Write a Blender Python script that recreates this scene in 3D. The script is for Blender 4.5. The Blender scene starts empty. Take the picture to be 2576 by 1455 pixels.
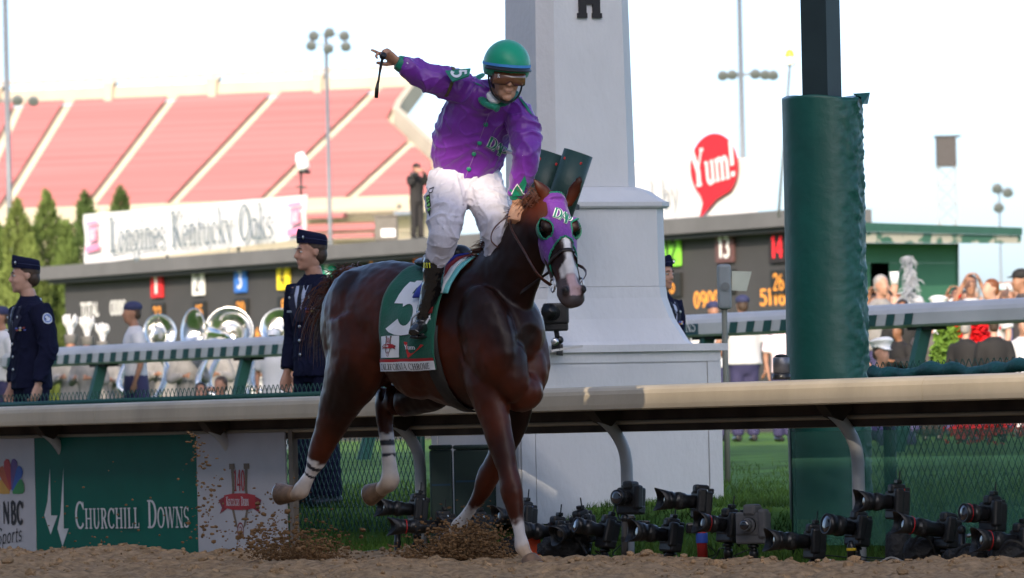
import bpy, bmesh, math, random
import numpy as np
from mathutils import Vector, Matrix, noise
from mathutils.bvhtree import BVHTree
random.seed(7); np.random.seed(7)
sc = bpy.context.scene
COL = sc.collection
R = math.radians
# ---------------------------------------------------------------- camera
F, CX, HY, ROLL, HC = 14000.0, 1288.0, 1089.0, 0.022, 0.71     # focal length and principal point in photo units (2576 wide)
cr, sr = math.cos(ROLL), math.sin(ROLL)
cam = bpy.data.cameras.new('camera'); camo = bpy.data.objects.new('camera', cam); COL.objects.link(camo)
cam.sensor_width = 36; cam.lens = 36*F/2576; cam.shift_y = (HY-727.5)/2576
cam.clip_start = 1; cam.clip_end = 3000
camo.matrix_world = Matrix(((cr, sr, 0, 0), (0, 0, -1, 0), (-sr, cr, 0, HC), (0, 0, 0, 1)))
cam.dof.use_dof = True; cam.dof.focus_distance = 30.0; cam.dof.aperture_fstop = 7.0
sc.camera = camo
# ---------------------------------------------------------------- sky, sun, exposure
SUN_EL = R(22); LIGHT = Vector((0.17, 0.985, 0)).normalized()       # horizontal travel of the light
w = bpy.data.worlds.new('World'); sc.world = w; w.use_nodes = True
nt = w.node_tree; bg = nt.nodes['Background']
sky = nt.nodes.new('ShaderNodeTexSky'); sky.sky_type = 'NISHITA'; sky.sun_disc = False
sky.sun_elevation = SUN_EL; sky.sun_rotation = math.atan2(-LIGHT.x, -LIGHT.y); sky.dust_density = 2.5; sky.air_density = 0.55; sky.ozone_density = 1.0
nt.links.new(sky.outputs[0], bg.inputs[0]); bg.inputs[1].default_value = 0.15
sl = bpy.data.lights.new('sun', 'SUN'); sl.energy = 2.0; sl.angle = R(0.35); sl.color = (1.0, 0.85, 0.65)
so = bpy.data.objects.new('sun', sl); COL.objects.link(so)
so.rotation_euler = Vector((LIGHT.x*math.cos(SUN_EL), LIGHT.y*math.cos(SUN_EL), -math.sin(SUN_EL))).to_track_quat('-Z', 'Y').to_euler()
sc.view_settings.view_transform = 'Standard'; sc.view_settings.look = 'None'
sc.view_settings.gamma = 1; sc.view_settings.use_curve_mapping = False
sc.view_settings.exposure = 1.5
# ---------------------------------------------------------------- geometry helpers
def W(px, py, Y):
    du, dv = px-CX, HY-py
    return Vector(((du*cr+dv*sr)*Y/F, Y, HC+(dv*cr-du*sr)*Y/F))
TH = math.atan(9288/F); st, ct = math.sin(TH), math.cos(TH)
U = Vector((-st, ct, 0)); N = Vector((ct, st, 0)); ALONG = -U          # U recedes along the rail, N points into the infield
def RP(t, q, z): return Vector((-st*t+ct*q, 33+ct*t+st*q, z))
def t_of(px, q, py=1000):
    a = ((px-CX)*cr+(HY-py)*sr)/F
    return (ct*q-a*(33+st*q))/(st+a*ct)
def q_of(p): return (p.x*ct+(p.y-33)*st)
def t_of_p(p): return -p.x*st+(p.y-33)*ct
def zg(q):                                                          # height of the ground across the infield
    return float(np.interp(q, [-60, -0.8, -0.1, 0.25, 1.0, 3, 10, 25, 60, 400], [0, 0, -0.05, 0.0, 0.24, 0.29, 0.48, 0.57, 0.6, 0.6]))
def mesh(name, V, Fs, m=None, smooth=False):
    me = bpy.data.meshes.new(name); me.from_pydata([tuple(v) for v in V], [], [tuple(f) for f in Fs]); me.update()
    if m: me.materials.append(m)
    if smooth: me.polygons.foreach_set('use_smooth', [True]*len(me.polygons))
    return me
def link(name, me, parent=None, loc=None):
    o = bpy.data.objects.new(name, me); COL.objects.link(o)
    if parent: o.parent = parent
    if loc is not None: o.location = loc
    return o
def tag(o, label=None, cat=None, group=None, kind=None):
    if label: o['label'] = label
    if cat: o['category'] = cat
    if group: o['group'] = group
    if kind: o['kind'] = kind
    return o
def thing(name, label, cat, loc, group=None):
    return tag(link(name, None, None, loc), label, cat, group)
def part(name, geo, m, parent, smooth=False, label=None, kind=None):
    """geo in world coordinates; parent is a thing (Empty) or a part below one"""
    V, Fs = geo; b = base_of(parent)
    me = mesh(name, [Vector(v)-b for v in V], Fs, m, smooth)
    return tag(link(name, me, parent), label, kind=kind)
def base_of(o):
    b = Vector((0, 0, 0))
    while o: b = b+o.location; o = o.parent
    return b
def solo(name, geo, m, label, cat, loc=None, group=None, smooth=False, kind=None):
    V, Fs = geo
    loc = Vector(loc) if loc is not None else Vector((0, 0, 0))
    me = mesh(name, [Vector(v)-loc for v in V], Fs, m, smooth)
    return tag(link(name, me, None, loc), label, cat, group, kind)
def join(*gs):
    V, Fs = [], []
    for v, f in gs:
        k = len(V); V += [tuple(x) for x in v]; Fs += [tuple(i+k for i in p) for p in f]
    return V, Fs
def box(c, sx, sy, sz, X=Vector((1, 0, 0)), Yv=None, Z=None, bevel=0):
    """box centred on c with half axes along X, Y, Z"""
    X = Vector(X).normalized(); Z = Vector(Z).normalized() if Z is not None else Vector((0, 0, 1))
    Yv = Vector(Yv).normalized() if Yv is not None else Z.cross(X).normalized()
    c = Vector(c)
    if not bevel:
        V = [c+X*(i*sx/2)+Yv*(j*sy/2)+Z*(k*sz/2) for k in (-1, 1) for j in (-1, 1) for i in (-1, 1)]
        return V, [(0, 2, 3, 1), (4, 5, 7, 6), (0, 1, 5, 4), (2, 6, 7, 3), (0, 4, 6, 2), (1, 3, 7, 5)]
    bm = bmesh.new(); bmesh.ops.create_cube(bm, size=1)
    for v in bm.verts: v.co = Vector((v.co.x*sx, v.co.y*sy, v.co.z*sz))
    bmesh.ops.bevel(bm, geom=list(bm.edges), offset=bevel, segments=2, affect='EDGES', profile=0.5)
    bm.verts.index_update()
    V = [c+X*v.co.x+Yv*v.co.y+Z*v.co.z for v in bm.verts]; Fs = [[v.index for v in f.verts] for f in bm.faces]; bm.free()
    return V, Fs
def bar(a, b, w_, h_, ref=Vector((0, 0, 1)), bevel=0):
    a, b = Vector(a), Vector(b); d = b-a
    X = d.normalized(); Yv = Vector(ref).cross(X)
    if Yv.length < 1e-4: Yv = Vector((1, 0, 0)).cross(X)
    Yv.normalize(); Z = X.cross(Yv)
    return box((a+b)/2, d.length, w_, h_, X, Yv, Z, bevel)
def loft(P, ra, rb=None, side=None, n=14, caps=True):
    """tube through points P; ra along the side vector, rb across it"""
    P = [Vector(p) for p in P]; m = len(P)
    ra = [ra]*m if isinstance(ra, (int, float)) else list(ra)
    rb = ra if rb is None else ([rb]*m if isinstance(rb, (int, float)) else list(rb))
    V, Fs = [], []; A = None
    for i, p in enumerate(P):
        T = (P[min(i+1, m-1)]-P[max(i-1, 0)]); T = T.normalized() if T.length > 1e-9 else Vector((0, 0, 1))
        if side is not None:
            s = Vector(side[i]) if isinstance(side, list) else Vector(side)
        else:
            s = A if A is not None else (Vector((1, 0, 0)) if abs(T.x) < 0.8 else Vector((0, 1, 0)))
        A = (s-T*s.dot(T)); A = A.normalized() if A.length > 1e-6 else T.orthogonal().normalized()
        B = T.cross(A)
        for k in range(n):
            f = 2*math.pi*k/n
            V.append(p+A*(ra[i]*math.cos(f))+B*(rb[i]*math.sin(f)))
    for i in range(m-1):
        for k in range(n):
            k2 = (k+1) % n
            Fs.append((i*n+k, i*n+k2, (i+1)*n+k2, (i+1)*n+k))
    if caps: Fs.append(tuple(range(n-1, -1, -1))); Fs.append(tuple((m-1)*n+k for k in range(n)))
    return V, Fs
def ell(c, r, X=None, Yv=None, Z=None, n=14, m=9):
    c = Vector(c); r = (r, r, r) if isinstance(r, (int, float)) else r
    X = Vector(X).normalized() if X is not None else Vector((1, 0, 0))
    Z = Vector(Z).normalized() if Z is not None else (Vector((0, 0, 1)) if abs(X.z) < .99 else Vector((0, 1, 0)))
    Z = (Z-X*Z.dot(X)).normalized(); Yv = Z.cross(X)
    V = [c-Z*r[2]]
    for i in range(1, m):
        a = -math.pi/2+math.pi*i/m
        for k in range(n):
            f = 2*math.pi*k/n
            V.append(c+X*(r[0]*math.cos(a)*math.cos(f))+Yv*(r[1]*math.cos(a)*math.sin(f))+Z*(r[2]*math.sin(a)))
    V.append(c+Z*r[2]); Fs = []; L = len(V)-1
    for k in range(n):
        k2 = (k+1) % n
        Fs.append((0, 1+k2, 1+k)); Fs.append((L, L-n+k, L-n+k2))
        for i in range(m-2): Fs.append((1+i*n+k, 1+i*n+k2, 1+(i+1)*n+k2, 1+(i+1)*n+k))
    return V, Fs
def lathe(prof, c, axis=Vector((0, 0, 1)), n=20, ref=None):
    """prof = [(r, h)...] about axis from c, closed at both ends"""
    c = Vector(c); Z = Vector(axis).normalized(); A = Z.orthogonal().normalized() if ref is None else Vector(ref); B = Z.cross(A)
    V, Fs = [], []
    for r, h in prof:
        for k in range(n):
            f = 2*math.pi*k/n; V.append(c+Z*h+A*(r*math.cos(f))+B*(r*math.sin(f)))
    for i in range(len(prof)-1):
        for k in range(n): k2 = (k+1) % n; Fs.append((i*n+k, i*n+k2, (i+1)*n+k2, (i+1)*n+k))
    Fs.append(tuple(range(n-1, -1, -1))); Fs.append(tuple((len(prof)-1)*n+k for k in range(n)))
    return V, Fs
def extrude(poly, a, b):
    """2-D outline poly mapped to two rings a(p), b(p) and closed"""
    n = len(poly); V = [a(p) for p in poly]+[b(p) for p in poly]
    Fs = [tuple(range(n-1, -1, -1)), tuple(range(n, 2*n))]+[(i, (i+1) % n, n+(i+1) % n, n+i) for i in range(n)]
    return V, Fs
def smooth_path(P, k=4):
    P = [Vector(p) for p in P]; out = []
    for i in range(len(P)-1):
        p0, p1, p2, p3 = P[max(i-1, 0)], P[i], P[i+1], P[min(i+2, len(P)-1)]
        for j in range(k):
            t = j/k
            out.append(0.5*((2*p1)+(p2-p0)*t+(2*p0-5*p1+4*p2-p3)*t*t+(3*p1-p0-3*p2+p3)*t**3))
    return out+[P[-1]]
def sm1(vals, k=4):
    return [v.x for v in smooth_path([Vector((float(v), 0, 0)) for v in vals], k)]
def sloft(P, ra, rb=None, side=None, n=14, k=4):
    return loft(smooth_path(P, k), sm1(ra, k), sm1(rb, k) if rb is not None else None, side, n)
TMPS = bpy.data.scenes.new('tmp')
def blob(prims, voxel, it=4, fac=0.5, disp=None):
    """union of closed shapes as ONE continuous surface (world coordinates) -> V, F"""
    V, Fs = join(*prims)
    c = Vector(np.mean(np.array([tuple(v) for v in V]), axis=0))
    me = mesh('tmp', [Vector(v)-c for v in V], Fs); o = bpy.data.objects.new('tmp', me); TMPS.collection.objects.link(o)
    md = o.modifiers.new('r', 'REMESH'); md.mode = 'VOXEL'; md.voxel_size = voxel
    if it: s = o.modifiers.new('s', 'SMOOTH'); s.iterations = it; s.factor = fac
    vl = TMPS.view_layers[0]; vl.update(); dg = vl.depsgraph; ev = o.evaluated_get(dg); m2 = ev.to_mesh()
    n = len(m2.vertices); co = np.empty(n*3, np.float32); m2.vertices.foreach_get('co', co); co = co.reshape(-1, 3)
    if disp:
        no = np.empty(n*3, np.float32); m2.vertices.foreach_get('normal', no); no = no.reshape(-1, 3)
        co = co+no*np.array([disp(Vector(co[i])+c, Vector(no[i])) for i in range(n)])[:, None]
    Vn = co+np.array(c)[None]
    Fn = [tuple(p.vertices) for p in m2.polygons]
    ev.to_mesh_clear(); bpy.data.objects.remove(o); bpy.data.meshes.remove(me)
    return [Vector(v) for v in Vn], Fn
def bvh(geo): return BVHTree.FromPolygons([tuple(v) for v in geo[0]], [tuple(f) for f in geo[1]])
def wires(segs, r, n=3):
    """many thin straight rods as one geometry"""
    V, Fs = [], []
    for a, b in segs:
        a, b = Vector(a), Vector(b); T = (b-a).normalized(); A = T.orthogonal().normalized(); B = T.cross(A); k = len(V)
        for p in (a, b):
            for i in range(n): f = 2*math.pi*i/n; V.append(p+A*(r*math.cos(f))+B*(r*math.sin(f)))
        for i in range(n): j = (i+1) % n; Fs.append((k+i, k+j, k+n+j, k+n+i))
    return V, Fs
def strand(P, r0, r1, n=3):
    return loft(P, [r0+(r1-r0)*i/(len(P)-1) for i in range(len(P))], n=n, caps=False)
# ---------------------------------------------------------------- materials
def srgb(r, g, b):
    f = lambda c: (c/12.92 if c <= .04045 else ((c+.055)/1.055)**2.4)
    return (f(r/255), f(g/255), f(b/255))
MC = {}
def mat(name, col, rough=.6, metal=0, var=.12, scale=6, bump=0, bscale=60, spec=.4, sheen=0, coat=0, emit=0, attr=None, stretch=None, trans=0, alpha=1):
    if name in MC: return MC[name]
    m = bpy.data.materials.new(name); m.use_nodes = True; t = m.node_tree; b = t.nodes['Principled BSDF']
    b.inputs['Roughness'].default_value = rough; b.inputs['Metallic'].default_value = metal
    b.inputs['Specular IOR Level'].default_value = spec
    b.inputs['Sheen Weight'].default_value = sheen; b.inputs['Coat Weight'].default_value = coat; b.inputs['Coat Roughness'].default_value = .12
    if trans: b.inputs['Transmission Weight'].default_value = trans
    if alpha < 1: b.inputs['Alpha'].default_value = alpha
    tc = t.nodes.new('ShaderNodeTexCoord'); src = tc.outputs['Object']
    if stretch:
        mp = t.nodes.new('ShaderNodeMapping'); mp.inputs['Scale'].default_value = stretch; t.links.new(src, mp.inputs[0]); src = mp.outputs[0]
    nz = t.nodes.new('ShaderNodeTexNoise'); nz.inputs['Scale'].default_value = scale; nz.inputs['Detail'].default_value = 5; t.links.new(src, nz.inputs['Vector'])
    mx = t.nodes.new('ShaderNodeMix'); mx.data_type = 'RGBA'; mx.blend_type = 'MULTIPLY'; mx.inputs[0].default_value = 1
    rp = t.nodes.new('ShaderNodeMapRange'); rp.inputs[1].default_value = .3; rp.inputs[2].default_value = .7
    rp.inputs[3].default_value = 1-var; rp.inputs[4].default_value = 1+var; t.links.new(nz.outputs[0], rp.inputs[0])
    if attr:
        at = t.nodes.new('ShaderNodeAttribute'); at.attribute_name = attr; t.links.new(at.outputs['Color'], mx.inputs[6])
    else: mx.inputs[6].default_value = (*col, 1)
    t.links.new(rp.outputs[0], mx.inputs[7]); t.links.new(mx.outputs[2], b.inputs['Base Color'])
    if emit: b.inputs['Emission Color'].default_value = (*col, 1); b.inputs['Emission Strength'].default_value = emit
    if bump:
        n2 = t.nodes.new('ShaderNodeTexNoise'); n2.inputs['Scale'].default_value = bscale; n2.inputs['Detail'].default_value = 6; t.links.new(src, n2.inputs['Vector'])
        bp = t.nodes.new('ShaderNodeBump'); bp.inputs['Strength'].default_value = bump; bp.inputs['Distance'].default_value = .02
        t.links.new(n2.outputs[0], bp.inputs['Height']); t.links.new(bp.outputs[0], b.inputs['Normal'])
    MC[name] = m; return m
def C(name, r, g, b, **k): return mat(name, srgb(r, g, b), **k)
M_white = mat('white_paint', (.72, .72, .74), .55, var=.05, scale=3, bump=.08, bscale=30)
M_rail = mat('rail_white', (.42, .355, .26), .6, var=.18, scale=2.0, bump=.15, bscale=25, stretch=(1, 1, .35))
M_railg = mat('rail_grey', (.40, .41, .43), .5, var=.12, scale=2)
M_greenpaint = C('green_paint', 22, 70, 62, rough=.5, var=.15)
M_greendark = C('green_stripe', 12, 62, 58, rough=.55)
M_black = mat('black_plastic', (.012, .012, .013), .42, var=.2, scale=20, bump=.1, bscale=200)
M_blackgloss = mat('black_rubber', (.01, .01, .011), .3, var=.2)
M_lensglass = mat('lens_glass', (.01, .012, .02), .05, var=.1, spec=.9, coat=1)
M_redring = mat('red_ring', (.5, .02, .02), .4)
M_steel = mat('steel', (.55, .55, .56), .3, metal=1, var=.1)
M_navy = C('navy_wool', 20, 23, 46, rough=.9, var=.15, scale=14, bump=.1, bscale=220, spec=.15)
M_skin = mat('skin', (.40, .215, .15), .5, var=.10, scale=18, bump=.08, bscale=120, spec=.4)
M_skin2 = mat('skin_tan', (.30, .15, .095), .5, var=.12, scale=20, bump=.1, bscale=120)
M_skin3 = mat('skin_dark', (.22, .10, .055), .5, var=.1, scale=18)
M_skinlt = mat('skin_light', (.45, .26, .19), .5, var=.08, scale=18)
M_hair = mat('hair_brown', (.05, .03, .02), .55, var=.35, scale=60)
M_hairblack = mat('hair_black', (.012, .01, .009), .5, var=.3, scale=60)
M_hairred = mat('hair_auburn', (.16, .055, .02), .5, var=.3, scale=50)
M_hairgrey = mat('hair_grey', (.30, .28, .27), .6, var=.3, scale=50)
# ---------------------------------------------------------------- lettering: strokes of varying width
TK, TN = .17, .07
def L_(x0, y0, x1, y1, w_=TK): return ('L', x0, y0, x1, y1, w_)
def A_(cx, cy, rx, ry, a0, a1, wv=TK, wh=TN): return ('A', cx, cy, rx, ry, a0, a1, wv, wh)
def S_(x, y, w_=.34): return ('S', x-w_/2, y, x+w_/2, y, .06)
def V_(x, y0=0, y1=1, w_=TK, top=True, bot=True):
    o = [L_(x, y0, x, y1, w_)]
    if bot: o.append(S_(x, y0+.03))
    if top: o.append(S_(x, y1-.03))
    return o
GL = {
 'A': (.86, [L_(.12, 0, .43, 1, TN), L_(.74, 0, .43, 1), L_(.22, .32, .64, .32, TN), S_(.12, .03, .26), S_(.74, .03, .3)]),
 'B': (.74, V_(.2)+[A_(.34, .74, .26, .23, -90, 90), A_(.34, .27, .32, .24, -90, 90), L_(.2, .97, .36, .97, TN), L_(.2, .5, .36, .5, TN), L_(.2, .03, .36, .03, TN)]),
 'C': (.82, [A_(.46, .5, .36, .47, 40, 320), L_(.76, .7, .76, .98, TN)]),
 'D': (.86, V_(.2)+[A_(.36, .5, .40, .47, -90, 90), L_(.2, .97, .38, .97, TN), L_(.2, .03, .38, .03, TN)]),
 'E': (.70, V_(.2)+[L_(.2, .96, .62, .96, TN), L_(.2, .5, .52, .5, TN), L_(.2, .04, .64, .04, TN), L_(.62, .98, .62, .8, TN), L_(.64, .02, .64, .22, TN)]),
 'F': (.66, V_(.2)+[L_(.2, .96, .6, .96, TN), L_(.2, .5, .5, .5, TN), L_(.6, .98, .6, .8, TN)]),
 'H': (.94, V_(.2)+V_(.74)+[L_(.2, .5, .74, .5, TN)]),
 'I': (.42, V_(.21)),
 'K': (.84, V_(.2)+[L_(.24, .42, .70, .98, TN), L_(.36, .56, .72, .02), S_(.72, .97, .24), S_(.74, .03, .24)]),
 'L': (.68, V_(.2)+[L_(.2, .04, .62, .04, TN), L_(.62, .02, .62, .26, TN)]),
 'M': (1.05, V_(.16, w_=TN)+V_(.88)+[L_(.16, 1, .52, .05), L_(.88, 1, .52, .05, TN)]),
 'N': (.92, V_(.16, w_=TN)+V_(.76, w_=TN)+[L_(.16, .98, .76, .02)]),
 'O': (.86, [A_(.43, .5, .35, .47, 0, 360)]),
 'P': (.72, V_(.2)+[A_(.34, .73, .30, .24, -90, 90), L_(.2, .97, .36, .97, TN), L_(.2, .49, .36, .49, TN)]),
 'R': (.82, V_(.2)+[A_(.34, .74, .28, .23, -90, 90), L_(.2, .97, .36, .97, TN), L_(.2, .51, .36, .51, TN), L_(.42, .52, .72, .02), S_(.74, .03, .2)]),
 'S': (.66, [A_(.33, .735, .23, .235, 30, 270, .13), A_(.33, .265, .25, .235, -150, 90, .13), L_(.56, .78, .56, .96, TN), L_(.1, .04, .1, .24, TN)]),
 'T': (.78, V_(.39, top=False)+[L_(.06, .96, .72, .96, TN), L_(.07, .98, .07, .78, TN), L_(.71, .98, .71, .78, TN)]),
 'U': (.88, [L_(.2, .35, .2, 1), L_(.7, .35, .7, 1, TN), A_(.45, .35, .25, .33, 180, 360, TK, TN), S_(.2, .97), S_(.7, .97, .26)]),
 'W': (1.2, [L_(.1, 1, .36, 0), L_(.36, 0, .6, .95, TN), L_(.6, .95, .84, 0), L_(.84, 0, 1.1, 1, TN), S_(.1, .97, .28), S_(1.1, .97, .24), S_(.58, .97, .24)]),
 'Y': (.82, V_(.41, 0, .45, top=False)+[L_(.1, 1, .41, .42), L_(.72, 1, .41, .42, TN), S_(.1, .97, .28), S_(.72, .97, .24)]),
 'a': (.56, [A_(.26, .3, .2, .27, 0, 360, .12), L_(.46, .0, .46, .6, .12), S_(.5, .03, .16)]),
 'b': (.6, [L_(.14, 0, .14, 1, .12), A_(.33, .3, .19, .27, 0, 360, .12), S_(.1, .97, .16)]),
 'c': (.5, [A_(.28, .3, .2, .28, 45, 315, .12)]),
 'd': (.6, [L_(.46, 0, .46, 1, .12), A_(.27, .3, .19, .27, 0, 360, .12), S_(.42, .97, .16)]),
 'e': (.52, [A_(.27, .3, .2, .28, 0, 315, .12), L_(.08, .32, .47, .32, TN)]),
 'g': (.56, [A_(.26, .36, .17, .22, 0, 360, .12), A_(.26, -.1, .2, .17, 0, 360, .1), L_(.4, .5, .54, .58, TN)]),
 'i': (.32, [L_(.16, 0, .16, .6, .12), S_(.16, .03, .26), S_(.11, .58, .16), L_(.16, .78, .16, .9, .13)]),
 'k': (.6, [L_(.14, 0, .14, 1, .12), L_(.16, .24, .46, .6, TN), L_(.24, .34, .5, 0, .12), S_(.14, .03, .24), S_(.1, .97, .16), S_(.48, .58, .2), S_(.5, .03, .2)]),
 'm': (.92, [L_(.14, 0, .14, .6, .12), L_(.46, 0, .46, .4, .12), L_(.78, 0, .78, .4, .12), A_(.3, .4, .16, .2, 0, 180, .12), A_(.62, .4, .16, .2, 0, 180, .12), S_(.14, .03, .24), S_(.46, .03, .24), S_(.78, .03, .24), S_(.08, .58, .14)]),
 'n': (.62, [L_(.14, 0, .14, .6, .12), L_(.48, 0, .48, .4, .12), A_(.31, .38, .17, .22, 0, 180, .12), S_(.14, .03, .24), S_(.48, .03, .24), S_(.09, .58, .14)]),
 'o': (.56, [A_(.28, .3, .2, .28, 0, 360, .12)]),
 'p': (.6, [L_(.14, -.3, .14, .6, .12), A_(.33, .3, .19, .27, 0, 360, .12), S_(.14, -.27, .24)]),
 'r': (.44, [L_(.14, 0, .14, .6, .12), A_(.33, .36, .17, .22, 70, 180, .12), S_(.14, .03, .24)]),
 's': (.46, [A_(.23, .44, .15, .15, 30, 270, .1), A_(.23, .16, .16, .15, -150, 90, .1)]),
 't': (.4, [L_(.17, .1, .17, .8, .12), L_(.04, .57, .36, .57, TN), A_(.27, .12, .1, .12, 180, 320, .1)]),
 'u': (.62, [L_(.14, .2, .14, .6, .12), L_(.48, 0, .48, .6, .12), A_(.31, .2, .17, .2, 180, 360, .12), S_(.09, .58, .16), S_(.44, .58, .16), S_(.53, .03, .14)]),
 'y': (.56, [L_(.08, .6, .3, .02, .12), L_(.5, .6, .18, -.3, TN), S_(.08, .58, .22), S_(.48, .58, .18)]),
 '!': (.34, [L_(.17, .32, .17, 1, .16), L_(.17, .02, .17, .16, .16)]),
 '0': (.62, [A_(.31, .5, .22, .46, 0, 360, .16, .08)]),
 '1': (.44, [L_(.24, 0, .24, 1, .17), L_(.06, .84, .24, .98, .08), S_(.24, .03, .36)]),
 '2': (.62, [A_(.3, .72, .22, .25, -20, 170, .15, .09), L_(.5, .62, .1, .06, .13), L_(.06, .05, .56, .05, .1)]),
 '3': (.6, [A_(.28, .74, .2, .22, -80, 150, .14, .09), A_(.28, .28, .24, .25, -150, 85, .15, .09)]),
 '4': (.64, [L_(.44, 0, .44, 1, .16), L_(.44, .98, .06, .34, .08), L_(.04, .3, .6, .3, .1)]),
 '5': (.62, [L_(.12, .52, .16, .98, .12), L_(.13, .93, .54, .93, .12), A_(.28, .32, .26, .28, -150, 120, .16, .1)]),
 '6': (.62, [A_(.31, .3, .22, .27, 0, 360, .15, .09), A_(.5, .42, .42, .54, 110, 185, .14, .09)]),
 '7': (.58, [L_(.05, .94, .55, .94, .12), L_(.52, .92, .22, 0, .15)]),
 '8': (.6, [A_(.3, .74, .19, .22, 0, 360, .14, .09), A_(.3, .27, .23, .25, 0, 360, .15, .09)]),
 '9': (.62, [A_(.31, .68, .22, .27, 0, 360, .15, .09), A_(.12, .56, .42, .54, -70, 5, .14, .09)]),
 ' ': (.4, []), '-': (.4, [L_(.06, .4, .34, .4, .1)]),
}
def text2d(s, h, width=None, serif=True, fat=1.0, gap=.05, smallcaps=False, shear=0):
    """-> list of strips [(left pts, right pts)], lower left at 0,0"""
    strips = []; x = 0
    for i, ch in enumerate(s):
        k = 1.0
        if smallcaps and ch.isalpha() and i > 0 and s[i-1] != ' ': k = .74
        adv, sts = GL[ch]
        for q in sts:
            if q[0] == 'S' and not serif: continue
            if q[0] in 'LS':
                _, x0, y0, x1, y1, w_ = q; nseg = max(2, int(math.hypot(x1-x0, y1-y0)*7)); pts = [(x0+(x1-x0)*j/nseg, y0+(y1-y0)*j/nseg) for j in range(nseg+1)]
                ws = [w_]*len(pts)
            else:
                _, cx, cy, rx, ry, a0, a1, wv, wh = q; nseg = max(6, int(abs(a1-a0)/18)); pts = []; ws = []
                for j in range(nseg+1):
                    a = R(a0+(a1-a0)*j/nseg); pts.append((cx+rx*math.cos(a)*(1-.5*wv*0), cy+ry*math.sin(a))); ws.append(wh+(wv-wh)*abs(math.cos(a)))
            if not serif: ws = [max(v, .11) for v in ws]
            Lp, Rp = [], []
            for j in range(len(pts)):
                p0, p1 = pts[max(j-1, 0)], pts[min(j+1, len(pts)-1)]; dx, dy = p1[0]-p0[0], p1[1]-p0[1]; d = math.hypot(dx, dy) or 1
                nx, ny = -dy/d, dx/d; hw = ws[j]*fat/2
                Lp.append(((pts[j][0]+nx*hw)*k+x, (pts[j][1]+ny*hw)*k)); Rp.append(((pts[j][0]-nx*hw)*k+x, (pts[j][1]-ny*hw)*k))
            strips.append((Lp, Rp))
        x += adv*k+gap
    x -= gap
    sx = h if width is None else width/x
    f = lambda p: (p[0]*sx+p[1]*h*shear, p[1]*h)
    return [([f(p) for p in a], [f(p) for p in b]) for a, b in strips], x*sx
def strips_geo(strips, mp, dk=.0004):
    V, Fs = [], []
    for i, (a, b) in enumerate(strips):
        k = len(V)
        for p, q in zip(a, b): V.append(mp(p[0], p[1], i*dk)); V.append(mp(q[0], q[1], i*dk))
        for j in range(len(a)-1): Fs.append((k+2*j+1, k+2*j+3, k+2*j+2, k+2*j))
    return V, Fs
def plane_map(o, rt, up, nrm, off=.003):
    o, rt, up, nrm = Vector(o), Vector(rt), Vector(up), Vector(nrm)
    return lambda u, v, d=0: o+rt*u+up*v+nrm*(off+d)
def poly2(pts, mp, d=0):
    return [mp(u, v, d) for u, v in pts], [tuple(range(len(pts)))]
def ngon(cx, cy, rx, ry, n=20): return [(cx+rx*math.cos(2*math.pi*i/n), cy+ry*math.sin(2*math.pi*i/n)) for i in range(n)]
def cast_map(tree, o, rt, up, dr, off=.004):
    """2-D (u, v) thrown along dr onto a surface, lifted by off"""
    o, rt, up, dr = Vector(o), Vector(rt), Vector(up), Vector(dr).normalized()
    def f(u, v, d=0):
        p = o+rt*u+up*v
        hit = tree.ray_cast(p-dr*1.0, dr, 2.5)
        if hit[0] is None:
            nn = tree.find_nearest(p); return nn[0]+nn[1]*(off+d)
        n = hit[1] if hit[1].dot(dr) < 0 else -hit[1]
        return hit[0]+(n*.5-dr*.5)*(off+d)
    return f
# ================================================================ THE SETTING
def lattice(x, y, sc_, seed):
    rng = np.random.RandomState(seed); g = rng.rand(64, 64)
    xs, ys = x/sc_, y/sc_; xi, yi = np.floor(xs).astype(int), np.floor(ys).astype(int); fx, fy = xs-xi, ys-yi
    fx, fy = fx*fx*(3-2*fx), fy*fy*(3-2*fy); a = lambda i, j: g[(xi+i) % 64, (yi+j) % 64]
    return (a(0, 0)*(1-fx)+a(1, 0)*fx)*(1-fy)+(a(0, 1)*(1-fx)+a(1, 1)*fx)*fy
def dirt_z(t, q):
    z = .07*(lattice(t, q, .55, 1)-.5)+.045*(lattice(t, q, .15, 2)-.5)+.040*(lattice(t, q, .06, 3)-.5)
    return z*np.clip((.22-q)/.6, .12, 1)
M_dirt = mat('track_dirt', (.36, .228, .122), .95, var=.38, scale=20, bump=.9, bscale=85, spec=.1)
def grid_mesh(tt, qq, zf, m, name):
    T, Q = np.meshgrid(tt, qq); Z = zf(T, Q)
    X = -st*T+ct*Q; Y = 33+ct*T+st*Q; V = np.stack([X, Y, Z], -1).reshape(-1, 3); a, b = T.shape
    i = np.arange(a*b).reshape(a, b); Fq = np.stack([i[:-1, :-1], i[:-1, 1:], i[1:, 1:], i[1:, :-1]], -1).reshape(-1, 4)
    me = bpy.data.meshes.new(name); me.vertices.add(len(V)); me.vertices.foreach_set('co', V.astype(np.float32).ravel())
    me.loops.add(Fq.size); me.loops.foreach_set('vertex_index', Fq.ravel().astype(np.int32))
    me.polygons.add(len(Fq)); me.polygons.foreach_set('loop_start', (np.arange(len(Fq))*4).astype(np.int32)); me.update(calc_edges=True); me.validate()
    me.materials.append(m); me.polygons.foreach_set('use_smooth', [True]*len(me.polygons)); return me
base_q = lambda Q: np.interp(Q, [-60, -.9, -.3, .14, .3], [0, 0, -.045, -.055, -.17])
tag(link('track', grid_mesh(np.arange(-10.5, 9, .03), np.arange(-6.2, .24, .03), lambda T, Q: dirt_z(T, Q)+base_q(Q), M_dirt, 'track')), kind='structure', label='brown harrowed dirt of the racetrack in front of the rail')
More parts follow.
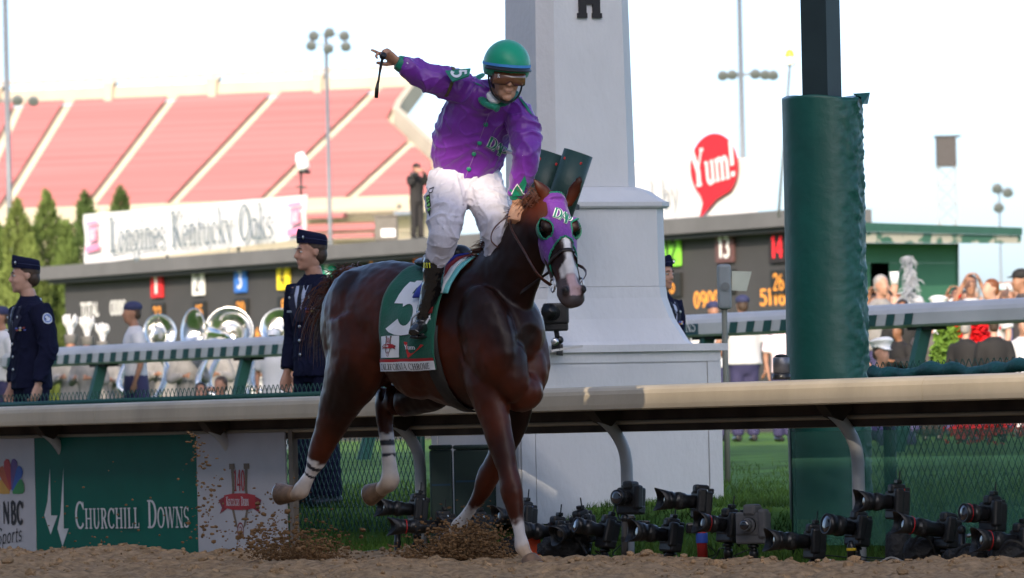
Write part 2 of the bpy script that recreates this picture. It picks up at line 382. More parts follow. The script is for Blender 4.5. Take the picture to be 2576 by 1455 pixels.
tag(link('track', grid_mesh(np.array([-300., -60, -20, 0, 20, 60, 300]), np.array([-60., -30, -12, -6.2, -3, .2]), lambda T, Q: T*0-.09, M_dirt, 'track_far')), kind='structure', label='outer dirt surface of the racetrack')
def clod(p, r, rng):
    ph = (1+5**.5)/2; vs = [(-1, ph, 0), (1, ph, 0), (-1, -ph, 0), (1, -ph, 0), (0, -1, ph), (0, 1, ph), (0, -1, -ph), (0, 1, -ph), (ph, 0, -1), (ph, 0, 1), (-ph, 0, -1), (-ph, 0, 1)]
    s = np.array([rng.uniform(.7, 1.3), rng.uniform(.7, 1.3), rng.uniform(.5, 1.0)])*r/1.9
    return [tuple(np.array(v)*s*rng.uniform(.7, 1.25)+np.array(p)) for v in vs], ICO
ICO = [(0, 11, 5), (0, 5, 1), (0, 1, 7), (0, 7, 10), (0, 10, 11), (1, 5, 9), (5, 11, 4), (11, 10, 2), (10, 7, 6), (7, 1, 8), (3, 9, 4), (3, 4, 2), (3, 2, 6), (3, 6, 8), (3, 8, 9), (4, 9, 5), (2, 4, 11), (6, 2, 10), (8, 6, 7), (9, 8, 1)]
rng = np.random.RandomState(3); gs = []
for i in range(8000):
    t, q = rng.uniform(-9, 8), min(.1, -abs(rng.exponential(1.6)))
    r = min(.042, .005+rng.exponential(.006)); z = float(dirt_z(np.array([t]), np.array([q]))[0])+float(base_q(q))
    gs.append(clod(RP(t, q, z+r*.25), r, rng))
solo('dirt_clods', join(*gs), M_dirt, 'loose brown dirt clods lying over the racetrack', 'dirt', kind='stuff', smooth=False)
M_grass = mat('lawn', (.075, .155, .026), .9, var=.45, scale=1.7, bump=.6, bscale=40, spec=.15)
M_blade = mat('grass_blade', (.07, .14, .022), .7, var=.5, scale=3, spec=.2)
lq = np.array([.2, .215, .25, .3, .4, .55, .7, .85, 1, 1.3, 1.7, 2.2, 3, 4, 6, 8, 10, 15, 25, 40, 60, 150, 400, 1400]); lt = np.concatenate([np.arange(-900, -10, 60.), np.arange(-10, 20, 1.5), np.arange(25, 2000, 80.)])
tag(link('lawn', grid_mesh(lt, lq, lambda T, Q: np.interp(Q, [.2, .215, .33, .5, 1.0, 3, 10, 25, 60, 400], [-.35, -.13, -.12, -.02, .24, .29, .48, .57, .6, .6]), M_grass, 'lawn')), kind='structure', label='green infield lawn behind the rail')
V, Fs = [], []
for i in range(60000):
    q = .34+abs(rng.exponential(1.6)); t = rng.uniform(-5.5, 9)
    if q > 8: continue
    z = float(np.interp(q, [.33, .5, 1.0], [-.12, -.02, .24])) if q < 1 else zg(q); h = rng.uniform(.03, .07)*(1.5 if q < .6 else .8); a = rng.uniform(0, 6.28); b = RP(t, q, z); wv = Vector((math.cos(a), math.sin(a), 0))*.004
    tip = b+Vector((rng.normal(0, .022), rng.normal(0, .022), h)); k = len(V); V += [b-wv, b+wv, tip]; Fs.append((k, k+1, k+2))
solo('grass_blades', (V, Fs), M_blade, 'uneven grass blades growing along the foot of the rail and fence', 'grass', kind='stuff')

# ---------------------------------------------------------------- inner rail with overhanging cover
def rail_prof(prof, t0, t1):
    n = len(prof); V = [RP(t0, q, z) for q, z in prof]+[RP(t1, q, z) for q, z in prof]
    Fs = [(i, (i+1) % n, n+(i+1) % n, n+i) for i in range(n)]+[tuple(range(n-1, -1, -1)), tuple(range(n, 2*n))]
    return V, Fs
PR = [(0, .826), (-.010, .834), (-.013, .86), (-.013, .918), (-.006, .94), (.012, .956), (.06, .966), (.30, .970), (.352, .962), (.372, .935), (.378, .70), (.366, .70), (.358, .925), (.06, .946), (.012, .93), (.008, .90), (.012, .826)]
T0 = t_of(1060, .40, 1300)
rail = thing('inner_rail', 'wide white safety rail with overhanging cover and curved pipe posts along the track', 'rail', RP(0, .2, 0))
for k in range(-6, 9, 2):
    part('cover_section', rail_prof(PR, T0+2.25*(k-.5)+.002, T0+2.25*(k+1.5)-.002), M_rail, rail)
part('underside_sheet', rail_prof([(.362, .703), (.352, .703), (.344, .915), (.07, .938), (.072, .943), (.355, .922)], -13, 16), mat('underside_brown', (.055, .042, .032), .9, var=.4, scale=4), rail)  # dark brown sheet added inside the cover to darken its underside
M_pipe = mat('rail_pipe', (.42, .42, .43), .5, var=.15, scale=5, bump=.1)
part('under_rib', loft([RP(-13, .348, .755), RP(16, .348, .755)], .012, n=8), M_rail, rail)
for k in range(-6, 7):
    t = T0+2.25*k; zb = -.16
    P = [RP(t, .40, zb), RP(t, .40, .42), RP(t, .398, .52), RP(t, .382, .60), RP(t, .345, .67), RP(t, .29, .735), RP(t, .22, .79)]
    pp = part('post', loft(smooth_path(P, 4), .036, n=16), M_pipe, rail, True)
    part('bracket', extrude([(.06, .925), (.338, .905), (.338, .80), (.27, .735), (.2, .76)], lambda p: RP(t-.045, *p), lambda p: RP(t+.045, *p)), MC['underside_brown'], pp)
# advertising boards under the rail
def board_frame(px0, px1, q): return t_of(px0, q, 1250), t_of(px1, q, 1250)
M_board = mat('board_white', (.46, .44, .46), .5, var=.08, scale=3)
M_bgreen = mat('board_green', srgb(0, 92, 76), .55, var=.1, scale=3, spec=.15)
BQ = .335; zb0, zb1 = -.13, .745
def board(px0, px1, m, label):
    ta, tb = t_of(px0, BQ, 1250), t_of(px1, BQ, 1250); L = ta-tb
    th = thing('advertising_board', label, 'board', RP((ta+tb)/2, BQ, zb0), None)
    part('panel', box(RP((ta+tb)/2, BQ, (zb0+zb1)/2), L-.006, .012, zb1-zb0, ALONG), m, th)
    return th, plane_map(RP(ta, BQ-.006, 0), ALONG, (0, 0, 1), -N, .002), L
def zof(py, px, q):
    p = RP(t_of(px, q, py), q, 0); return W(px, py, p.y).z
def bu(px, py, px0): return (t_of(px0, BQ, 1250)-t_of(px, BQ, py), zof(py, px, BQ))
def tilted(strips, th, dx, dy):
    c, s = math.cos(th), math.sin(th); f = lambda p: (p[0]*c-p[1]*s+dx, p[0]*s+p[1]*c+dy)
    return [([f(p) for p in a], [f(p) for p in b]) for a, b in strips]
M_ink = mat('print_black', (.015, .013, .015), .6); M_print = mat('print_white', (.62, .62, .62), .6); M_pred = mat('print_red', (.40, .02, .025), .6); M_gold = mat('print_brown', (.16, .11, .07), .6); M_maroon = mat('print_maroon', (.22, .012, .02), .6)
# peacock board
b1, mp, L1 = board(-190, 91, M_board, 'white board with coloured feather fan and black lettering at the far left')
cx, cy = bu(31, 1243, -190); cols = [(200, 150, 60), (190, 90, 50), (180, 55, 55), (100, 70, 130), (50, 90, 170), (50, 130, 70)]
for k, (cc, a) in enumerate(zip(cols, (155, 122, 101, 79, 58, 25))):
    ln = (.155, .22, .25, .25, .22, .155)[k]; aa = R(a); d = Vector((math.cos(aa)*1.35, math.sin(aa))); s_ = Vector((-d.y, d.x)).normalized(); pts = []
    for f, w_ in ((.12, .006), (.5, .028), (.8, .042), (.95, .032), (1, 0.0), (.95, -.032), (.8, -.042), (.5, -.028), (.12, -.006)):
        p = Vector((cx, cy))+d*ln*f+Vector((s_.x*1.2, s_.y))*w_*(1.25 if k in (0, 5) else 1); pts.append((p.x, p.y))
    part('emblem_feather', poly2(pts, mp, .0005*k), C('feather%d' % k, *cc, var=.05), b1)
s, wd = text2d('NBC', .155, .30, serif=False, fat=1.6, gap=.12); ux, uz = bu(10, 1318, -190); part('lettering', strips_geo(tilted(s, 0, ux, uz), mp), M_ink, b1)
s, wd = text2d('Sports', .115, .38, serif=False, fat=.8, shear=.25); ux, uz = bu(-6, 1372, -190); part('lettering', strips_geo(tilted(s, .09, ux, uz), mp), M_ink, b1)
# green board with twin spires
b2, mp, L2 = board(91, 498, M_bgreen, 'dark green board with twin spire emblem and white racecourse lettering')
for pts in ([(128, 1178), (131, 1297), (147, 1297), (130, 1345), (114, 1297), (122, 1262)], [(162, 1178), (163, 1330), (175, 1330), (160, 1375), (147, 1330), (155, 1290)]):
    part('emblem_spire', poly2([bu(x, y, 91) for x, y in pts], mp), M_print, b2)
(u0, z0), (u1, z1) = bu(192, 1331, 91), bu(482, 1326, 91); zh = bu(192, 1262, 91)[1]-z0; LW = u1-u0
for tx, f0, f1 in (('CHURCHILL', 0, .585), ('DOWNS', .635, 1)):
    s, wd = text2d(tx, zh, LW*(f1-f0), smallcaps=True, gap=.06); part('lettering', strips_geo(tilted(s, .008, u0+LW*f0, z0+LW*f0*.008), mp), M_print, b2)
# anniversary emblem: used on the board (bigger) and on the saddle cloth
def emblem(mp, par, ou, oz, sx, sz, pre=''):
    f = lambda pts: [(ou+x*sx, oz+y*sz) for x, y in pts]
    for sg in (-1, 1):
        part('emblem_horseshoe_arm', poly2(f([(sg*.34, .98), (sg*.30, .30), (sg*.36, -.20), (sg*.2, -.78), (sg*.10, -.88), (sg*.26, -.22), (sg*.20, .30), (sg*.22, .98)]), mp), M_gold, par)
        part('emblem_horseshoe_end', poly2(f([(sg*.40, 1.02), (sg*.40, .86), (sg*.18, .86), (sg*.18, 1.02)]), mp, .0006), M_gold, par)
        part('emblem_ribbon_tail', poly2(f([(sg*.5, .12), (sg*.86, -.04), (sg*.72, -.26), (sg*.82, -.44), (sg*.5, -.28)]), mp, .0006), M_maroon, par)
    part('emblem_ribbon', poly2(f([(-.62, .10), (-.3, .15), (0, .16), (.3, .15), (.62, .10), (.62, -.26), (.3, -.32), (0, -.33), (-.3, -.32), (-.62, -.26)]), mp, .0012), M_pred, par)
    s, wd = text2d('140', sz*.62, sx*.44); part('emblem_numeral', strips_geo(tilted(s, 0, ou-sx*.22, oz+sz*.22), mp), M_pred, par)
    s, wd = text2d('KENTUCKY DERBY', sz*.26, sx*1.08, smallcaps=True, fat=1.1); part('emblem_lettering', strips_geo(tilted(s, 0, ou-sx*.54, oz-sz*.2), lambda u, v, d=0: mp(u, v, d+.002)), M_print, par)
    s = [([(.13*math.cos(a)+(0), -.92+.24*math.sin(a)) for a in np.linspace(0, 6.28, 19)], [(.10*math.cos(a), -.92+.19*math.sin(a)) for a in np.linspace(0, 6.28, 19)])]
    s.append(([(.06*math.cos(a), -.90+.10*math.sin(a)) for a in np.linspace(-2, 2.6, 12)], [(.03*math.cos(a), -.90+.07*math.sin(a)) for a in np.linspace(-2, 2.6, 12)]))
    part('emblem_rosette', strips_geo([([(ou+x*sx, oz+y*sz) for x, y in a], [(ou+x*sx, oz+y*sz) for x, y in b]) for a, b in s], mp), M_maroon, par)
b3, mp, L3 = board(498, 722, M_board, 'white board with red ribbon and horseshoe emblem beside the green board')
u0, z0 = bu(606, 1255, 498); emblem(mp, b3, u0, z0, .32, .225)
t_e = t_of(733, BQ, 1250)
solo('board_post', box(RP(t_e, BQ+.02, .35), .05, .04, .82, ALONG), C('weathered_wood', 120, 108, 96, var=.25, stretch=(8, 8, 1)), 'weathered wooden post at the right end of the boards', 'post', RP(t_e, BQ, -.06))

# ---------------------------------------------------------------- chain-link fence
def fence(ta, tb, label, thick=False, knuckle=.085):
    q = .62; th = thing('chain_link_fence', label, 'fence', RP((ta+tb)/2, q, zg(q)))
    zt = .985; pitch = .055; hgt = .048; z0 = zg(q)-.02; segs = []; n = int((ta-tb)/pitch); rows = int((zt+knuckle-z0)/hgt)
    for i in range(n+1):
        for j in range(rows):
            for sg in (0, 1):
                a = tb+pitch*(i+(.5 if (j+sg) % 2 else 0)); b = tb+pitch*(i+(0 if (j+sg) % 2 else .5)) if not sg else tb+pitch*(i+(1 if (j+sg) % 2 == 0 else .5)-(.5 if (j+sg) % 2 == 0 else 0))
                a = tb+pitch*i+(pitch/2 if j % 2 else 0); b = a+(pitch/2 if sg else -pitch/2)
                segs.append((RP(a, q+.004*sg, z0+hgt*j), RP(b, q+.004*sg, z0+hgt*(j+1))))
    part('chain_link_mesh', wires(segs, .0032), M_greenpaint, th, kind='stuff')
    if thick:
        P = [RP(t, q, zt+.012+.012*math.sin(t*9)+.008*math.sin(t*23)) for t in np.arange(tb, ta, .04)]
        part('padded_top_bar', loft(P, [.036+.006*math.sin(i*1.3)+.004*math.sin(i*.47) for i in range(len(P))], n=12), C('pad_teal', 26, 78, 78, rough=.55, var=.2, scale=9, bump=.4, bscale=30), th, True)
    else: part('top_rail', loft([RP(tb, q, zt), RP(ta, q, zt)], .021, n=10), M_greenpaint, th, True)
    return th
f1 = fence(13, t_of(1052, .62), 'dark green chain link fence behind the boards at the left')
for px in (1056, 265, -60): part('post', loft([RP(t_of(px, .66), .66, zg(.66)-.1), RP(t_of(px, .66), .66, .98)], .026, n=10), M_greenpaint, f1, True)
f2 = fence(t_of(2196, .62), -12, 'dark green chain link fence with padded top bar at the right', True)
for px in (2236, 2640): part('post', loft([RP(t_of(px, .66), .66, zg(.66)-.1), RP(t_of(px, .66), .66, .97)], .036, n=12), C('fence_post', 16, 38, 48, rough=.5), f2, True)
M_screen = mat('wind_screen', srgb(96, 160, 136), .65, var=.2, scale=5, alpha=.38, spec=.3, bump=.1, bscale=8)
ta, tb = t_of(1990, .5), -9.0
sc1 = thing('wind_screen', 'translucent green plastic screen along the foot of the padded post', 'screen', RP(ta, .5, 0))
part('sheet', box(RP((ta+tb)/2, .5, .36), ta-tb, .004, .64, ALONG), M_screen, sc1)
part('edge_post', loft([RP(ta+.02, .52, -.05), RP(ta+.02, .52, .95)], .016, n=10), C('dark_post', 24, 52, 46), sc1, True)

# ---------------------------------------------------------------- padded upright
Yp = 31.75; pc = W(2086, 1089, Yp); zb = zg(q_of(pc))
pad = thing('padded_upright', 'dark steel upright wrapped in thick dark green padding behind the rail', 'post', (pc.x, pc.y, zb))
zt = W(2086, 243, Yp).z; P = []; ra = []
M_pad = C('pad_green', 14, 76, 66, rough=.4, var=.14, scale=4, bump=.2, bscale=14, spec=.5)
V, Fs = [], []; nz, nk = 120, 72
for i in range(nz+1):
    z = zb+(zt-zb)*i/nz
    for k in range(nk):
        a = 2*math.pi*k/nk; r = .232+.004*math.sin(z*2.1)
        wr = max(0, math.cos(a-R(-32)))**8                      # wrinkles where the wrap is laced
        r += wr*.022*max(0, 1-abs(noise.noise(Vector((a*2.5, 1.0, z*11+a*5))))*4)**2*(1 if i < nz else 0)
        zz = z+(.012*math.sin(a*3+1)+.012*math.sin(a)) if i == nz else z
        V.append(Vector((pc.x-(z-HC)*ROLL*0+r*math.cos(a), pc.y+r*math.sin(a), zz)))
for i in range(nz):
    for k in range(nk): Fs.append((i*nk+k, i*nk+(k+1) % nk, (i+1)*nk+(k+1) % nk, (i+1)*nk+k))
Fs.append(tuple(nz*nk+k for k in range(nk)))
part('padding', (V, Fs), M_pad, pad, True)
fl = [W(2165, 244, Yp-.12), W(2145, 236, Yp-.1), W(2189, 233, Yp-.08), W(2183, 262, Yp-.12), W(2170, 262, Yp-.18)]
part('loose_flap', (fl+[v+Vector((0, .012, 0)) for v in fl], [(0, 1, 2, 3, 4), (9, 8, 7, 6, 5)]+[(i, (i+1) % 5, 5+(i+1) % 5, 5+i) for i in range(5)]), M_pad, pad)
M_steelg = C('dark_steel', 34, 48, 50, rough=.5, var=.15)
xc = W(2067, 200, Yp)
dd = Vector((math.cos(R(-32)), math.sin(R(-32)), 0)); dn = Vector((-dd.y, dd.x, 0))
part('upright', box((xc.x, xc.y, 2.2), .165, .165, 4.6, dd), M_steelg, pad)

# ---------------------------------------------------------------- finish tower
PH = math.atan(.441); nf = Vector((math.sin(PH), -math.cos(PH), 0)); nl = Vector((-math.cos(PH), -math.sin(PH), 0)); rt_f = -nl
tc = Vector((.40, 34.87, 0)); tz = zg(q_of(tc))-.1
tow = thing('finish_tower', 'white chamfered finish tower on a panelled square base behind the rail', 'tower', (tc.x, tc.y, tz))
def sq(h, c, z):
    pts = [(-h, -h+c), (-h, h-c), (-h+c, h), (h-c, h), (h, h-c), (h, -h+c), (h-c, -h), (-h+c, -h)] if c else [(-h, -h), (-h, h), (h, h), (h, -h)]
    return [tc+nf*a+rt_f*b+Vector((0, 0, z)) for a, b in pts]
def stack(levels):
    V, Fs = [], []; n = None
    for h, c, z in levels:
        ring = sq(h, c, z); n = len(ring); V += ring
    m = len(levels)
    for i in range(m-1):
        for k in range(n): Fs.append((i*n+k, i*n+(k+1) % n, (i+1)*n+(k+1) % n, (i+1)*n+k))
    Fs.append(tuple(range(n-1, -1, -1))); Fs.append(tuple((m-1)*n+k for k in range(n)))
    return V, Fs
M_tow = mat('tower_white', (.60, .60, .615), .6, var=.06, scale=2.4, bump=.25, bscale=26, stretch=(1, 1, .6))
part('base', stack([(.682, 0, tz), (.682, 0, 1.19)]), M_tow, tow)
part('ledge', stack([(.722, 0, 1.192), (.722, 0, 1.236)]), M_tow, tow)
part('flare', stack([(.575, .05, 1.238), (.56, .06, 1.26), (.50, .07, 1.40), (.472, .085, 1.53), (.468, .09, 1.60)]), M_tow, tow)
part('plinth', stack([(.466, .088, 1.602), (.462, .088, 2.085)]), M_tow, tow)
part('moulding', stack([(.480, .09, 2.087), (.492, .092, 2.10), (.492, .092, 2.125), (.470, .09, 2.135), (.40, .09, 2.20), (.345, .09, 2.225)]), M_tow, tow)
part('shaft', stack([(.334, .088, 2.227), (.318, .086, 3.4), (.30, .084, 4.8)]), M_tow, tow)
for nn, rr in ((nf, rt_f), (nl, Vector((-nf.x, -nf.y, 0))*-1)):
    rr = Vector((0, 0, 1)).cross(nn).normalized()*-1 if False else Vector((-nn.y, nn.x, 0))
    z0, z1, h, bw = tz, 1.19, .682, .092
    for a, b, c, d in ((-h, h, z1-.062, z1), (-h, -h+bw, z0, z1-.066), (h-bw, h, z0, z1-.066)):
        part('frame_board', box(tc+nn*(h+.007)+rr*((a+b)/2)+Vector((0, 0, (c+d)/2)), b-a-.002, .013, d-c, rr), M_tow, tow)
    part('panel', box(tc+nn*(h+.005)+Vector((0, 0, (z0+z1-.072)/2)), 2*(h-bw)-.012, .010, z1-.072-z0, rr), M_tow, tow)
hb = tc+nf*.32; hz = 3.275
mph = plane_map(hb-rt_f*0.0+Vector((0, 0, hz)), rt_f, (0, 0, 1), nf, .004)
hc_ = (W(1487, 30, 34.55)-Vector((hb.x, hb.y, 0))).dot(rt_f)
ll = []
for a, b, c, d in ((-.071, -.022, 0, .205), (.022, .071, 0, .205), (-.022, .022, .085, .13), (-.082, -.018, 0, .03), (.018, .082, 0, .03), (-.082, -.018, .175, .205), (.018, .082, .175, .205)):
    ll.append(box(hb+rt_f*(hc_+(a+b)/2)+Vector((0, 0, hz+(c+d)/2))+nf*(.006+.0007*len(ll)), b-a, .02, d-c, rt_f))
part('letter', join(*ll), M_ink, tow)
# camera hoods strapped to the tower corner
M_hood = C('hood_green', 36, 62, 58, rough=.45, var=.15, bump=.1)
for k, (px, py, Yh, lab) in enumerate(((1378, 432, 33.9, 'dark green camera hood with a red strip inside, left of the pair on the tower'), (1440, 430, 33.75, 'dark green camera hood with a closed back, right of the pair on the tower'))):
    c = W(px, py, Yh); ax = (W(px+32, py-95, Yh)-W(px, py, Yh)).normalized(); sd = Vector((1, -.25, 0)); sd = (sd-ax*sd.dot(ax)).normalized(); bk = ax.cross(sd)
    hd = thing('camera_hood', lab, 'hood', c-ax*.32)
    n = 15; V = []; r = .092
    for e in (-.32, .115):
        for rr in (r, r-.012):
            for i in range(n): a = R(-100+200*i/(n-1)); sx_, cx_ = math.sin(a), math.cos(a); tw = R(-38) if k == 0 else R(6); V.append(c+ax*e+sd*((sx_*math.cos(tw)+cx_*math.sin(tw))*rr)-bk*((cx_*math.cos(tw)-sx_*math.sin(tw))*rr*.9))
    Fs = []
    for i in range(n-1): Fs += [(i, i+1, 2*n+i+1, 2*n+i), (n+i, 3*n+i, 3*n+i+1, n+i+1), (i, n+i, n+i+1, i+1), (2*n+i, 2*n+i+1, 3*n+i+1, 3*n+i)]
    Fs += [(0, 2*n, 3*n, n), (n-1, 2*n-1, 4*n-1, 3*n-1)]
    part('shell', (V, Fs), M_hood, hd, True)
    part('end_cap', extrude(ngon(0, 0, r*.97, r*.86, 20), lambda p: c+ax*.10+sd*p[0]+bk*p[1], lambda p: c+ax*.112+sd*p[0]+bk*p[1]), M_hood, hd)
    part('camera_body', box(c+ax*.0, .09, .07, .14, sd, None, ax, .01), M_black, hd)
    part('strap', box(c+ax*.055-bk*.02, .12, .1, .018, sd, None, ax, .004), M_redring, hd)
    part('bracket', bar(c-ax*.2, Vector((c.x+.03, c.y+.55, c.z-.2)), .03, .03), M_steelg, hd)
# dark bins behind the rail, left of the tower
M_bin = C('bin_green', 44, 62, 56, rough=.5, var=.12, scale=4)
for px0, px1, lab in ((1082, 1141, 'narrow dark green bin beside the curved rail post'), (1143, 1252, 'wide dark green bin against the tower base')):
    Yb = 34.3; a, b = W(px0, 1300, Yb), W(px1, 1300, Yb); zt = W(px0, 1120, Yb).z; z0 = zg(q_of(a))-.02; wd = b.x-a.x; c = Vector(((a.x+b.x)/2, Yb+.15, 0))
    bn = thing('storage_bin', lab, 'bin', (c.x, c.y, z0))
    part('body', box((c.x, c.y, (z0+zt-.03)/2), wd-.006, .3, zt-.03-z0, bevel=.012), M_bin, bn)
    part('lid', box((c.x, c.y, zt-.015), wd, .32, .028, bevel=.01), M_bin, bn)
    part('seam', box((c.x, c.y-.152, (z0+zt)/2+.08), wd-.03, .006, .012), C('bin_seam', 40, 70, 90), bn)

# ---------------------------------------------------------------- striped turf rail
q2 = 10.3; zq = zg(q2)
rail2 = thing('turf_rail', 'grey rail with dark green stripes on slanted green posts beyond the lawn', 'rail', RP(0, q2, zq))
zt2 = W(2576, 748, RP(t_of(2576, q2, 748), q2, 0).y).z; zb2 = W(2576, 810, RP(t_of(2576, q2, 810), q2, 0).y).z
PR2 = [(0, zb2), (-.02, zb2+.02), (-.02, zt2-.085), (.0, zt2-.05), (.05, zt2-.012), (.10, zt2), (.26, zt2), (.30, zt2-.05), (.30, zb2+.02), (.28, zb2)]
part('cover', rail_prof([(a+q2, b) for a, b in PR2], -9, 26), M_railg, rail2)
tS = t_of(2305, q2, 780)
t = 26; k = 0
tD0, tD1 = t_of(1700, q2, 830), t_of(1762, q2, 830)
while t > tS:
    if not (tD1-.25 < t < tD0+1.9):
        V = [RP(t, -.0235+q2, zt2-.086), RP(t-.115, -.0235+q2, zt2-.086), RP(t-.085, -.0235+q2, zb2+.018), RP(t+.03, -.0235+q2, zb2+.018), RP(t-.03, q2+.048, zt2-.008), RP(t-.145, q2+.048, zt2-.008)]
        V = [RP(0, 0, 0)*0+Vector(v) for v in V]
        part('stripe', (V[:4], [(0, 1, 2, 3)]), M_greendark if True else None, rail2)
    t -= .25
V = [RP(tD0+1.7, q2-.0235, zt2-.086), RP(tD1, q2-.0235, zt2-.086), RP(tD1, q2-.0235, zb2+.018), RP(tD0+1.7, q2-.0235, zb2+.018)]
part('name_panel', (V, [(0, 1, 2, 3)]), C('panel_teal', 34, 72, 82), rail2)
s, wd = text2d('DOWNS', .105, (tD0-tD1)*1.15); part('lettering', strips_geo(tilted(s, 0, 0, zb2+.045), plane_map(RP(tD1+(tD0-tD1)*1.22, q2-.0235, 0), ALONG, (0, 0, 1), -N, .004)), M_print, rail2)
PR2 = None
for px in (-160, 236, 600, 960, 1330, 1760, 2305, 2700):
    t = t_of(px, q2, 900); a = RP(t, q2-.26, zq-.1); b = RP(t, q2+.10, zb2+.01)
    pp = part('slanted_post', bar(a, b, .11, .07, U), M_greenpaint, rail2)
    part('bracket', box(RP(t, q2+.12, zb2-.012), .34, .16, .03, U), C('bracket_black', 12, 18, 18), pp)

# ---------------------------------------------------------------- tote board
QT = 52.0
def TP(px, py, dq=0):
    t = t_of(px, QT+dq, py); p = RP(t, QT+dq, 0); return t, W(px, py, p.y).z
tl, zft = TP(120, 670); tr = t_of(2060, QT, 540); zft = 5.28
tote = thing('tote_board', 'long dark grey odds board with coloured number plates across the infield', 'scoreboard', RP((tl+tr)/2, QT, zg(QT)))
M_tote = C('tote_grey', 58, 58, 60, rough=.75, var=.07, scale=1.5); M_fas = C('tote_fascia', 92, 92, 94, rough=.7, var=.12, scale=1.2); M_dk = mat('tote_black', (.018, .018, .017), .5)
part('face', box(RP((tl+tr)/2-.4, QT+.6, (zg(QT)+zft-.4)/2), tl-tr-.8, 1.1, zft-.4-zg(QT), U), M_tote, tote)
for i in range(9):
    a, b = tl-(tl-tr)*i/9, tl-(tl-tr)*(i+1)/9
    part('fascia_panel', box(RP((a+b)/2, QT+.45, zft-.17), a-b-.01, 1.9, .34, U), M_fas, tote)
part('soffit', box(RP((tl+tr)/2-.3, QT+.4, zft-.40), tl-tr-.7, 1.5, .10, U), M_dk, tote)
mpt = plane_map(RP(0, QT+.05, 0), ALONG, (0, 0, 1), -N, .01)
M_amber = mat('amber_lamps', (.75, .30, .045), .6, emit=.16, var=.3, scale=40)
plates = [('1', 397, 716, (200, 42, 48), 'w'), ('2', 501, 710, (222, 222, 222), 'k'), ('3', 607, 702, (52, 106, 186), 'w'), ('4', 715, 695, (228, 206, 44), 'k'), ('5', 828, 687, (34, 156, 128), 'w'), ('6', 941, 678, (40, 38, 36), 'a'), ('7', 1060, 665, (226, 110, 40), 'k'), ('8', 1178, 652, (226, 170, 172), 'k'),
          ('9', 1305, 645, (80, 190, 190), 'k'), ('10', 1430, 640, (90, 60, 110), 'w'), ('11', 1560, 636, (150, 150, 150), 'k'), ('12', 1692, 632, (130, 210, 66), 'k'), ('13', 1826, 622, (92, 66, 66), 'w'), ('14', 1960, 622, (40, 34, 36), 'r')]
MT = {'w': mat('plate_white_ink', (.8, .8, .8), .6), 'k': M_ink, 'a': M_amber, 'r': mat('red_lamps', (.75, .02, .03), .6, emit=.2)}
odds = {'1': '22', '2': '45', '3': '20', '4': '8', '5': '5', '12': '6', '14': '26', '13': '30', '6': '9', '7': '12', '8': '15'}
for nm, px, py, cc, ink in plates:
    t, zc = TP(px, py); zc_ = zc; hw = .27 if len(nm) == 1 else .32; dx = -t; wv = .33
    pl = part('number_plate', box(RP(t, QT-.02, zc_), hw*2, .06, .66, U), C('plate_'+nm, *cc, var=.05), tote)
    s, wd = text2d(nm, .46, .22 if len(nm) == 1 else .42, serif=False, fat=1.25)
    part('numeral', strips_geo(tilted(s, 0, -t-wd/2, zc_-.23), plane_map(RP(0, QT-.05, 0), ALONG, (0, 0, 1), -N, .012)), MT[ink], pl)
    if nm in odds:
        bx = part('odds_display', box(RP(t, QT-.0, zc_-.74), .62, .06, .52, U), M_dk, tote)
        s, wd = text2d(odds[nm], .36, .2*len(odds[nm]), serif=False, fat=.95)
        part('digits', strips_geo(tilted(s, 0, -t-wd/2, zc_-.92), plane_map(RP(0, QT-.03, 0), ALONG, (0, 0, 1), -N, .012)), M_amber, bx)
for tx, px, py, hh, ww, mm in (('TOTAL', 200, 798, .36, .95, MT['w']), ('ODDS', 274, 793, .36, .8, MT['w']), ('80', 694, 862, .36, .42, M_amber), ('0900', 1742, 776, .36, .95, M_amber), ('51168', 1908, 770, .36, 1.2, M_amber), ('90', 400, 868, .36, .42, M_amber), ('6', 640, 860, .36, .2, M_amber)):
    t, z = TP(px, py); s, wd = text2d(tx, hh, ww, serif=False, fat=1.1); part('lettering', strips_geo(tilted(s, 0, -t, z), mpt), mm, tote)
# cabinets on the roof of the board
def roof_box(px0, px1, py0, py1, m, lab, name='roof_cabinet', cat='cabinet'):
    Yc = 131.0; a, b = W(px0, py1, Yc), W(px1, py0, Yc)
    th = thing(name, lab, cat, ((a.x+b.x)/2, Yc, zft)); z0 = zft+.002
    part('body', box(((a.x+b.x)/2, Yc, (z0+b.z)/2), b.x-a.x, .6, b.z-z0, bevel=.03), m, th); part('cover', box(((a.x+b.x)/2, Yc, b.z+.02), b.x-a.x+.06, .66, .04), m, th); return th, a, b
rb, a, b = roof_box(944, 1000, 546, 602, C('cab_grey', 92, 88, 84), 'grey cabinet standing on the odds board roof')
part('white_hatch', box(((a.x+b.x)/2+.05, 130.66, zft+.18), .34, .06, .2, bevel=.02), M_white, rb)

# ---------------------------------------------------------------- banner on the board roof
def quadsheet(corners, m, th, name, nx=30, ny=8, amp=.02, thick=.012):
    TL, TR, BR, BL = corners; V, Fs = [], []
    for sgn in (0, 1):
        for j in range(ny+1):
            for i in range(nx+1):
                u, v = i/nx, j/ny; p = (TL*(1-u)+TR*u)*(1-v)+(BL*(1-u)+BR*u)*v
                V.append(p-N*(amp*(math.sin(u*17+v*9)+math.sin(u*31-v*5)*.5))+N*thick*sgn)
    o = (nx+1)*(ny+1)
    for j in range(ny):
        for i in range(nx): k = j*(nx+1)+i; Fs += [(k, k+nx+1, k+nx+2, k+1), (o+k, o+k+1, o+k+nx+2, o+k+nx+1)]
    return part(name, (V, Fs), m, th, True)
M_ban = mat('banner_white', (.58, .59, .61), .6, var=.04, scale=1); M_gink = C('banner_ink', 96, 108, 116); M_pink = C('banner_pink', 232, 130, 165)
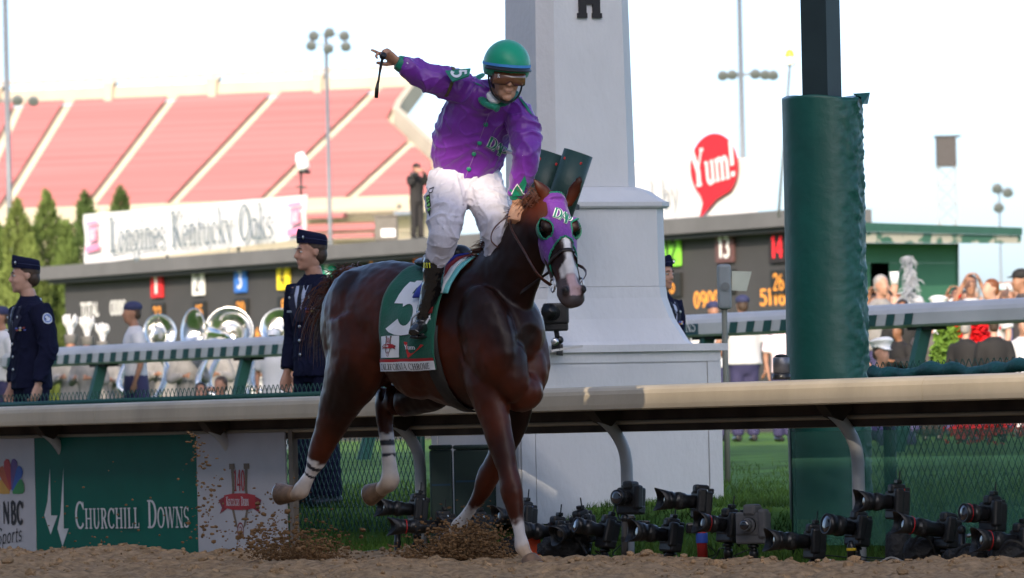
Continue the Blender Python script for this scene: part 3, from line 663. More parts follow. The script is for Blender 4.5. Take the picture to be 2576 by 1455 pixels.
QB = QT-.35
def BPt(px, py, dq=0): p = RP(t_of(px, QB+dq, py), QB+dq, 0); return W(px, py, p.y)
ban = thing('banner', 'long white banner with grey lettering standing on the odds board', 'banner', BPt(490, 632))
quadsheet([BPt(210, 540), BPt(770, 490), BPt(770, 601), BPt(214, 666)], M_ban, ban, 'cloth')
for px, y0 in ((240, 540), (420, 522), (600, 506), (755, 492)): part('support_pole', bar(BPt(px, y0, .1), BPt(px, y0+150, .1)-Vector((0, 0, 0)), .05, .05), M_steelg, ban)
o = BPt(278, 637, -.12); e = BPt(692, 600, -.12); rt = (e-o); Lb = rt.length; rt.normalize(); upb = Vector((0, 0, 1)); hh = BPt(278, 548, -.12).z-o.z
s, wd = text2d('Longines Kentucky Oaks', hh, Lb, gap=.03, fat=.9)
part('lettering', strips_geo(s, plane_map(o, rt, upb, -N, .03)), M_gink, ban)
for px, py in ((234, 600), (744, 556)):
    c = BPt(px, py, -.12); mpb = plane_map(c, rt, upb, -N, .03)
    part('emblem', join(poly2([(-.36, -.36), (.36, -.3), (.36, -.14), (-.36, -.2)], mpb), poly2([(-.22, -.1), (.22, -.06), (.2, .3), (-.2, .28)], mpb), poly2([(-.3, .34), (.3, .36), (.3, .44), (-.3, .42)], mpb)), M_pink, ban)
    s, wd = text2d('140', .3, .3, fat=1.2); part('emblem_numeral', strips_geo(tilted(s, 0, -.15, -.06), plane_map(c, rt, upb, -N, .035)), M_ban, ban)
# billboard with speech balloon
yb = thing('billboard', 'white billboard with a red speech balloon above the odds board', 'billboard', BPt(1757, 552))
quadsheet([BPt(1560, 408), BPt(1905, 396), BPt(1905, 548), BPt(1560, 573)], M_ban, yb, 'panel', amp=.004)
for px in (1600, 1750, 1890): part('support_pole', bar(BPt(px, 405, .1), BPt(px, 562, .1), .06, .06), M_steelg, yb)
o = BPt(1797, 420, -.1); mpy = plane_map(o, ALONG, (0, 0, 1), -N, .01); Yy = o.y; kx = Yy/F/st; kz = Yy/F
bp = [((x-1797)*kx, (420-y)*kz) for x, y in [(1797+57*math.cos(a), 420-84*math.sin(a)) for a in np.linspace(R(-50), R(232), 40)]]+[((x-1797)*kx, (420-y)*kz) for x, y in ((1768, 510), (1757, 553), (1800, 503))]
part('speech_balloon', poly2(bp, mpy), C('balloon_red', 180, 34, 46, var=.05), yb)
s, wd = text2d('Yum!', 92*kz, 104*kx, fat=1.5, gap=.02); part('lettering', strips_geo(tilted(s, .10, -50*kx, -48*kz), plane_map(o, ALONG, (0, 0, 1), -N, .025)), M_ban, yb)
s, wd = text2d('d by', 74*kz, 80*kx, fat=.9); part('lettering', strips_geo(tilted(s, .05, -166*kx, -96*kz), mpy), C('ink_pale', 150, 150, 152), yb)

# ---------------------------------------------------------------- far stadium bleachers
k_ = Vector((.27, .963, 0)).normalized(); r_ = Vector((k_.y, -k_.x, 0)); P0 = W(430, 515, 500.0); DEP, RISE = 30.7, 11.6
up_ = (k_*DEP+Vector((0, 0, RISE))); nrm = r_.cross(up_).normalized()
def SU(px, py):
    d = (W(px, py, 100)-Vector((0, 0, HC))); o = Vector((0, 0, HC)); s = (P0-o).dot(nrm)/d.dot(nrm); p = o+d*s-P0
    v = p.z/RISE; return (p-up_*v).dot(r_), v
stand = thing('bleachers', 'huge tilted bank of faded red bleacher seats in the far background', 'bleachers', P0-Vector((0, 0, P0.z-.6)))
M_conc = C('concrete', 172, 166, 152, rough=.85, var=.08, scale=.3); M_conc2 = C('concrete_cream', 160, 152, 138, rough=.85, var=.06, scale=.3)
M_seat = mat('seat_red', (.27, .088, .098), .6, var=.2, scale=1.0, stretch=(.02, .02, 2.6))
lim = [SU(1092, 515), SU(1098, 412), SU(985, 303), SU(993, 285), SU(1043, 219)]; lim.sort(key=lambda e: e[1]); lv = [e[1] for e in lim]; lu = [e[0] for e in lim]
right = lambda v: float(np.interp(v, lv, lu))
NR = 42; left = SU(-160, 400)[0]; ais = []
for (xa, ya), (xb, yb_) in (((-60, 500), (30, 300)), ((28, 490), (170, 260)), ((235, 505), (430, 250)), ((430, 515), (690, 238)), ((668, 500), (940, 232)), ((872, 506), (1030, 362))):
    ais.append((SU(xa, ya), SU(xb, yb_)))
def aisle_u(a, v):
    (u0, v0), (u1, v1) = a; return u0+(u1-u0)*(v-v0)/(v1-v0)
def SPt(u, v, dz=0, dk=0): return P0+r_*u+up_*v+k_*dk+Vector((0, 0, dz))
V, Fs = [], []
for j in range(NR+1):
    v = j/NR
    for dz in (-RISE/NR, 0): V += [SPt(left, v, dz-.35), SPt(right(v)+.6, v, dz-.35)]
for j in range(2*NR+1): Fs.append((2*j, 2*j+1, 2*j+3, 2*j+2))
part('concrete_deck', (V, Fs), M_conc, stand)
secs = [[] for _ in range(len(ais)+1)]
for j in range(NR):
    v = (j+.5)/NR; cuts = [left]+[aisle_u(a, v) for a in ais]+[right(v)]
    for k in range(len(cuts)-1):
        a, b = cuts[k]+.55, min(cuts[k+1], right(v))-.55
        if b-a < .5: continue
        secs[k].append(box((SPt(a, v)+SPt(b, v))/2+Vector((0, 0, -.02)), b-a, .42, .10, r_)); secs[k].append(box((SPt(a, v)+SPt(b, v))/2+k_*.30+Vector((0, 0, .13)), b-a, .07, .34, r_))
for g in secs:
    if g: part('seat_section', join(*g), M_seat, stand)
for (ua, va), (ub, vb) in zip(lim[:-1], lim[1:]):
    a, b = SPt(ua+.5, va), SPt(ub+.5, vb); part('end_wall', bar(a+Vector((0, 0, .2)), b+Vector((0, 0, .2)), .6, 1.9), M_conc, stand)
pa, pb = SPt(left, 1.0, 0, .4), SPt(right(1)+.6, 1.0, 0, .4)
part('concourse_wall', box((pa+pb)/2+Vector((0, 0, .55)), (pb-pa).length, .4, 1.5, r_), M_conc2, stand)
part('back_rail', box((pa+pb)/2+Vector((0, 0, 2.15))+k_*1.5, (pb-pa).length, .2, .5, r_), C('back_rail', 150, 144, 142), stand)
for i in range(60):
    p = pa+(pb-pa)*(i/59); part('rail_post', box(p+Vector((0, 0, 1.8))+k_*1.4, .12, .12, 1.3, r_), M_conc2, stand) if i % 2 == 0 else None
for px in (20, 290, 540, 795, 1037):
    u = SU(px, 236)[0]; part('pillar', extrude([(-.35, -.7), (.35, -.7), (.5, 1.0), (.8, 1.4), (-.8, 1.4), (-.5, 1.0)], lambda p: SPt(u+p[0], 1.0, p[1]+.3, -.25), lambda p: SPt(u+p[0], 1.0, p[1]+.3, .7)), M_conc2, stand)
pa, pb = SPt(left, 0, 0, -.3), SPt(right(0), 0, 0, -.3)
part('front_wall', box((pa+pb)/2+Vector((0, 0, -.65)), (pb-pa).length, .5, 1.5, r_), M_conc2, stand)
part('lower_wall', box((pa+pb)/2+k_*8+Vector((0, 0, -10.9)), (pb-pa).length, .5, 19.6, r_), C('concrete_pale', 205, 196, 184, var=.08, scale=.2), stand)
# lower tier seen right of the banner
low = thing('lower_tier', 'short tier of red seat steps below the big bleachers', 'bleachers', W(850, 600, 470)-Vector((0, 0, 16)))
zb = W(850, 600, 470).z
for i, (x0, x1, y0, y1, mm) in enumerate(((770, 870, 534, 550, 0), (770, 965, 560, 583, 0), (770, 950, 588, 603, 0), (765, 1010, 516, 533, 1), (765, 1030, 551, 559, 1), (765, 1060, 584, 588, 1), (880, 1010, 536, 550, 1), (760, 1090, 604, 640, 1))):
    a, b = W(x0, y1, 470+i), W(x1, y0, 470+i)
    part('seat_row' if not mm else 'step', box(((a.x+b.x)/2, 471+i*.3, (a.z+b.z)/2), b.x-a.x, 1.2, abs(b.z-a.z), r_), M_seat if not mm else M_conc2, low)
a = W(1015, 540, 473); part('scoreboard_box', box((a.x, 470, a.z), 1.5, .5, .3), C('slate', 92, 104, 120), low)

# ---------------------------------------------------------------- light masts
M_mast = C('mast_grey', 98, 104, 112, rough=.45, metal=.2, var=.05)
def mast(px, ytop, ybot, wpx, Y, label, lamps, zbot=.55):
    a = W(px, min(ytop, 2000), Y); th = thing('light_mast', label, 'light mast', (W(px, ybot, Y).x, Y, zbot)); r = wpx/2*Y/F; b = W(px, ybot, Y)
    part('pole', loft([Vector((b.x, Y, zbot)), Vector((a.x+(b.x-a.x)*.0 if abs(a.x-b.x) < .01 else b.x, Y, a.z))], [r*1.1, r*.9], n=14), M_mast, th, True)
    for lx, ly in lamps:
        c = W(lx, ly, Y-.3); s = Y/F
        lm = part('floodlight', lathe([(4*s, 0), (12*s, 4*s), (14*s, 14*s), (12.5*s, 14.5*s)], c+Vector((0, .1, 4*s)), Vector((0, -.75, -.66)), 14), C('flood_grey', 96, 102, 106, rough=.4, var=.1), th, True)
        part('yoke', bar(c+Vector((0, .1, 5*s)), Vector((b.x, Y, c.z-2*s)), 3*s, 3*s), M_mast, lm)
    return th
mast(24, -60, 530, 15, 240, 'tall pale light mast at the far left edge', [(-14, 252), (44, 250), (84, 252), (-50, 256)])
mast(831, 80, 606, 11, 330, 'slim light mast with six floodlights in front of the red bleachers', [(789, 88), (829, 80), (866, 88), (783, 113), (826, 120), (870, 115)])
mast(1873, -60, 600, 14, 200, 'tall pale light mast behind the billboard', [(1818, 188), (1842, 186), (1900, 184), (1925, 186), (1945, 187)])
M_sc = C('wire_grey', 100, 104, 106, rough=.5)
# amber beacon on a leaning rod
Yb = 116; a, b = W(1958, 548, Yb), W(1987, 165, Yb); bc = thing('beacon_light', 'amber beacon on a thin leaning rod above the odds board', 'beacon', a)
part('rod', loft([a, b], .028, n=8), M_sc, bc, True); part('clear_base', lathe([(.09, 0), (.12, .04), (.115, .16), (.10, .17)], b, n=14), mat('beacon_clear', (.75, .74, .72), .25, var=.05), bc, True)
part('amber_dome', lathe([(.10, 0), (.10, .06), (.08, .13), (.03, .165)], b+Vector((0, 0, .171)), n=14), mat('beacon_amber', (.85, .36, .03), .2, emit=.5), bc, True)
# white siren head above the banner
Ys = 134; a = W(757, 480, Ys); sr_ = thing('siren', 'white siren head on a black stem above the banner', 'siren', a)
part('stem', loft([a-Vector((0, 0, .4)), W(757, 428, Ys)], .03, n=8), M_black, sr_, True); part('crossbar', bar(W(744, 470, Ys), W(772, 472, Ys), .05, .05), M_black, sr_)
c = W(760, 408, Ys); part('housing', lathe([(.09, -.2), (.16, -.16), (.15, .05), (.10, .22), (.06, .23)], c, Vector((-.25, 0, 1)), 16), M_white, sr_, True); part('collar', lathe([(.15, 0), (.15, .06), (.06, .1)], c+Vector((.05, 0, -.28)), n=14), M_black, sr_, True)
# dark box on a lattice tower, lamp mast at the right
Yl = 300; s = Yl/F; a, b = W(2356, 420, Yl), W(2404, 345, Yl); lt_ = thing('lattice_tower', 'dark square cabin on a pale lattice tower at the right', 'tower', (W(2380, 560, Yl).x, Yl, .6))
cxl = (a.x+b.x)/2
part('cabin', box((cxl, Yl, (a.z+b.z)/2), b.x-a.x, .9, b.z-a.z), C('cabin_dark', 44, 42, 46, var=.2), lt_); part('cabin_roof', box((cxl+.08, Yl, b.z+.04), (b.x-a.x)+.36, 1.1, .08), C('cabin_roof', 36, 40, 44), lt_)
segs = []; xs = (cxl-.5, cxl+.5); zt = a.z; n = 14
for i in range(n):
    z0, z1 = .6+(zt-.6)*i/n, .6+(zt-.6)*(i+1)/n
    for d in (-.4, .4): segs += [((xs[0], Yl+d, z0), (xs[0], Yl+d, z1)), ((xs[1], Yl+d, z0), (xs[1], Yl+d, z1)), ((xs[0], Yl+d, z0), (xs[1], Yl+d, z1)), ((xs[1], Yl+d, z0), (xs[0], Yl+d, z1)), ((xs[0], Yl+d, z1), (xs[1], Yl+d, z1))]
part('lattice', wires(segs, .03, 4), C('lattice_pale', 128, 134, 140), lt_, kind='stuff')
mast(2516, 480, 600, 5, 260, 'thin lamp mast with small heads beside the lattice tower', [(2508, 472), (2535, 482), (2512, 520)])
# ---------------------------------------------------------------- green building at the right
Yg = 96.0
def GW(px, py, d=0): return W(px, py, Yg+(px-2190)*.012+d)
gb = thing('green_building', 'low green building with peeling flat roof behind the crowd', 'building', Vector((GW(2300, 700).x, Yg, .6)))
M_peel = mat('peeling_fascia', srgb(60, 100, 84), .8, var=.1)
t_ = M_peel.node_tree; bs = t_.nodes['Principled BSDF']; tcn = t_.nodes.new('ShaderNodeTexCoord'); nn = t_.nodes.new('ShaderNodeTexNoise'); nn.inputs['Scale'].default_value = 2.6; nn.inputs['Detail'].default_value = 6
mpn = t_.nodes.new('ShaderNodeMapping'); mpn.inputs['Scale'].default_value = (.7, 1, 1.8); t_.links.new(tcn.outputs['Object'], mpn.inputs[0]); t_.links.new(mpn.outputs[0], nn.inputs['Vector'])
rmp = t_.nodes.new('ShaderNodeValToRGB'); rmp.color_ramp.elements[0].position = .47; rmp.color_ramp.elements[0].color = (*srgb(62, 104, 88), 1); rmp.color_ramp.elements[1].position = .53; rmp.color_ramp.elements[1].color = (*srgb(178, 172, 158), 1)
t_.links.new(nn.outputs[0], rmp.inputs[0]); t_.links.new(rmp.outputs[0], bs.inputs['Base Color'])
M_gwall = C('green_wall', 62, 112, 88, rough=.7, var=.08, scale=1)
def prism(pts, d0, d1): return extrude(pts, lambda p: GW(p[0], p[1], d0), lambda p: GW(p[0], p[1], d1))
part('roof_edge', prism([(2060, 556), (2572, 573), (2572, 592), (2060, 580)], -1.6, 4), C('roof_green', 52, 92, 78), gb)
part('roof_fascia', prism([(2060, 580.5), (2569, 592.5), (2569, 613), (2060, 610)], -1.5, 3.9), M_peel, gb)
part('wall', join(prism([(2060, 610.5), (2411, 613), (2411, 662), (2060, 662)], -.2, 3), prism([(2236, 662.2), (2411, 662.2), (2411, 1080), (2236, 1080)], -.2, 3), prism([(2060, 662.2), (2190, 662.2), (2190, 1080), (2060, 1080)], -.2, 3)), M_gwall, gb)
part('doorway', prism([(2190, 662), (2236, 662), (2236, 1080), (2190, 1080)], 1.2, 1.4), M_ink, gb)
for px in (2411,): part('corner_trim', prism([(px-4, 613), (px+1, 613), (px+1, 1080), (px-4, 1080)], -.24, -.21), C('roof_green', 52, 92, 78), gb)
# ---------------------------------------------------------------- evergreens at the left
def evergreen(px, ytop, Y, half0, label, seed, tint):
    rg = np.random.RandomState(seed); top = W(px, ytop, Y); z0 = .6; H = top.z-z0; th = thing('evergreen_tree', label, 'tree', (top.x, Y, z0), 'columnar evergreens left of the odds board')
    part('trunk', loft([Vector((top.x, Y, z0-.1)), Vector((top.x+.03, Y, z0+H*.5)), Vector((top.x, Y, z0+H*.93))], [.13, .08, .02], n=8), C('bark', 70, 54, 42), th, True)
    V, Fs = [], []
    for i in range(7000):
        half = half0*1.4; f = rg.beta(1.1, 1.35); rr = half*(1-f)**.62*(1+.22*math.sin(f*21+seed)+.12*rg.normal())*(.55+.45*min(1, f*8+.3)); a = rg.uniform(0, 6.28); rad = rr*math.sqrt(rg.uniform(.35, 1))
        c = Vector((top.x+rad*math.cos(a), Y+rad*math.sin(a), z0+.1+f*(H-.1))); sz = rg.uniform(.08, .2)
        o = Vector((math.cos(a)*.5+rg.normal(0, .4), math.sin(a)*.5+rg.normal(0, .4), 1+rg.normal(0, .3))).normalized()*sz; s = Vector((rg.normal(), rg.normal(), rg.normal(0, .4))).normalized()*sz*.4; k = len(V)
        V += [c-s*.6-o*.3, c+s*.6-o*.3, c+s*.3+o*.6, c+o*1.1, c-s*.4+o*.5]; Fs.append((k, k+1, k+2, k+3, k+4))
    part('crown', (V, Fs), mat('foliage%d' % tint, [(.085, .125, .032), (.055, .09, .026), (.105, .14, .036)][tint], .8, var=.45, scale=1.6, spec=.2), th)
for a in ((-14, 560, 152, .85, 'evergreen cut by the left edge of the picture', 1, 0), (42, 505, 150, .75, 'pointed evergreen second from the left edge', 2, 2), (117, 483, 152, .82, 'tallest evergreen, third from the left edge', 3, 0), (75, 600, 148, .8, 'short evergreen in front of the tallest one', 4, 2), (166, 560, 149, .62, 'small evergreen just left of the banner', 5, 0), (213, 487, 156, .75, 'dark evergreen rising behind the banner corner', 6, 1), (302, 474, 160, .70, 'evergreen top showing above the banner', 7, 1)): evergreen(*a)
# clipped hedge
Yh = 84; V, Fs = [], []; rg = np.random.RandomState(9); a, b = W(590, 935, Yh), W(790, 935, Yh)
hg = thing('hedge', 'low sunlit clipped hedge behind the people at left', 'hedge', ((a.x+b.x)/2, Yh, .6))
for i in range(9000):
    c = Vector((rg.uniform(a.x, b.x), Yh+rg.uniform(-.5, .5), rg.uniform(.6, a.z))); o = Vector((rg.normal(), rg.normal(), rg.normal())).normalized()*.045; s = o.orthogonal().normalized()*.03; k = len(V); V += [c-s, c+o, c+s, c-o]; Fs.append((k, k+1, k+2, k+3))
part('foliage', (V, Fs), mat('hedge_leaf', (.16, .22, .02), .8, var=.35, scale=5), hg)
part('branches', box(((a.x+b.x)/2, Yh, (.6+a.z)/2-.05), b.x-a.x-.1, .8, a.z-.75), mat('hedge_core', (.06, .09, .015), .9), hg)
# ---------------------------------------------------------------- sensor box and plate on a pole
Ys = 38.5; a = W(1823, 860, Ys); sb = thing('sensor_post', 'grey sensor box with a pale side plate on a thin pole right of the tower', 'sensor', (a.x, Ys, zg(3)))
part('pole', loft([Vector((a.x, Ys, zg(3)-.1)), W(1822, 778, Ys)], .02, n=10), C('pole_khaki', 116, 118, 108), sb, True)
c = W(1822, 722, Ys); part('housing', box(c, .095, .09, .31, bevel=.018), C('sensor_grey', 122, 128, 132, rough=.45), sb); part('dial', lathe([(.03, 0), (.03, .01)], c+Vector((.005, -.046, 0)), Vector((0, -1, 0)), 16), C('dial_grey', 100, 104, 106), sb)
part('cap', box(W(1822, 668, Ys), .06, .06, .02, bevel=.006), C('dial_grey', 100, 104, 106), sb)
pl = [W(1841, 682, Ys), W(1891, 684, Ys), W(1878, 733, Ys), W(1841, 731, Ys)]; part('side_plate', (pl+[p+Vector((0, .01, 0)) for p in pl], [(0, 1, 2, 3), (7, 6, 5, 4)]+[(i, (i+1) % 4, 4+(i+1) % 4, 4+i) for i in range(4)]), C('plate_pale', 172, 176, 164), sb)
# ---------------------------------------------------------------- unseen grandstand wall added behind the camera; its slot shapes the sun on the rail
QG = -24.0; ln, lu_ = LIGHT.dot(N), LIGHT.dot(U); te = math.tan(SUN_EL); dG = -QG/ln
gs_ = thing('grandstand', 'tall unseen grandstand wall added across the track, slotted to shade the finish line', 'grandstand', RP(-30, QG, 0))
M_gs = C('grandstand_white', 205, 205, 205, rough=.8, var=.06, scale=.4)
zs0, zs1 = .88+dG*te, 1.13+dG*te; ta_, tb_ = .35-dG*lu_, -14-dG*lu_; TA, TB = 45, -110; top = 24.0
def gbox(name, t0, t1, z0, z1, d=.12): part(name, box(RP((t0+t1)/2, QG-d/2, (z0+z1)/2), t0-t1, d, z1-z0, U), M_gs, gs_)
gbox('wall_below_slot', TA, TB, -.1, zs0); gbox('wall_above_slot', TA, TB, zs1, top); gbox('slot_left_fill', TA, ta_, zs0, zs1); gbox('slot_right_fill', tb_, TB, zs0, zs1)
part('roof', box(RP((TA+TB)/2, QG-6, top+.2), TA-TB, 12, .4, U), M_gs, gs_)
# ================================================================ THE HORSE
HH = R(40); h_ = Vector((math.sin(HH), -math.cos(HH), 0)); l_ = Vector((math.cos(HH), math.sin(HH), 0)); UPZ = Vector((0, 0, 1))
HO = Vector(((1130-CX)/F*30.35, 30.35, 0))
def HL(s, c, z): return HO+h_*s+l_*c+UPZ*z
def HP(px, py, c):
    a = ((px-CX)*cr+(HY-py)*sr)/F; b = ((HY-py)*cr-(px-CX)*sr)/F
    s = (a*(HO.y+l_.y*c)-HO.x-l_.x*c)/(h_.x-a*h_.y); Y = HO.y+h_.y*s+l_.y*c
    return HO+h_*s+l_*c+UPZ*(HC+b*Y)
TR = [(-.99, 1.36, 1.16, .07), (-.95, 1.47, 1.08, .13), (-.86, 1.58, .99, .20), (-.72, 1.645, .96, .245), (-.52, 1.675, 1.01, .275), (-.33, 1.655, 1.015, .275), (-.15, 1.60, .965, .275), (0, 1.58, .885, .285), (.12, 1.60, .845, .28), (.25, 1.635, .835, .255), (.40, 1.605, .85, .235), (.54, 1.50, .95, .215), (.63, 1.40, 1.02, .165), (.69, 1.30, 1.10, .09)]
def trunk_at(s):
    k = [a[0] for a in TR]; return [float(np.interp(s, k, [a[i] for a in TR])) for i in (1, 2, 3)]
P, ra, rb = [], [], []
for s, zt, zb, hw in TR: P.append(HL(s, 0, (zt+zb)/2)); ra.append(hw); rb.append((zt-zb)/2)
prims = [sloft(P, ra, rb, side=l_, n=24, k=3)]
# neck and head frame
POLL = HP(1386, 505, .03); MUZ = HP(1447, 722, .17)
HA = Vector((.16, -.46, -.87)).normalized(); HLEN = .60
POLL = W(1396, 505, 29.72); 
HG = Vector((.30, -.88, .40)); HG = (HG-HA*HG.dot(HA)).normalized(); HR = HA.cross(HG).normalized()
if HR.x < 0: HR = -HR                                    # HR points to picture right
nk = [HP(1228, 790, -.01), HP(1262, 725, 0), HP(1296, 668, 0), HP(1330, 610, 0), HP(1358, 566, .01), POLL+HA*.10-HG*.07]
prims.append(sloft(nk, [.15, .125, .10, .088, .08, .075], [.31, .255, .21, .175, .15, .125], side=l_, n=20, k=4))
HS = [(-.05, .030, .06, -.05), (.0, .068, .10, -.05), (.07, .088, .125, -.07), (.14, .100, .145, -.085), (.21, .102, .155, -.095), (.28, .088, .145, -.09), (.35, .070, .115, -.075), (.42, .066, .100, -.066), (.48, .068, .092, -.06), (.53, .076, .09, -.058), (.575, .077, .08, -.054), (.605, .064, .06, -.054), (.625, .036, .036, -.054)]
def head_prims(g=0):
    out = [sloft([POLL+HA*a+HG*o for a, w_, d, o in HS], [w_+g for a, w_, d, o in HS], [d/1.0*.62+g for a, w_, d, o in HS], side=HR, n=22, k=3)]
    for sg in (-1, 1):
        out.append(ell(POLL+HA*.235-HG*.105+HR*sg*.040, (.10+g, .085+g, .052+g), HA, None, HR))          # cheek
        out.append(ell(POLL+HA*.155+HG*.0+HR*sg*.083, (.045+g, .028+g, .030+g), HA, None, HR))         # brow over the eye
    out.append(sloft([POLL+HA*.02+HG*.005, POLL+HA*.2+HG*.008, POLL+HA*.4+HG*.0, POLL+HA*.54-HG*.004], [.05+g, .048+g, .034+g, .03+g], [.02+g, .022+g, .018+g, .016+g], side=HR, n=12, k=2))
    return out
prims += head_prims()
for sg in (-1, 1):
    prims.append(ell(POLL+HA*.555+HG*.004+HR*sg*.050, (.034, .020, .024), HA, None, HR))                 # nostril wing
prims.append(ell(POLL+HA*.585-HG*.085, (.035, .03, .045), HA, None, HR))                                 # lower lip
# ears
for (px, py), (tx, ty), dy in (((1384, 505), (1339, 446), .0), ((1434, 507), (1462, 440), .06)):
    a, b = W(px, py, POLL.y-.0+dy), W(tx, ty, POLL.y-.03+dy); sd = (b-a).cross(Vector((0, -1, 0))).normalized()
    prims.append(sloft([a-(b-a)*.2, a+(b-a)*.15, a+(b-a)*.42, a+(b-a)*.72, b], [.022, .034, .036, .024, .006], [.016, .016, .014, .011, .005], side=sd, n=12, k=3))
# limbs: (px, py, lateral offset, half width fore-aft, half width sideways)
def limb(J): return sloft([HP(x, y, c) for x, y, c, a, b in J], [j[3]*1.06+.006 for j in J], [j[4]*1.06+.005 for j in J], side=h_, n=16, k=4)
RF = [(1205, 900, -.14, .15, .085), (1224, 975, -.15, .112, .078), (1243, 1050, -.145, .086, .066), (1262, 1120, -.135, .069, .056), (1278, 1185, -.13, .053, .045), (1288, 1236, -.125, .058, .05), (1295, 1274, -.12, .042, .038), (1303, 1316, -.115, .027, .026), (1308, 1348, -.11, .028, .027), (1313, 1374, -.10, .040, .036), (1322, 1392, -.095, .030, .030), (1330, 1404, -.09, .034, .034)]
LF = [(1290, 930, .13, .12, .075), (1300, 1005, .14, .10, .072), (1284, 1080, .14, .082, .062), (1254, 1150, .14, .064, .052), (1228, 1200, .14, .056, .048), (1212, 1238, .14, .042, .038), (1190, 1272, .14, .029, .028), (1168, 1303, .14, .029, .028), (1155, 1324, .14, .040, .036), (1142, 1341, .14, .030, .030), (1132, 1352, .14, .034, .034)]
RH = [(900, 800, -.16, .21, .12), (905, 880, -.17, .225, .125), (884, 945, -.17, .185, .105), (860, 1003, -.165, .138, .084), (840, 1050, -.16, .104, .07), (824, 1088, -.155, .08, .056), (812, 1118, -.15, .07, .052), (799, 1152, -.15, .052, .044), (782, 1188, -.15, .033, .032), (768, 1214, -.15, .035, .033), (757, 1233, -.15, .046, .041), (746, 1243, -.15, .033, .033), (736, 1244, -.15, .036, .036)]
LH = [(1010, 850, .14, .18, .1), (1055, 925, .13, .16, .1), (1098, 975, .12, .105, .085), (1056, 998, .12, .09, .075), (1012, 1010, .12, .078, .062), (978, 1006, .12, .07, .052), (968, 1040, .12, .054, .045), (972, 1090, .12, .036, .033), (977, 1140, .12, .031, .030), (981, 1185, .12, .036, .034), (981, 1210, .12, .047, .041), (968, 1226, .12, .033, .033), (958, 1233, .12, .036, .036)]
for J in (RF, LF, RH, LH): prims.append(limb(J))
prims += [ell(HP(808, 1096, -.15), (.045, .03, .035), h_), ell(HP(962, 990, .12), (.05, .035, .035), h_)]      # points of hock
# muscle masses
prims += [ell(HP(1225, 850, -.16), (.20, .11, .30), h_+UPZ*.35), ell(HP(1320, 885, .14), (.17, .10, .26), h_+UPZ*.35),
          ell(HP(1288, 935, -.10), (.09, .10, .17), h_), ell(HP(1338, 930, .09), (.09, .09, .16), h_), ell(HP(1312, 985, 0), (.11, .13, .11), h_),
          ell(HP(895, 790, -.12), (.22, .15, .25), h_), ell(HP(980, 760, .12), (.24, .15, .22), h_), ell(HP(950, 850, -.18), (.11, .09, .16), h_),
          ell(HP(1060, 880, -.12), (.30, .17, .27), h_), ell(HP(868, 905, -.13), (.12, .10, .20), h_)]
def coat_disp(p, n):
    return .007*noise.noise(p*4.6)+.005*noise.noise(p*9)+.0025*noise.noise(p*23)
horse_geo = blob(prims, .0105, 7, .5, coat_disp)
horse_bvh = bvh(horse_geo)
horse = thing('horse', 'dark chestnut racehorse galloping past the rail with a rider', 'horse', HL(.1, 0, 0))
hb = part('body', horse_geo, mat('horse_coat', (0, 0, 0), .38, var=.34, scale=5, bump=.07, bscale=320, spec=.26, attr='coat'), horse, True)
EYE = {sg: POLL+HA*.168-HG*.012+HR*sg*.094 for sg in (-1, 1)}
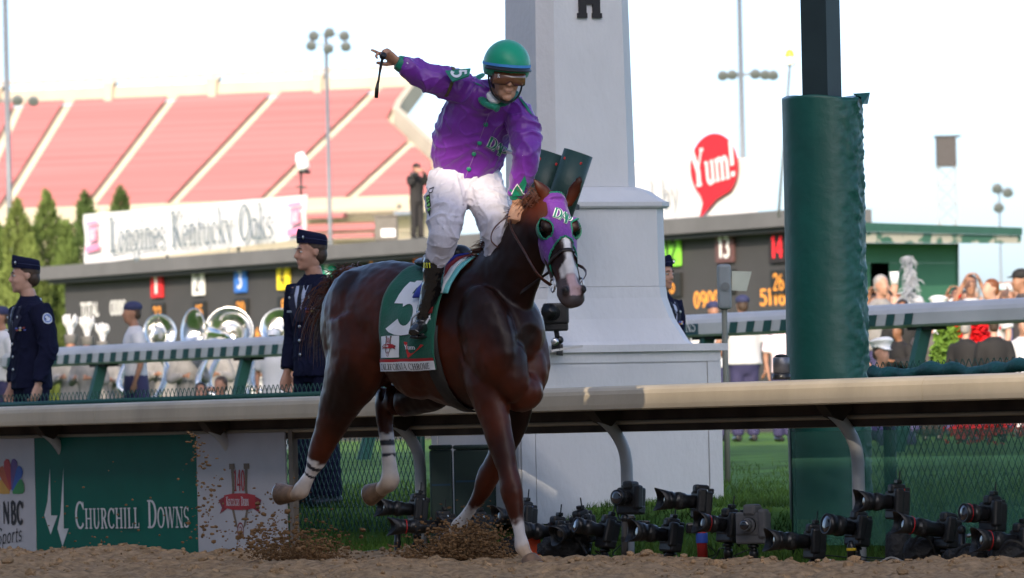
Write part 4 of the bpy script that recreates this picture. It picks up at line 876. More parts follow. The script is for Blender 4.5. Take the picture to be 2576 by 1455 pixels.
# coat colours: real markings, plus darkened eye openings and nostril hollows painted dark
ca = hb.data.color_attributes.new('coat', 'FLOAT_COLOR', 'POINT')
def smst(a, b, x): x = min(1, max(0, (x-a)/(b-a))); return x*x*(3-2*x)
cols = np.ones((len(horse_geo[0]), 4), np.float32); CH = Vector((.056, .0112, .0040)); DK = Vector((.013, .0032, .0019)); WH = Vector((.62, .58, .56)); TAN = Vector((.42, .27, .15)); HOOF = Vector((.33, .22, .13)); MUZC = Vector((.06, .045, .045)); PINK = Vector((.50, .33, .33))
legs = [([HP(x, y, c) for x, y, c, a, b in J], n0) for J, n0 in ((RF, 7), (LF, 6), (RH, 7), (LH, 7))]
for i, p in enumerate(horse_geo[0]):
    c = CH.lerp(DK, smst(.1, .5, noise.noise(p*2.3)+.15)); z = p.z
    hd = p-POLL; a, g, r = hd.dot(HA), hd.dot(HG), hd.dot(HR)
    if z < .9:
        best = None
        for pts, n0 in legs:
            for j in range(len(pts)-1):
                d = pts[j+1]-pts[j]; f = min(1, max(0, (p-pts[j]).dot(d)/d.length_squared)); dist = (p-pts[j]-d*f).length
                if best is None or dist < best[0]: best = (dist, j+f, n0, len(pts), pts is legs[2][0] or pts is legs[3][0])
        _, f, n0, L, hind = best; e = f+.25*noise.noise(p*30); nz_ = noise.noise(p*11)*.5+.5
        if hind: c = c.lerp(WH, smst(n0-.1, n0+.15, e))
        else: c = c.lerp(WH, smst(n0-.3, n0+.3, e+.3*noise.noise(p*50)))
        if f > n0+.4: c = c.lerp(TAN, .85*smst(n0+.9, L-2.0, f+1.1*(nz_-.5)))
        if hind and (n0+.35 < f < n0+.62 or n0+1.0 < f < n0+1.2): c = Vector((.03, .03, .04))
    elif a > -.12 and abs(r) < .16 and -.26 < g < .09 and z > 1.25 and p.y < POLL.y+.12:
        for sg in (-1, 1): c = c.lerp(Vector((.012, .006, .005)), .85*(1-smst(.035, .06, (p-EYE[sg]).length)))
        m = .019+.034*smst(.36, .42, a)+.006*noise.noise(p*40)
        if a > .20 and g > -.075: c = c.lerp(WH, 1-smst(m-.006, m+.006, abs(r-.006)))
        if a > .455:
            k = smst(.455, .475, a+.012*noise.noise(p*30)); c = c.lerp(MUZC, k); 
            if g > -.055 and abs(r-.004) < .036 and a < .585: c = c.lerp(PINK, k*(1-smst(.026, .036, abs(r-.004))))
        for sg in (-1, 1):
            d2 = (p-(POLL+HA*.562+HG*.010+HR*sg*.052)).length
            c = c.lerp(Vector((.006, .005, .005)), 1-smst(.014, .021, d2))
    cols[i, :3] = c
ca.data.foreach_set('color', cols.ravel())
# hooves
M_hoof = mat('hoof_horn', (.17, .10, .058), .55, var=.35, scale=25, bump=.3, bscale=90, stretch=(1, 1, .3))
for (a, b, ra_) in ((HP(1331, 1403, -.09), HP(1342, 1426, -.088), .058), (HP(1133, 1351, .14), HP(1117, 1374, .14), .054), (HP(738, 1243, -.15), HP(705, 1243, -.15), .056), (HP(959, 1232, .12), HP(930, 1246, .12), .056)):
    d = (b-a); sdv_ = h_ if abs(d.normalized().dot(h_)) < .8 else UPZ
    part('hoof', loft([a-d*.12, a, a+d*.12, a+d*.55, b, b+d*.04], [ra_*.68, ra_*.80, ra_*.84, ra_*.98, ra_*1.14, ra_*1.08], [ra_*.64, ra_*.76, ra_*.78, ra_*.88, ra_, ra_*.94], side=sdv_, n=18), M_hoof, horse, True)
    part('horseshoe', loft([b+d*.045, b+d*.12], [ra_*1.05, ra_*1.03], [ra_*.92, ra_*.9], side=sdv_, n=18), M_steel, horse, True)
# eyes
for sg in (-1, 1):
    part('eye', ell(POLL+HA*.165-HG*.018+HR*sg*.096, (.022, .02, .018), HA, None, HR), mat('eye_dark', (.008, .005, .004), .08, spec=.8), horse, True)
# mane: short strands falling over the crest
M_mane = mat('mane', (.075, .022, .010), .45, var=.5, scale=30); rg = np.random.RandomState(5); gsx = []
crest = smooth_path([HP(1192, 660, 0), HP(1235, 622, 0), HP(1275, 590, 0), HP(1315, 545, 0), HP(1352, 505, .01), POLL+Vector((-.03, .05, .03))], 12)
for i in range(620):
    f = rg.uniform(0, len(crest)-1.01); j = int(f); p = crest[j].lerp(crest[j+1], f-j)
    hit = horse_bvh.ray_cast(p+UPZ*.3, -UPZ, .8); p = hit[0] if hit[0] else p
    d = (l_*rg.choice([-.6, .9])+h_*rg.normal(-.35, .3)+UPZ*rg.uniform(-.1, .5)).normalized(); Ln = rg.uniform(.05, .13); Q = [p-UPZ*.01]
    for k in range(1, 5): Q.append(p+d*Ln*k/4-UPZ*(.5*Ln*(k/4)**2)+Vector((rg.normal(), rg.normal(), rg.normal()))*.004)
    gsx.append(strand(Q, .0035, .0006))
p0 = POLL+Vector((-.05, .0, .02))
for i in range(26):
    d = Vector((-1, -.2, rg.uniform(-.15, .25))); Q = [p0+Vector((rg.normal(0, .02), 0, rg.normal(0, .012)))]; Ln = rg.uniform(.08, .2)
    for k in range(1, 6): Q.append(Q[0]+d*Ln*k/5+UPZ*(.05*math.sin(k*1.0+i)))
    gsx.append(strand(Q, .002, .0005))
part('mane', join(*gsx), M_mane, horse, kind='stuff')
# tail: lifted dock and long flying strands
gsx = []; dock = smooth_path([HP(905, 690, 0), HP(875, 682, 0), HP(848, 705, 0), HP(832, 745, 0), HP(826, 790, 0)], 6)
gsx.append(loft(dock, [.035, *[.028]*(len(dock)-2), .012], n=10))
for i in range(640):
    f = rg.uniform(0, len(dock)-1.01); j = int(f); p = dock[j].lerp(dock[j+1], f-j)+Vector((rg.normal(), rg.normal(), rg.normal()))*.02; fr = f/len(dock)
    fly = rg.rand() < .16; Ln = rg.uniform(.10, .2) if fr < .5 else rg.uniform(.16, .42); sp = rg.normal(.1, .16)
    d0 = (-h_*rg.uniform(.15, .7)+l_*sp+UPZ*rg.uniform(-.1, .35)).normalized(); Q = [p]; d = d0
    for k in range(1, 8):
        d = (d+Vector((0, 0, -1))*(.13 if fly else .38)+l_*.05+Vector((rg.normal(), rg.normal(), rg.normal()))*.05).normalized(); Q.append(Q[-1]+d*Ln/7)
    gsx.append(strand(Q, .0032, .0006))
part('tail', join(*gsx), mat('tail_hair', (.085, .026, .011), .45, var=.6, scale=20), horse, kind='stuff')
# ---------------------------------------------------------------- blinker hood
EYE = {sg: POLL+HA*.168-HG*.012+HR*sg*.094 for sg in (-1, 1)}
hg_ = blob(head_prims(.007)+[sloft([POLL+HA*.02-HG*.06, POLL-HA*.06-HG*.075], [.085, .07], [.11, .1], side=HR, n=16, k=2)], .0075, 4)
keep = []
for p in hg_[0]:
    d = p-POLL; a, g, r = d.dot(HA), d.dot(HG), d.dot(HR)
    lim_ = .292-.055*(1-min(1, (abs(r)/.07)**2)) + (.12*smst(-.03, -.12, g) if g < -.03 else 0)
    ok = -.035 < a < lim_+.012 and min((p-EYE[-1]).length, (p-EYE[1]).length) > .052
    keep.append(ok)
idx = {}; V = []; Fs = []
for f in hg_[1]:
    if all(keep[i] for i in f):
        for i in f:
            if i not in idx: idx[i] = len(V); V.append(hg_[0][i])
        Fs.append(tuple(idx[i] for i in f))
hood = thing('blinker_hood', 'purple blinker hood with green edging on the horse head', 'hood', POLL)
M_purple = C('purple_cloth', 98, 36, 134, rough=.6, var=.14, scale=8, bump=.25, bscale=60, sheen=.3)
M_tgreen = C('silk_green', 6, 118, 92, rough=.42, var=.18, scale=9, bump=.15, bscale=40, sheen=.2)
hood_m = part('cloth', (V, Fs), M_purple, hood, True); sm = hood_m.modifiers.new('thickness', 'SOLIDIFY'); sm.thickness = .003
cnt = {}
for f in Fs:
    for i in range(len(f)): e = tuple(sorted((f[i], f[(i+1) % len(f)]))); cnt[e] = cnt.get(e, 0)+1
segs = [(V[a], V[b]) for (a, b), n in cnt.items() if n == 1]
part('binding', wires([(a+(a-b)*.3, b+(b-a)*.3) for a, b in segs], .0042, 6), M_tgreen, hood, kind='stuff')
hood_bvh = BVHTree.FromPolygons([tuple(v) for v in V], Fs)
for sg in (-1, 1):
    c = EYE[sg]; out = (HR*sg+HG*.25).normalized(); back = (-HG*.8-HA*.1+HR*sg*.2).normalized(); V2, F2 = [], []; n, m = 14, 7
    for i in range(m+1):
        for k in range(n+1):
            a = R(-95+190*k/n); e = R(78*i/m); dirv = (back*math.cos(a)*math.sin(e)+HA*math.sin(a)*math.sin(e)+out*(math.cos(e)*.62)); V2.append(c+dirv*.062-out*.012)
    for i in range(m):
        for k in range(n): q = i*(n+1)+k; F2.append((q, q+1, q+n+2, q+n+1))
    F2 = [f for f in F2 if (sum((V2[i] for i in f), Vector())/4-c).dot(back) > .004]
    cp = part('blinker_cup', (V2, F2), M_tgreen, hood, True); cp.modifiers.new('thickness', 'SOLIDIFY').thickness = .004
def dap(tree, o, rt, up, dr, h, wd, par, off=.006):
    for fat, mm, of in ((2.0, M_silkw, off), (.95, M_tgreen, off+.0035)):
        x = 0
        for ch, dx, dy in (('D', 0, .22), ('A', .78, 0), ('P', 1.42, -.26)):
            s, w_ = text2d(ch, h, None, serif=True, fat=fat); s = tilted(s, -.22, dx*h*.95*wd, dy*h)
            part('letter_edge' if fat > 2 else 'letter', strips_geo(s, cast_map(tree, o, rt, up, dr, of), .0002), mm, par)
M_silkw = mat('silk_white', (.72, .72, .74), .5, var=.06)
fo = W(1389, 551, POLL.y-.1); dap(hood_bvh, fo, Vector((1, 0, -.12)), Vector((.12, 0, 1)), Vector((-.1, 1, -.1)), .056, .80, hood, .004)
# ---------------------------------------------------------------- bridle and reins
M_leather = mat('leather', (.075, .022, .013), .4, var=.3, scale=30, bump=.2, bscale=150); M_darkleather = mat('leather_dark', (.018, .010, .008), .4, var=.3, scale=30)
br = thing('bridle', 'brown leather bridle with steel bit and reins running to the rider hand', 'bridle', POLL+HA*.4)
def ring(a, lo, hi, w_, m, name):
    P = []
    for k in range(33):
        f = R(lo+(hi-lo)*k/32); d = HR*math.cos(f)+HG*math.sin(f); o = POLL+HA*(a-.02*math.sin(f))-HG*.06
        hit = horse_bvh.ray_cast(o+d*.4, -d, .5); P.append((hit[0]+d*.005) if hit[0] else o+d*.08)
    T = HA; V, Fs = [], []
    for p in P:
        d = (p-(POLL+HA*a-HG*.06)).normalized(); V += [p-T*w_/2, p+T*w_/2, p+T*w_/2+d*.004, p-T*w_/2+d*.004]
    for i in range(len(P)-1):
        for j in range(4): Fs.append((4*i+j, 4*i+(j+1) % 4, 4*i+4+(j+1) % 4, 4*i+4+j))
    part(name, (V, Fs), m, br, True)
ring(.345, -60, 240, .019, M_darkleather, 'noseband')
bitp = {sg: POLL+HA*.475-HG*.085+HR*sg*.070 for sg in (-1, 1)}
for sg in (-1, 1):
    c = bitp[sg]; n = 24; tor = [c+(HA*math.cos(2*math.pi*k/n)+HG*math.sin(2*math.pi*k/n))*.036+HR*sg*.01 for k in range(n)]+[c+HA*.036+HR*sg*.01]
    part('bit_ring', loft(tor, .005, n=8), M_steel, br, True)
    part('cheek_strap', bar(POLL+HA*.30-HG*.10+HR*sg*.083, c-HA*.03+HR*sg*.004, .016, .005, HG), M_darkleather, br)
HANDL = W(1292, 545, 29.75)
cL = bitp[-1]
rein = smooth_path([cL+Vector((-.02, -.02, 0)), W(1352, 690, 29.45), W(1318, 632, 29.6), W(1287, 578, 29.72), HANDL+Vector((-.015, -.045, -.02))], 5)
part('rein', loft(rein, .011, .0035, side=HG, n=8), M_leather, br, True)
lp = smooth_path([HANDL+Vector((-.02, -.04, 0)), W(1262, 556, 29.7), W(1240, 580, 29.68), W(1236, 606, 29.66), W(1252, 622, 29.64)], 5)
part('rein', loft(lp, .010, .0035, side=Vector((0, 1, .3)), n=8), M_leather, br, True)
cR = bitp[1]; part('rein', loft(smooth_path([cR, POLL+HA*.3+HR*.16-HG*.2, HP(1330, 620, .12), HANDL+Vector((.04, .03, 0))], 5), .010, .0035, side=HG, n=8), M_leather, br, True)
part('chin_strap', loft([cL+HR*.01, POLL+HA*.50-HG*.125, cR-HR*.01], .006, n=8), M_steel, br, True)
# ---------------------------------------------------------------- saddle cloth (both sides), tack
def cloth_pt(s, v, side, off=.012):
    """v 0 at the spine .. 1 at the lower edge"""
    zt, zb, hw = trunk_at(s); zlow = 1.075
    ang = R(88-118*v) ; o = HL(s, 0, 1.27); d = (l_*side*math.cos(ang)+UPZ*math.sin(ang)).normalized()
    z_t = 1.60-.52*v
    if v < .18: o = HL(s, 0, 1.2); d = (l_*side*math.sin(v*3.0)+UPZ*math.cos(v*3.0)).normalized()
    else: o = HL(s, 0, z_t-.02); d = (l_*side+UPZ*max(0, .45-v*.8)).normalized()
    hit = horse_bvh.ray_cast(o+d*.9, -d, .9)
    p = hit[0] if hit[0] else o+d*.3
    return p+d*off
NS, NV = 26, 30; CG = {}
def build_cloth(side):
    g = [[None]*(NV+1) for _ in range(NS+1)]
    for i in range(NS+1):
        for j in range(NV+1):
            v = j/NV; s = -.235+.46*i/NS+.10*(1-v)*(0.0)+(.03*(1-v)); g[i][j] = cloth_pt(s, v, side)
    for _ in range(6):
        g2 = [r[:] for r in g]
        for i in range(NS+1):
            for j in range(NV+1):
                nb = [g[a][b] for a, b in ((i-1, j), (i+1, j), (i, j-1), (i, j+1)) if 0 <= a <= NS and 0 <= b <= NV]
                if 0 < i < NS and 0 < j < NV: g2[i][j] = g[i][j]*.4+sum(nb, Vector())*(.6/len(nb))
        g = g2
    for i in range(NS+1):
        for j in range(NV+1):
            g[i][j] = g[i][j]+l_*side*(.012+.006*math.sin(i*.55+j*.2)*(j/NV))
    return g
def grid_geo(g):
    V = [p for r in g for p in r]; n = len(g[0]); return V, [(i*n+j, (i+1)*n+j, (i+1)*n+j+1, i*n+j+1) for i in range(len(g)-1) for j in range(n-1)]
cloth = thing('saddle_cloth', 'green saddle cloth with white number and name band on the horse flank', 'saddle cloth', HL(0, 0, 1.1))
M_clg = C('cloth_green', 4, 84, 64, rough=.65, var=.15, scale=12, bump=.2, bscale=90, sheen=.2)
CGR = None
for side in (-1, 1):
    g = build_cloth(side); o = part('cloth', grid_geo(g), M_clg, cloth, True); o.modifiers.new('thickness', 'SOLIDIFY').thickness = .006
    if side == -1: CGR = g
def cmap(u, v, d=0, off=.005):
    """u 0..1 along the cloth (rear to front), v 0..1 from top to hem"""
    x, y = min(NS-1e-4, max(0, u*NS)), min(NV-1e-4, max(0, v*NV)); i, j = int(x), int(y); fx, fy = x-i, y-j; g = CGR
    p = (g[i][j]*(1-fx)+g[i+1][j]*fx)*(1-fy)+(g[i][j+1]*(1-fx)+g[i+1][j+1]*fx)*fy
    n = (g[i+1][j]-g[i][j]).cross(g[i][j+1]-g[i][j]).normalized(); n = n if n.dot(l_) < 0 else -n
    return p+n*(off+d)
def cpatch(u0, u1, v0, v1, m, name, off, nu=10, nv=6):
    V = [cmap(u0+(u1-u0)*i/nu, v0+(v1-v0)*j/nv, 0, off) for i in range(nu+1) for j in range(nv+1)]
    return part(name, (V, [(i*(nv+1)+j, (i+1)*(nv+1)+j, (i+1)*(nv+1)+j+1, i*(nv+1)+j+1) for i in range(nu) for j in range(nv)]), m, cloth, True)
s, wd = text2d('5', 1, 1, serif=False, fat=1.75)
part('numeral', strips_geo([([(.20+p[0]*.66, .61-p[1]*.45) for p in a], [(.20+p[0]*.66, .61-p[1]*.45) for p in b]) for a, b in s], lambda u, v, d=0: cmap(u, v, d, .011)), M_silkw, cloth)
cpatch(.05, .42, .635, .86, M_silkw, 'emblem_patch', .010)
class _E: pass
emblem(lambda u, v, d=0: cmap(u, v, d, .0125), cloth, .235, .735, .16, -.095)
cpatch(.0, 1, .875, .905, M_pred, 'red_band', .011, 16, 2); cpatch(.0, 1, .905, 1.0, M_silkw, 'name_band', .0115, 16, 3)
s, wd = text2d('CALIFORNIA CHROME', 1, 1, fat=.9)
part('lettering', strips_geo([([(.06+p[0]*.88, .985-p[1]*.065) for p in a], [(.06+p[0]*.88, .985-p[1]*.065) for p in b]) for a, b in s], lambda u, v, d=0: cmap(u, v, d, .0135), .0001), M_ink, cloth)
V = [cmap(u, v, 0, .012) for u, v in ((.52, .70), (.86, .74), (.60, .87))]; part('red_pennant', (V, [(0, 1, 2)]), C('pennant_red', 196, 40, 34), cloth)
s, wd = text2d('Yum', .05, .2, fat=1.4); part('lettering', strips_geo([([(.55+p[0], .78-p[1]*.9) for p in a], [(.55+p[0], .78-p[1]*.9) for p in b]) for a, b in s], lambda u, v, d=0: cmap(u, v, d, .0145)), M_silkw, cloth)
# saddle with layered pads
sad = thing('saddle', 'small black race saddle on blue, red and turquoise pads', 'saddle', HL(.05, 0, 1.58))
def pad_layer(s0, s1, vmax, off, m, name):
    V = []
    for i in range(9):
        for j in range(17):
            q = -vmax+2*vmax*j/16; V.append(cloth_pt(s0+(s1-s0)*i/8, abs(q), 1 if q > 0 else -1, off))
    o = part(name, (V, [(i*17+j, (i+1)*17+j, (i+1)*17+j+1, i*17+j+1) for i in range(8) for j in range(16)]), m, sad, True); o.modifiers.new('thickness', 'SOLIDIFY').thickness = .010
pad_layer(.20, .285, .30, .028, C('pad_turquoise', 116, 200, 204), 'turquoise_pad'); pad_layer(.16, .255, .30, .040, M_silkw, 'white_pad'); pad_layer(.12, .225, .46, .052, C('pad_red', 128, 32, 34), 'red_pad'); pad_layer(.06, .19, .34, .062, C('pad_blue', 40, 52, 150), 'blue_pad')
part('seat', blob([sloft([HL(-.16, 0, 1.655), HL(-.05, 0, 1.645), HL(.06, 0, 1.66), HL(.14, 0, 1.70)], [.10, .13, .10, .06], [.03, .03, .03, .035], side=l_, n=14, k=3), ell(HL(.12, 0, 1.69), (.06, .08, .05), h_)], .012, 3), M_blackgloss, sad, True)
part('folded_towel', blob([sloft([HL(-.02, -.10, 1.66), HL(.08, -.12, 1.675), HL(.16, -.08, 1.69)], [.05, .055, .03], [.035, .035, .025], side=l_, n=12, k=3)], .012, 3), mat('towel', (.45, .46, .5), .8, bump=.3), sad, True)
def strap_ring(s, v0, v1, w_, m, name, par, off=.01, wrapped=True):
    V, Fs = [], []; n = 30
    for k in range(n+1):
        f = R(v0+(v1-v0)*k/n); o = HL(s, 0, 1.25); d = (l_*math.cos(f)+UPZ*math.sin(f)).normalized()
        for e in (-w_/2, w_/2):
            hit = horse_bvh.ray_cast(o+h_*e+d*.9, -d, .9); pz = (hit[0] if hit[0] else o+h_*e+d*.3); pz = pz if pz.z > .825 else Vector((pz.x*0+(o+h_*e).x+l_.x*math.cos(f)*.25, (o+h_*e).y+l_.y*math.cos(f)*.25, .842)); V.append(pz+d*off)
    for k in range(n): Fs.append((2*k, 2*k+1, 2*k+3, 2*k+2))
    o = part(name, (V, Fs), m, par, True); o.modifiers.new('thickness', 'SOLIDIFY').thickness = .006
strap_ring(.20, 170, 370, .09, mat('girth', (.02, .018, .016), .6, var=.2), 'girth', sad)
# right stirrup
stp = W(1062, 835, 30.05)
# ================================================================ PEOPLE
def head_geo(c, f, u, k=1.0, nose=1.0):
    """head shapes: c centre of the head, f where the face looks, u up; k scale (1 = 0.235 m tall)"""
    f = Vector(f).normalized(); u = Vector(u); u = (u-f*u.dot(f)).normalized(); l = u.cross(f).normalized()
    Pt = lambda a, b, d: c+f*(a*k)+l*(b*k)+u*(d*k)
    E = lambda a, b, d, r, X=None: ell(Pt(a, b, d), tuple(x*k for x in r), X or f, None, u)
    o = [E(-.012, 0, .035, (.098, .077, .085)), E(.022, 0, -.02, (.074, .064, .088)), E(.04, 0, -.075, (.048, .05, .04)), E(.068, 0, -.098, (.024, .026, .020)),
         E(.080, 0, .022, (.016, .048, .012)), E(.066, .034, -.034, (.022, .020, .022)), E(.066, -.034, -.034, (.022, .020, .022)),
         sloft([Pt(.086, 0, .022), Pt(.094, 0, .004), Pt(.104, 0, -.016), Pt(.110, 0, -.026), Pt(.098, 0, -.034)], [x*k for x in (.008, .009, .012, .013, .010)], [x*k for x in (.010, .010, .012, .011, .008)], side=l, n=10, k=2), E(.094, .011, -.029, (.011, .008, .008)), E(.094, -.011, -.029, (.011, .008, .008)),
         E(.088, 0, -.056, (.011, .024, .006)), E(.086, 0, -.068, (.012, .021, .007))]
    for sg in (-1, 1):
        o.append(E(-.012, sg*.076, -.002, (.017, .007, .028))); o.append(E(-.004, sg*.034, -.062, (.05, .020, .036)))
    return o, Pt, (f, l, u)
def hand_geo(wr, d, palm_n, k=1.0, curl=25, side=1, point=False, fist=False):
    """palm, four fingers of different length and a thumb; wr wrist, d pointing direction, palm_n palm normal"""
    d = Vector(d).normalized(); pn = Vector(palm_n); pn = (pn-d*pn.dot(d)).normalized(); s = d.cross(pn)*side
    o = [loft([wr-d*.03*k, wr+d*.01*k, wr+d*.05*k, wr+d*.095*k], [x*k for x in (.024, .028, .038, .040)], [x*k for x in (.020, .018, .017, .013)], side=s, n=12)]
    kn = wr+d*.09*k
    for i, (off, Ln) in enumerate(((.030, .075), (.010, .083), (-.010, .077), (-.029, .060))):
        cu = 8 if (point and i == 0) else (95 if fist or point and i > 0 and i > 1 else (55 if point else curl)); p = kn+s*off*k; Q = [p-d*.02*k, p]; a = 0
        for j, fr in enumerate((.45, .32, .23)):
            a += R(cu*(1.0 if j else .7)); Q.append(Q[-1]+(d*math.cos(a)+pn*math.sin(a))*Ln*fr*k)
        o.append(loft(Q, [x*k for x in (.011, .0105, .0095, .0085, .0065)], n=8))
    tb = wr+d*.03*k+s*.034*k; td = (d*.65+s*.55+pn*.45).normalized(); t2 = (d*.85+pn*.5+s*.05).normalized()
    o.append(loft([tb-td*.02*k, tb, tb+td*.035*k, tb+td*.035*k+t2*.03*k, tb+td*.035*k+t2*.052*k], [x*k for x in (.014, .0145, .012, .011, .008)], n=8))
    return o
# ---------------------------------------------------------------- the jockey
jk = thing('person', 'jockey in purple and green silks standing in the stirrups and pointing', 'person', HL(.05, 0, 1.6))
HC_ = W(1273, 196, 29.62); HF = Vector((.20, -1, -.16)); HU = Vector((.10, -.10, 1))
hp, JP, (jf, jl, ju) = head_geo(HC_, HF, HU, 1.02)
WR = W(1003, 158, 29.72); WL = W(1300, 512, 29.78)
body = hp+[sloft([HC_+Vector((-.03, .06, -.07)), W(1246, 250, 29.76), W(1232, 290, 29.88)], [.056, .054, .05], [.054, .052, .05], n=12, k=3)]
body += [sloft([W(1165, 440, 30.05), W(1182, 380, 29.98), W(1205, 310, 29.88), W(1224, 275, 29.82)], [.12, .125, .14, .06], [.08, .09, .09, .05], side=Vector((1, 0, -.3)), n=14, k=3),
         sloft([W(1160, 228, 29.8), W(1100, 205, 29.78), W(1050, 183, 29.76), WR], [.06, .05, .042, .027], n=12, k=3),
         sloft([W(1300, 290, 29.8), W(1322, 350, 29.74), W(1316, 410, 29.72), W(1305, 470, 29.76), WL], [.06, .052, .045, .036, .027], n=12, k=3)]
for x0, c in ((1130, -1), (1225, 1)):
    body.append(sloft([W(1135, 455, 30.02), W(1120, 550, 29.92), W(1114, 600, 29.89), W(1096, 660, 29.98), W(1068, 795, 30.06)] if c < 0 else [W(1205, 455, 30.04), W(1240, 552, 29.94), W(1249, 600, 29.95), W(1238, 668, 30.09), W(1206, 800, 30.46)], [.07, .055, .045, .038, .03], n=12, k=3))
body += hand_geo(WR, W(948, 118, 29.72)-WR, Vector((-.1, -.6, -.8)), 1.0, side=-1, point=True)
body += hand_geo(WL, Vector((-.16, -.15, -1)), Vector((-.1, 1, -.1)), .98, side=1, fist=True)
M_jskin = mat('jockey_skin', (.47, .25, .16), .48, var=.12, scale=22, bump=.1, bscale=140)
bo = part('body', blob(body, .0048, 3), M_jskin, jk, True)
def wrinkle(amp, f1, f2):
    def g(p, n):
        q = Vector((p.x*f1*1.25, p.y*f1*.6, p.z*f1*.75)); a = noise.noise(q+Vector((noise.noise(p*5)*1.4, 3, noise.noise(p*5+Vector((7, 0, 0)))*1.4))); b = noise.noise(p*f2)
        r2 = max(0, 1-abs(b)*2.8)**3
        return amp*(max(0, 1-abs(a)*2.3)**2.8*1.1-.25+.45*r2)
    return g
def fold(segs, amp, freq, base):
    """creases that run round limbs: waves along the limb axis, broken up by noise"""
    def g(p, n):
        best = None
        for a, b in segs:
            d = b-a; f = min(1, max(0, (p-a).dot(d)/d.length_squared)); ds = (p-a-d*f).length
            if best is None or ds < best[0]: best = (ds, f*d.length, d.normalized())
        ph = best[1]*freq+4.2*noise.noise(p*7)
        return base(p, n)+amp*max(-.4, math.sin(ph))*max(0, .25+noise.noise(p*4+Vector((3, 1, 2))))
    return g
# jacket
sdv = lambda t: Vector((math.cos(R(t)), .10, -math.sin(R(t))))
jt = [sloft([W(1160, 442, 30.03), W(1168, 418, 30.02), W(1176, 385, 30.0), W(1186, 345, 29.97), W(1203, 300, 29.91), W(1220, 266, 29.85), W(1234, 240, 29.775), W(1242, 224, 29.74)], [.150, .180, .198, .200, .192, .18, .14, .082], [.11, .13, .145, .15, .145, .13, .10, .07], side=[sdv(t) for t in np.linspace(12, 28, 29)], n=28, k=4),
      sloft([W(1185, 238, 29.84), W(1150, 218, 29.8), W(1112, 207, 29.78), W(1078, 196, 29.76), W(1045, 180, 29.75), W(1018, 166, 29.73), W(1008, 161, 29.725)], [.085, .088, .082, .077, .067, .052, .042], n=18, k=4),
      sloft([W(1276, 266, 29.83), W(1309, 300, 29.8), W(1323, 345, 29.75), W(1324, 392, 29.72), W(1314, 436, 29.74), W(1305, 475, 29.77), W(1301, 492, 29.78)], [.08, .084, .080, .074, .066, .053, .043], n=18, k=4)]
arms = [(W(1150, 218, 29.8), W(1078, 196, 29.76)), (W(1078, 196, 29.76), WR), (W(1306, 300, 29.8), W(1320, 395, 29.72)), (W(1320, 395, 29.72), W(1301, 495, 29.78))]
jg = blob(jt, .0062, 4, .5, fold(arms, .009, 62, wrinkle(.0105, 6.0, 13)))
jb = bvh(jg)
M_silk = C('silk_purple', 112, 38, 152, rough=.38, var=.12, scale=7, bump=.15, bscale=26, spec=.5, sheen=.3)
jac = part('jacket', jg, M_silk, jk, True)
def cuff(path, r, m, name): part(name, blob([sloft(path, r, n=16, k=3)], .005, 2, disp=wrinkle(.002, 18, 30)), m, jac, True)
cuff([W(1018, 166, 29.73), W(1008, 161, 29.725), W(998, 156, 29.72)], [.046, .045, .038], M_tgreen, 'cuff'); cuff([W(1023, 168, 29.731), W(1018, 166, 29.73)], [.054, .053], M_silkw, 'cuff_edge')
cuff([W(1304, 476, 29.77), W(1301, 490, 29.78), W(1300, 503, 29.785)], [.050, .046, .036], M_tgreen, 'cuff')
mpj = cast_map(jb, W(1302, 498, 29.5), (1, 0, 0), (0, 0, 1), (0, 1, 0), .010); px_ = 30/F
def pxs(pts, o): return [((x-o[0])*29.5/F, (o[1]-y)*29.5/F) for x, y in pts]
rws = [(497, 12), (488, 13), (480, 13), (473, 8), (467, 4), (462, 1)]; part('cuff_point', strips_geo([(pxs([(1303-w_, y) for y, w_ in rws], (1302, 498)), pxs([(1303+w_, y) for y, w_ in rws], (1302, 498)))], mpj), M_tgreen, jac)
part('cuff_edge', strips_geo([(pxs([(1287, 484), (1294, 470), (1303, 457), (1312, 470), (1319, 484)], (1302, 498)), pxs([(1290, 484), (1296, 471), (1303, 461), (1310, 471), (1316, 484)], (1302, 498)))], lambda u, v, d=0: mpj(u, v, .002)), M_silkw, jac)
# buttons, placket seam, collar and shoulder straps
mpf = cast_map(jb, W(1200, 350, 29.3), (1, 0, 0), (0, 0, 1), (0, 1, 0), .003)
for x, y in ((1222, 302), (1205, 347), (1190, 374), (1176, 411)):
    c = mpf(*pxs([(x, y)], (1200, 350))[0]); part('button', lathe([(.004, 0), (.0125, .001), (.0125, .004), (.009, .006)], c, Vector((0, -1, -.1)), 14), M_tgreen, jac, True)
part('placket', strips_geo([([(u, v) for u, v in pxs([(1230, 275), (1216, 310), (1200, 350), (1186, 385), (1166, 432)], (1200, 350))], [(u+.004, v) for u, v in pxs([(1230, 275), (1216, 310), (1200, 350), (1186, 385), (1166, 432)], (1200, 350))])], mpf), C('silk_seam', 150, 110, 176), jac)
for pts, rad in (([W(1206, 226, 29.80), W(1212, 244, 29.72), W(1224, 262, 29.66), W(1238, 270, 29.63)], [.020, .026, .026, .012]), ([W(1298, 232, 29.74), W(1290, 246, 29.68), W(1272, 258, 29.64), W(1246, 270, 29.62)], [.018, .022, .022, .012]), ([W(1206, 224, 29.82), W(1200, 200, 29.86), W(1214, 188, 29.92)], [.02, .02, .016])):
    part('collar', blob([sloft(pts, rad, [r*.6 for r in rad], n=12, k=4)], .005, 2, disp=wrinkle(.003, 20, 40)), M_tgreen, jac, True)
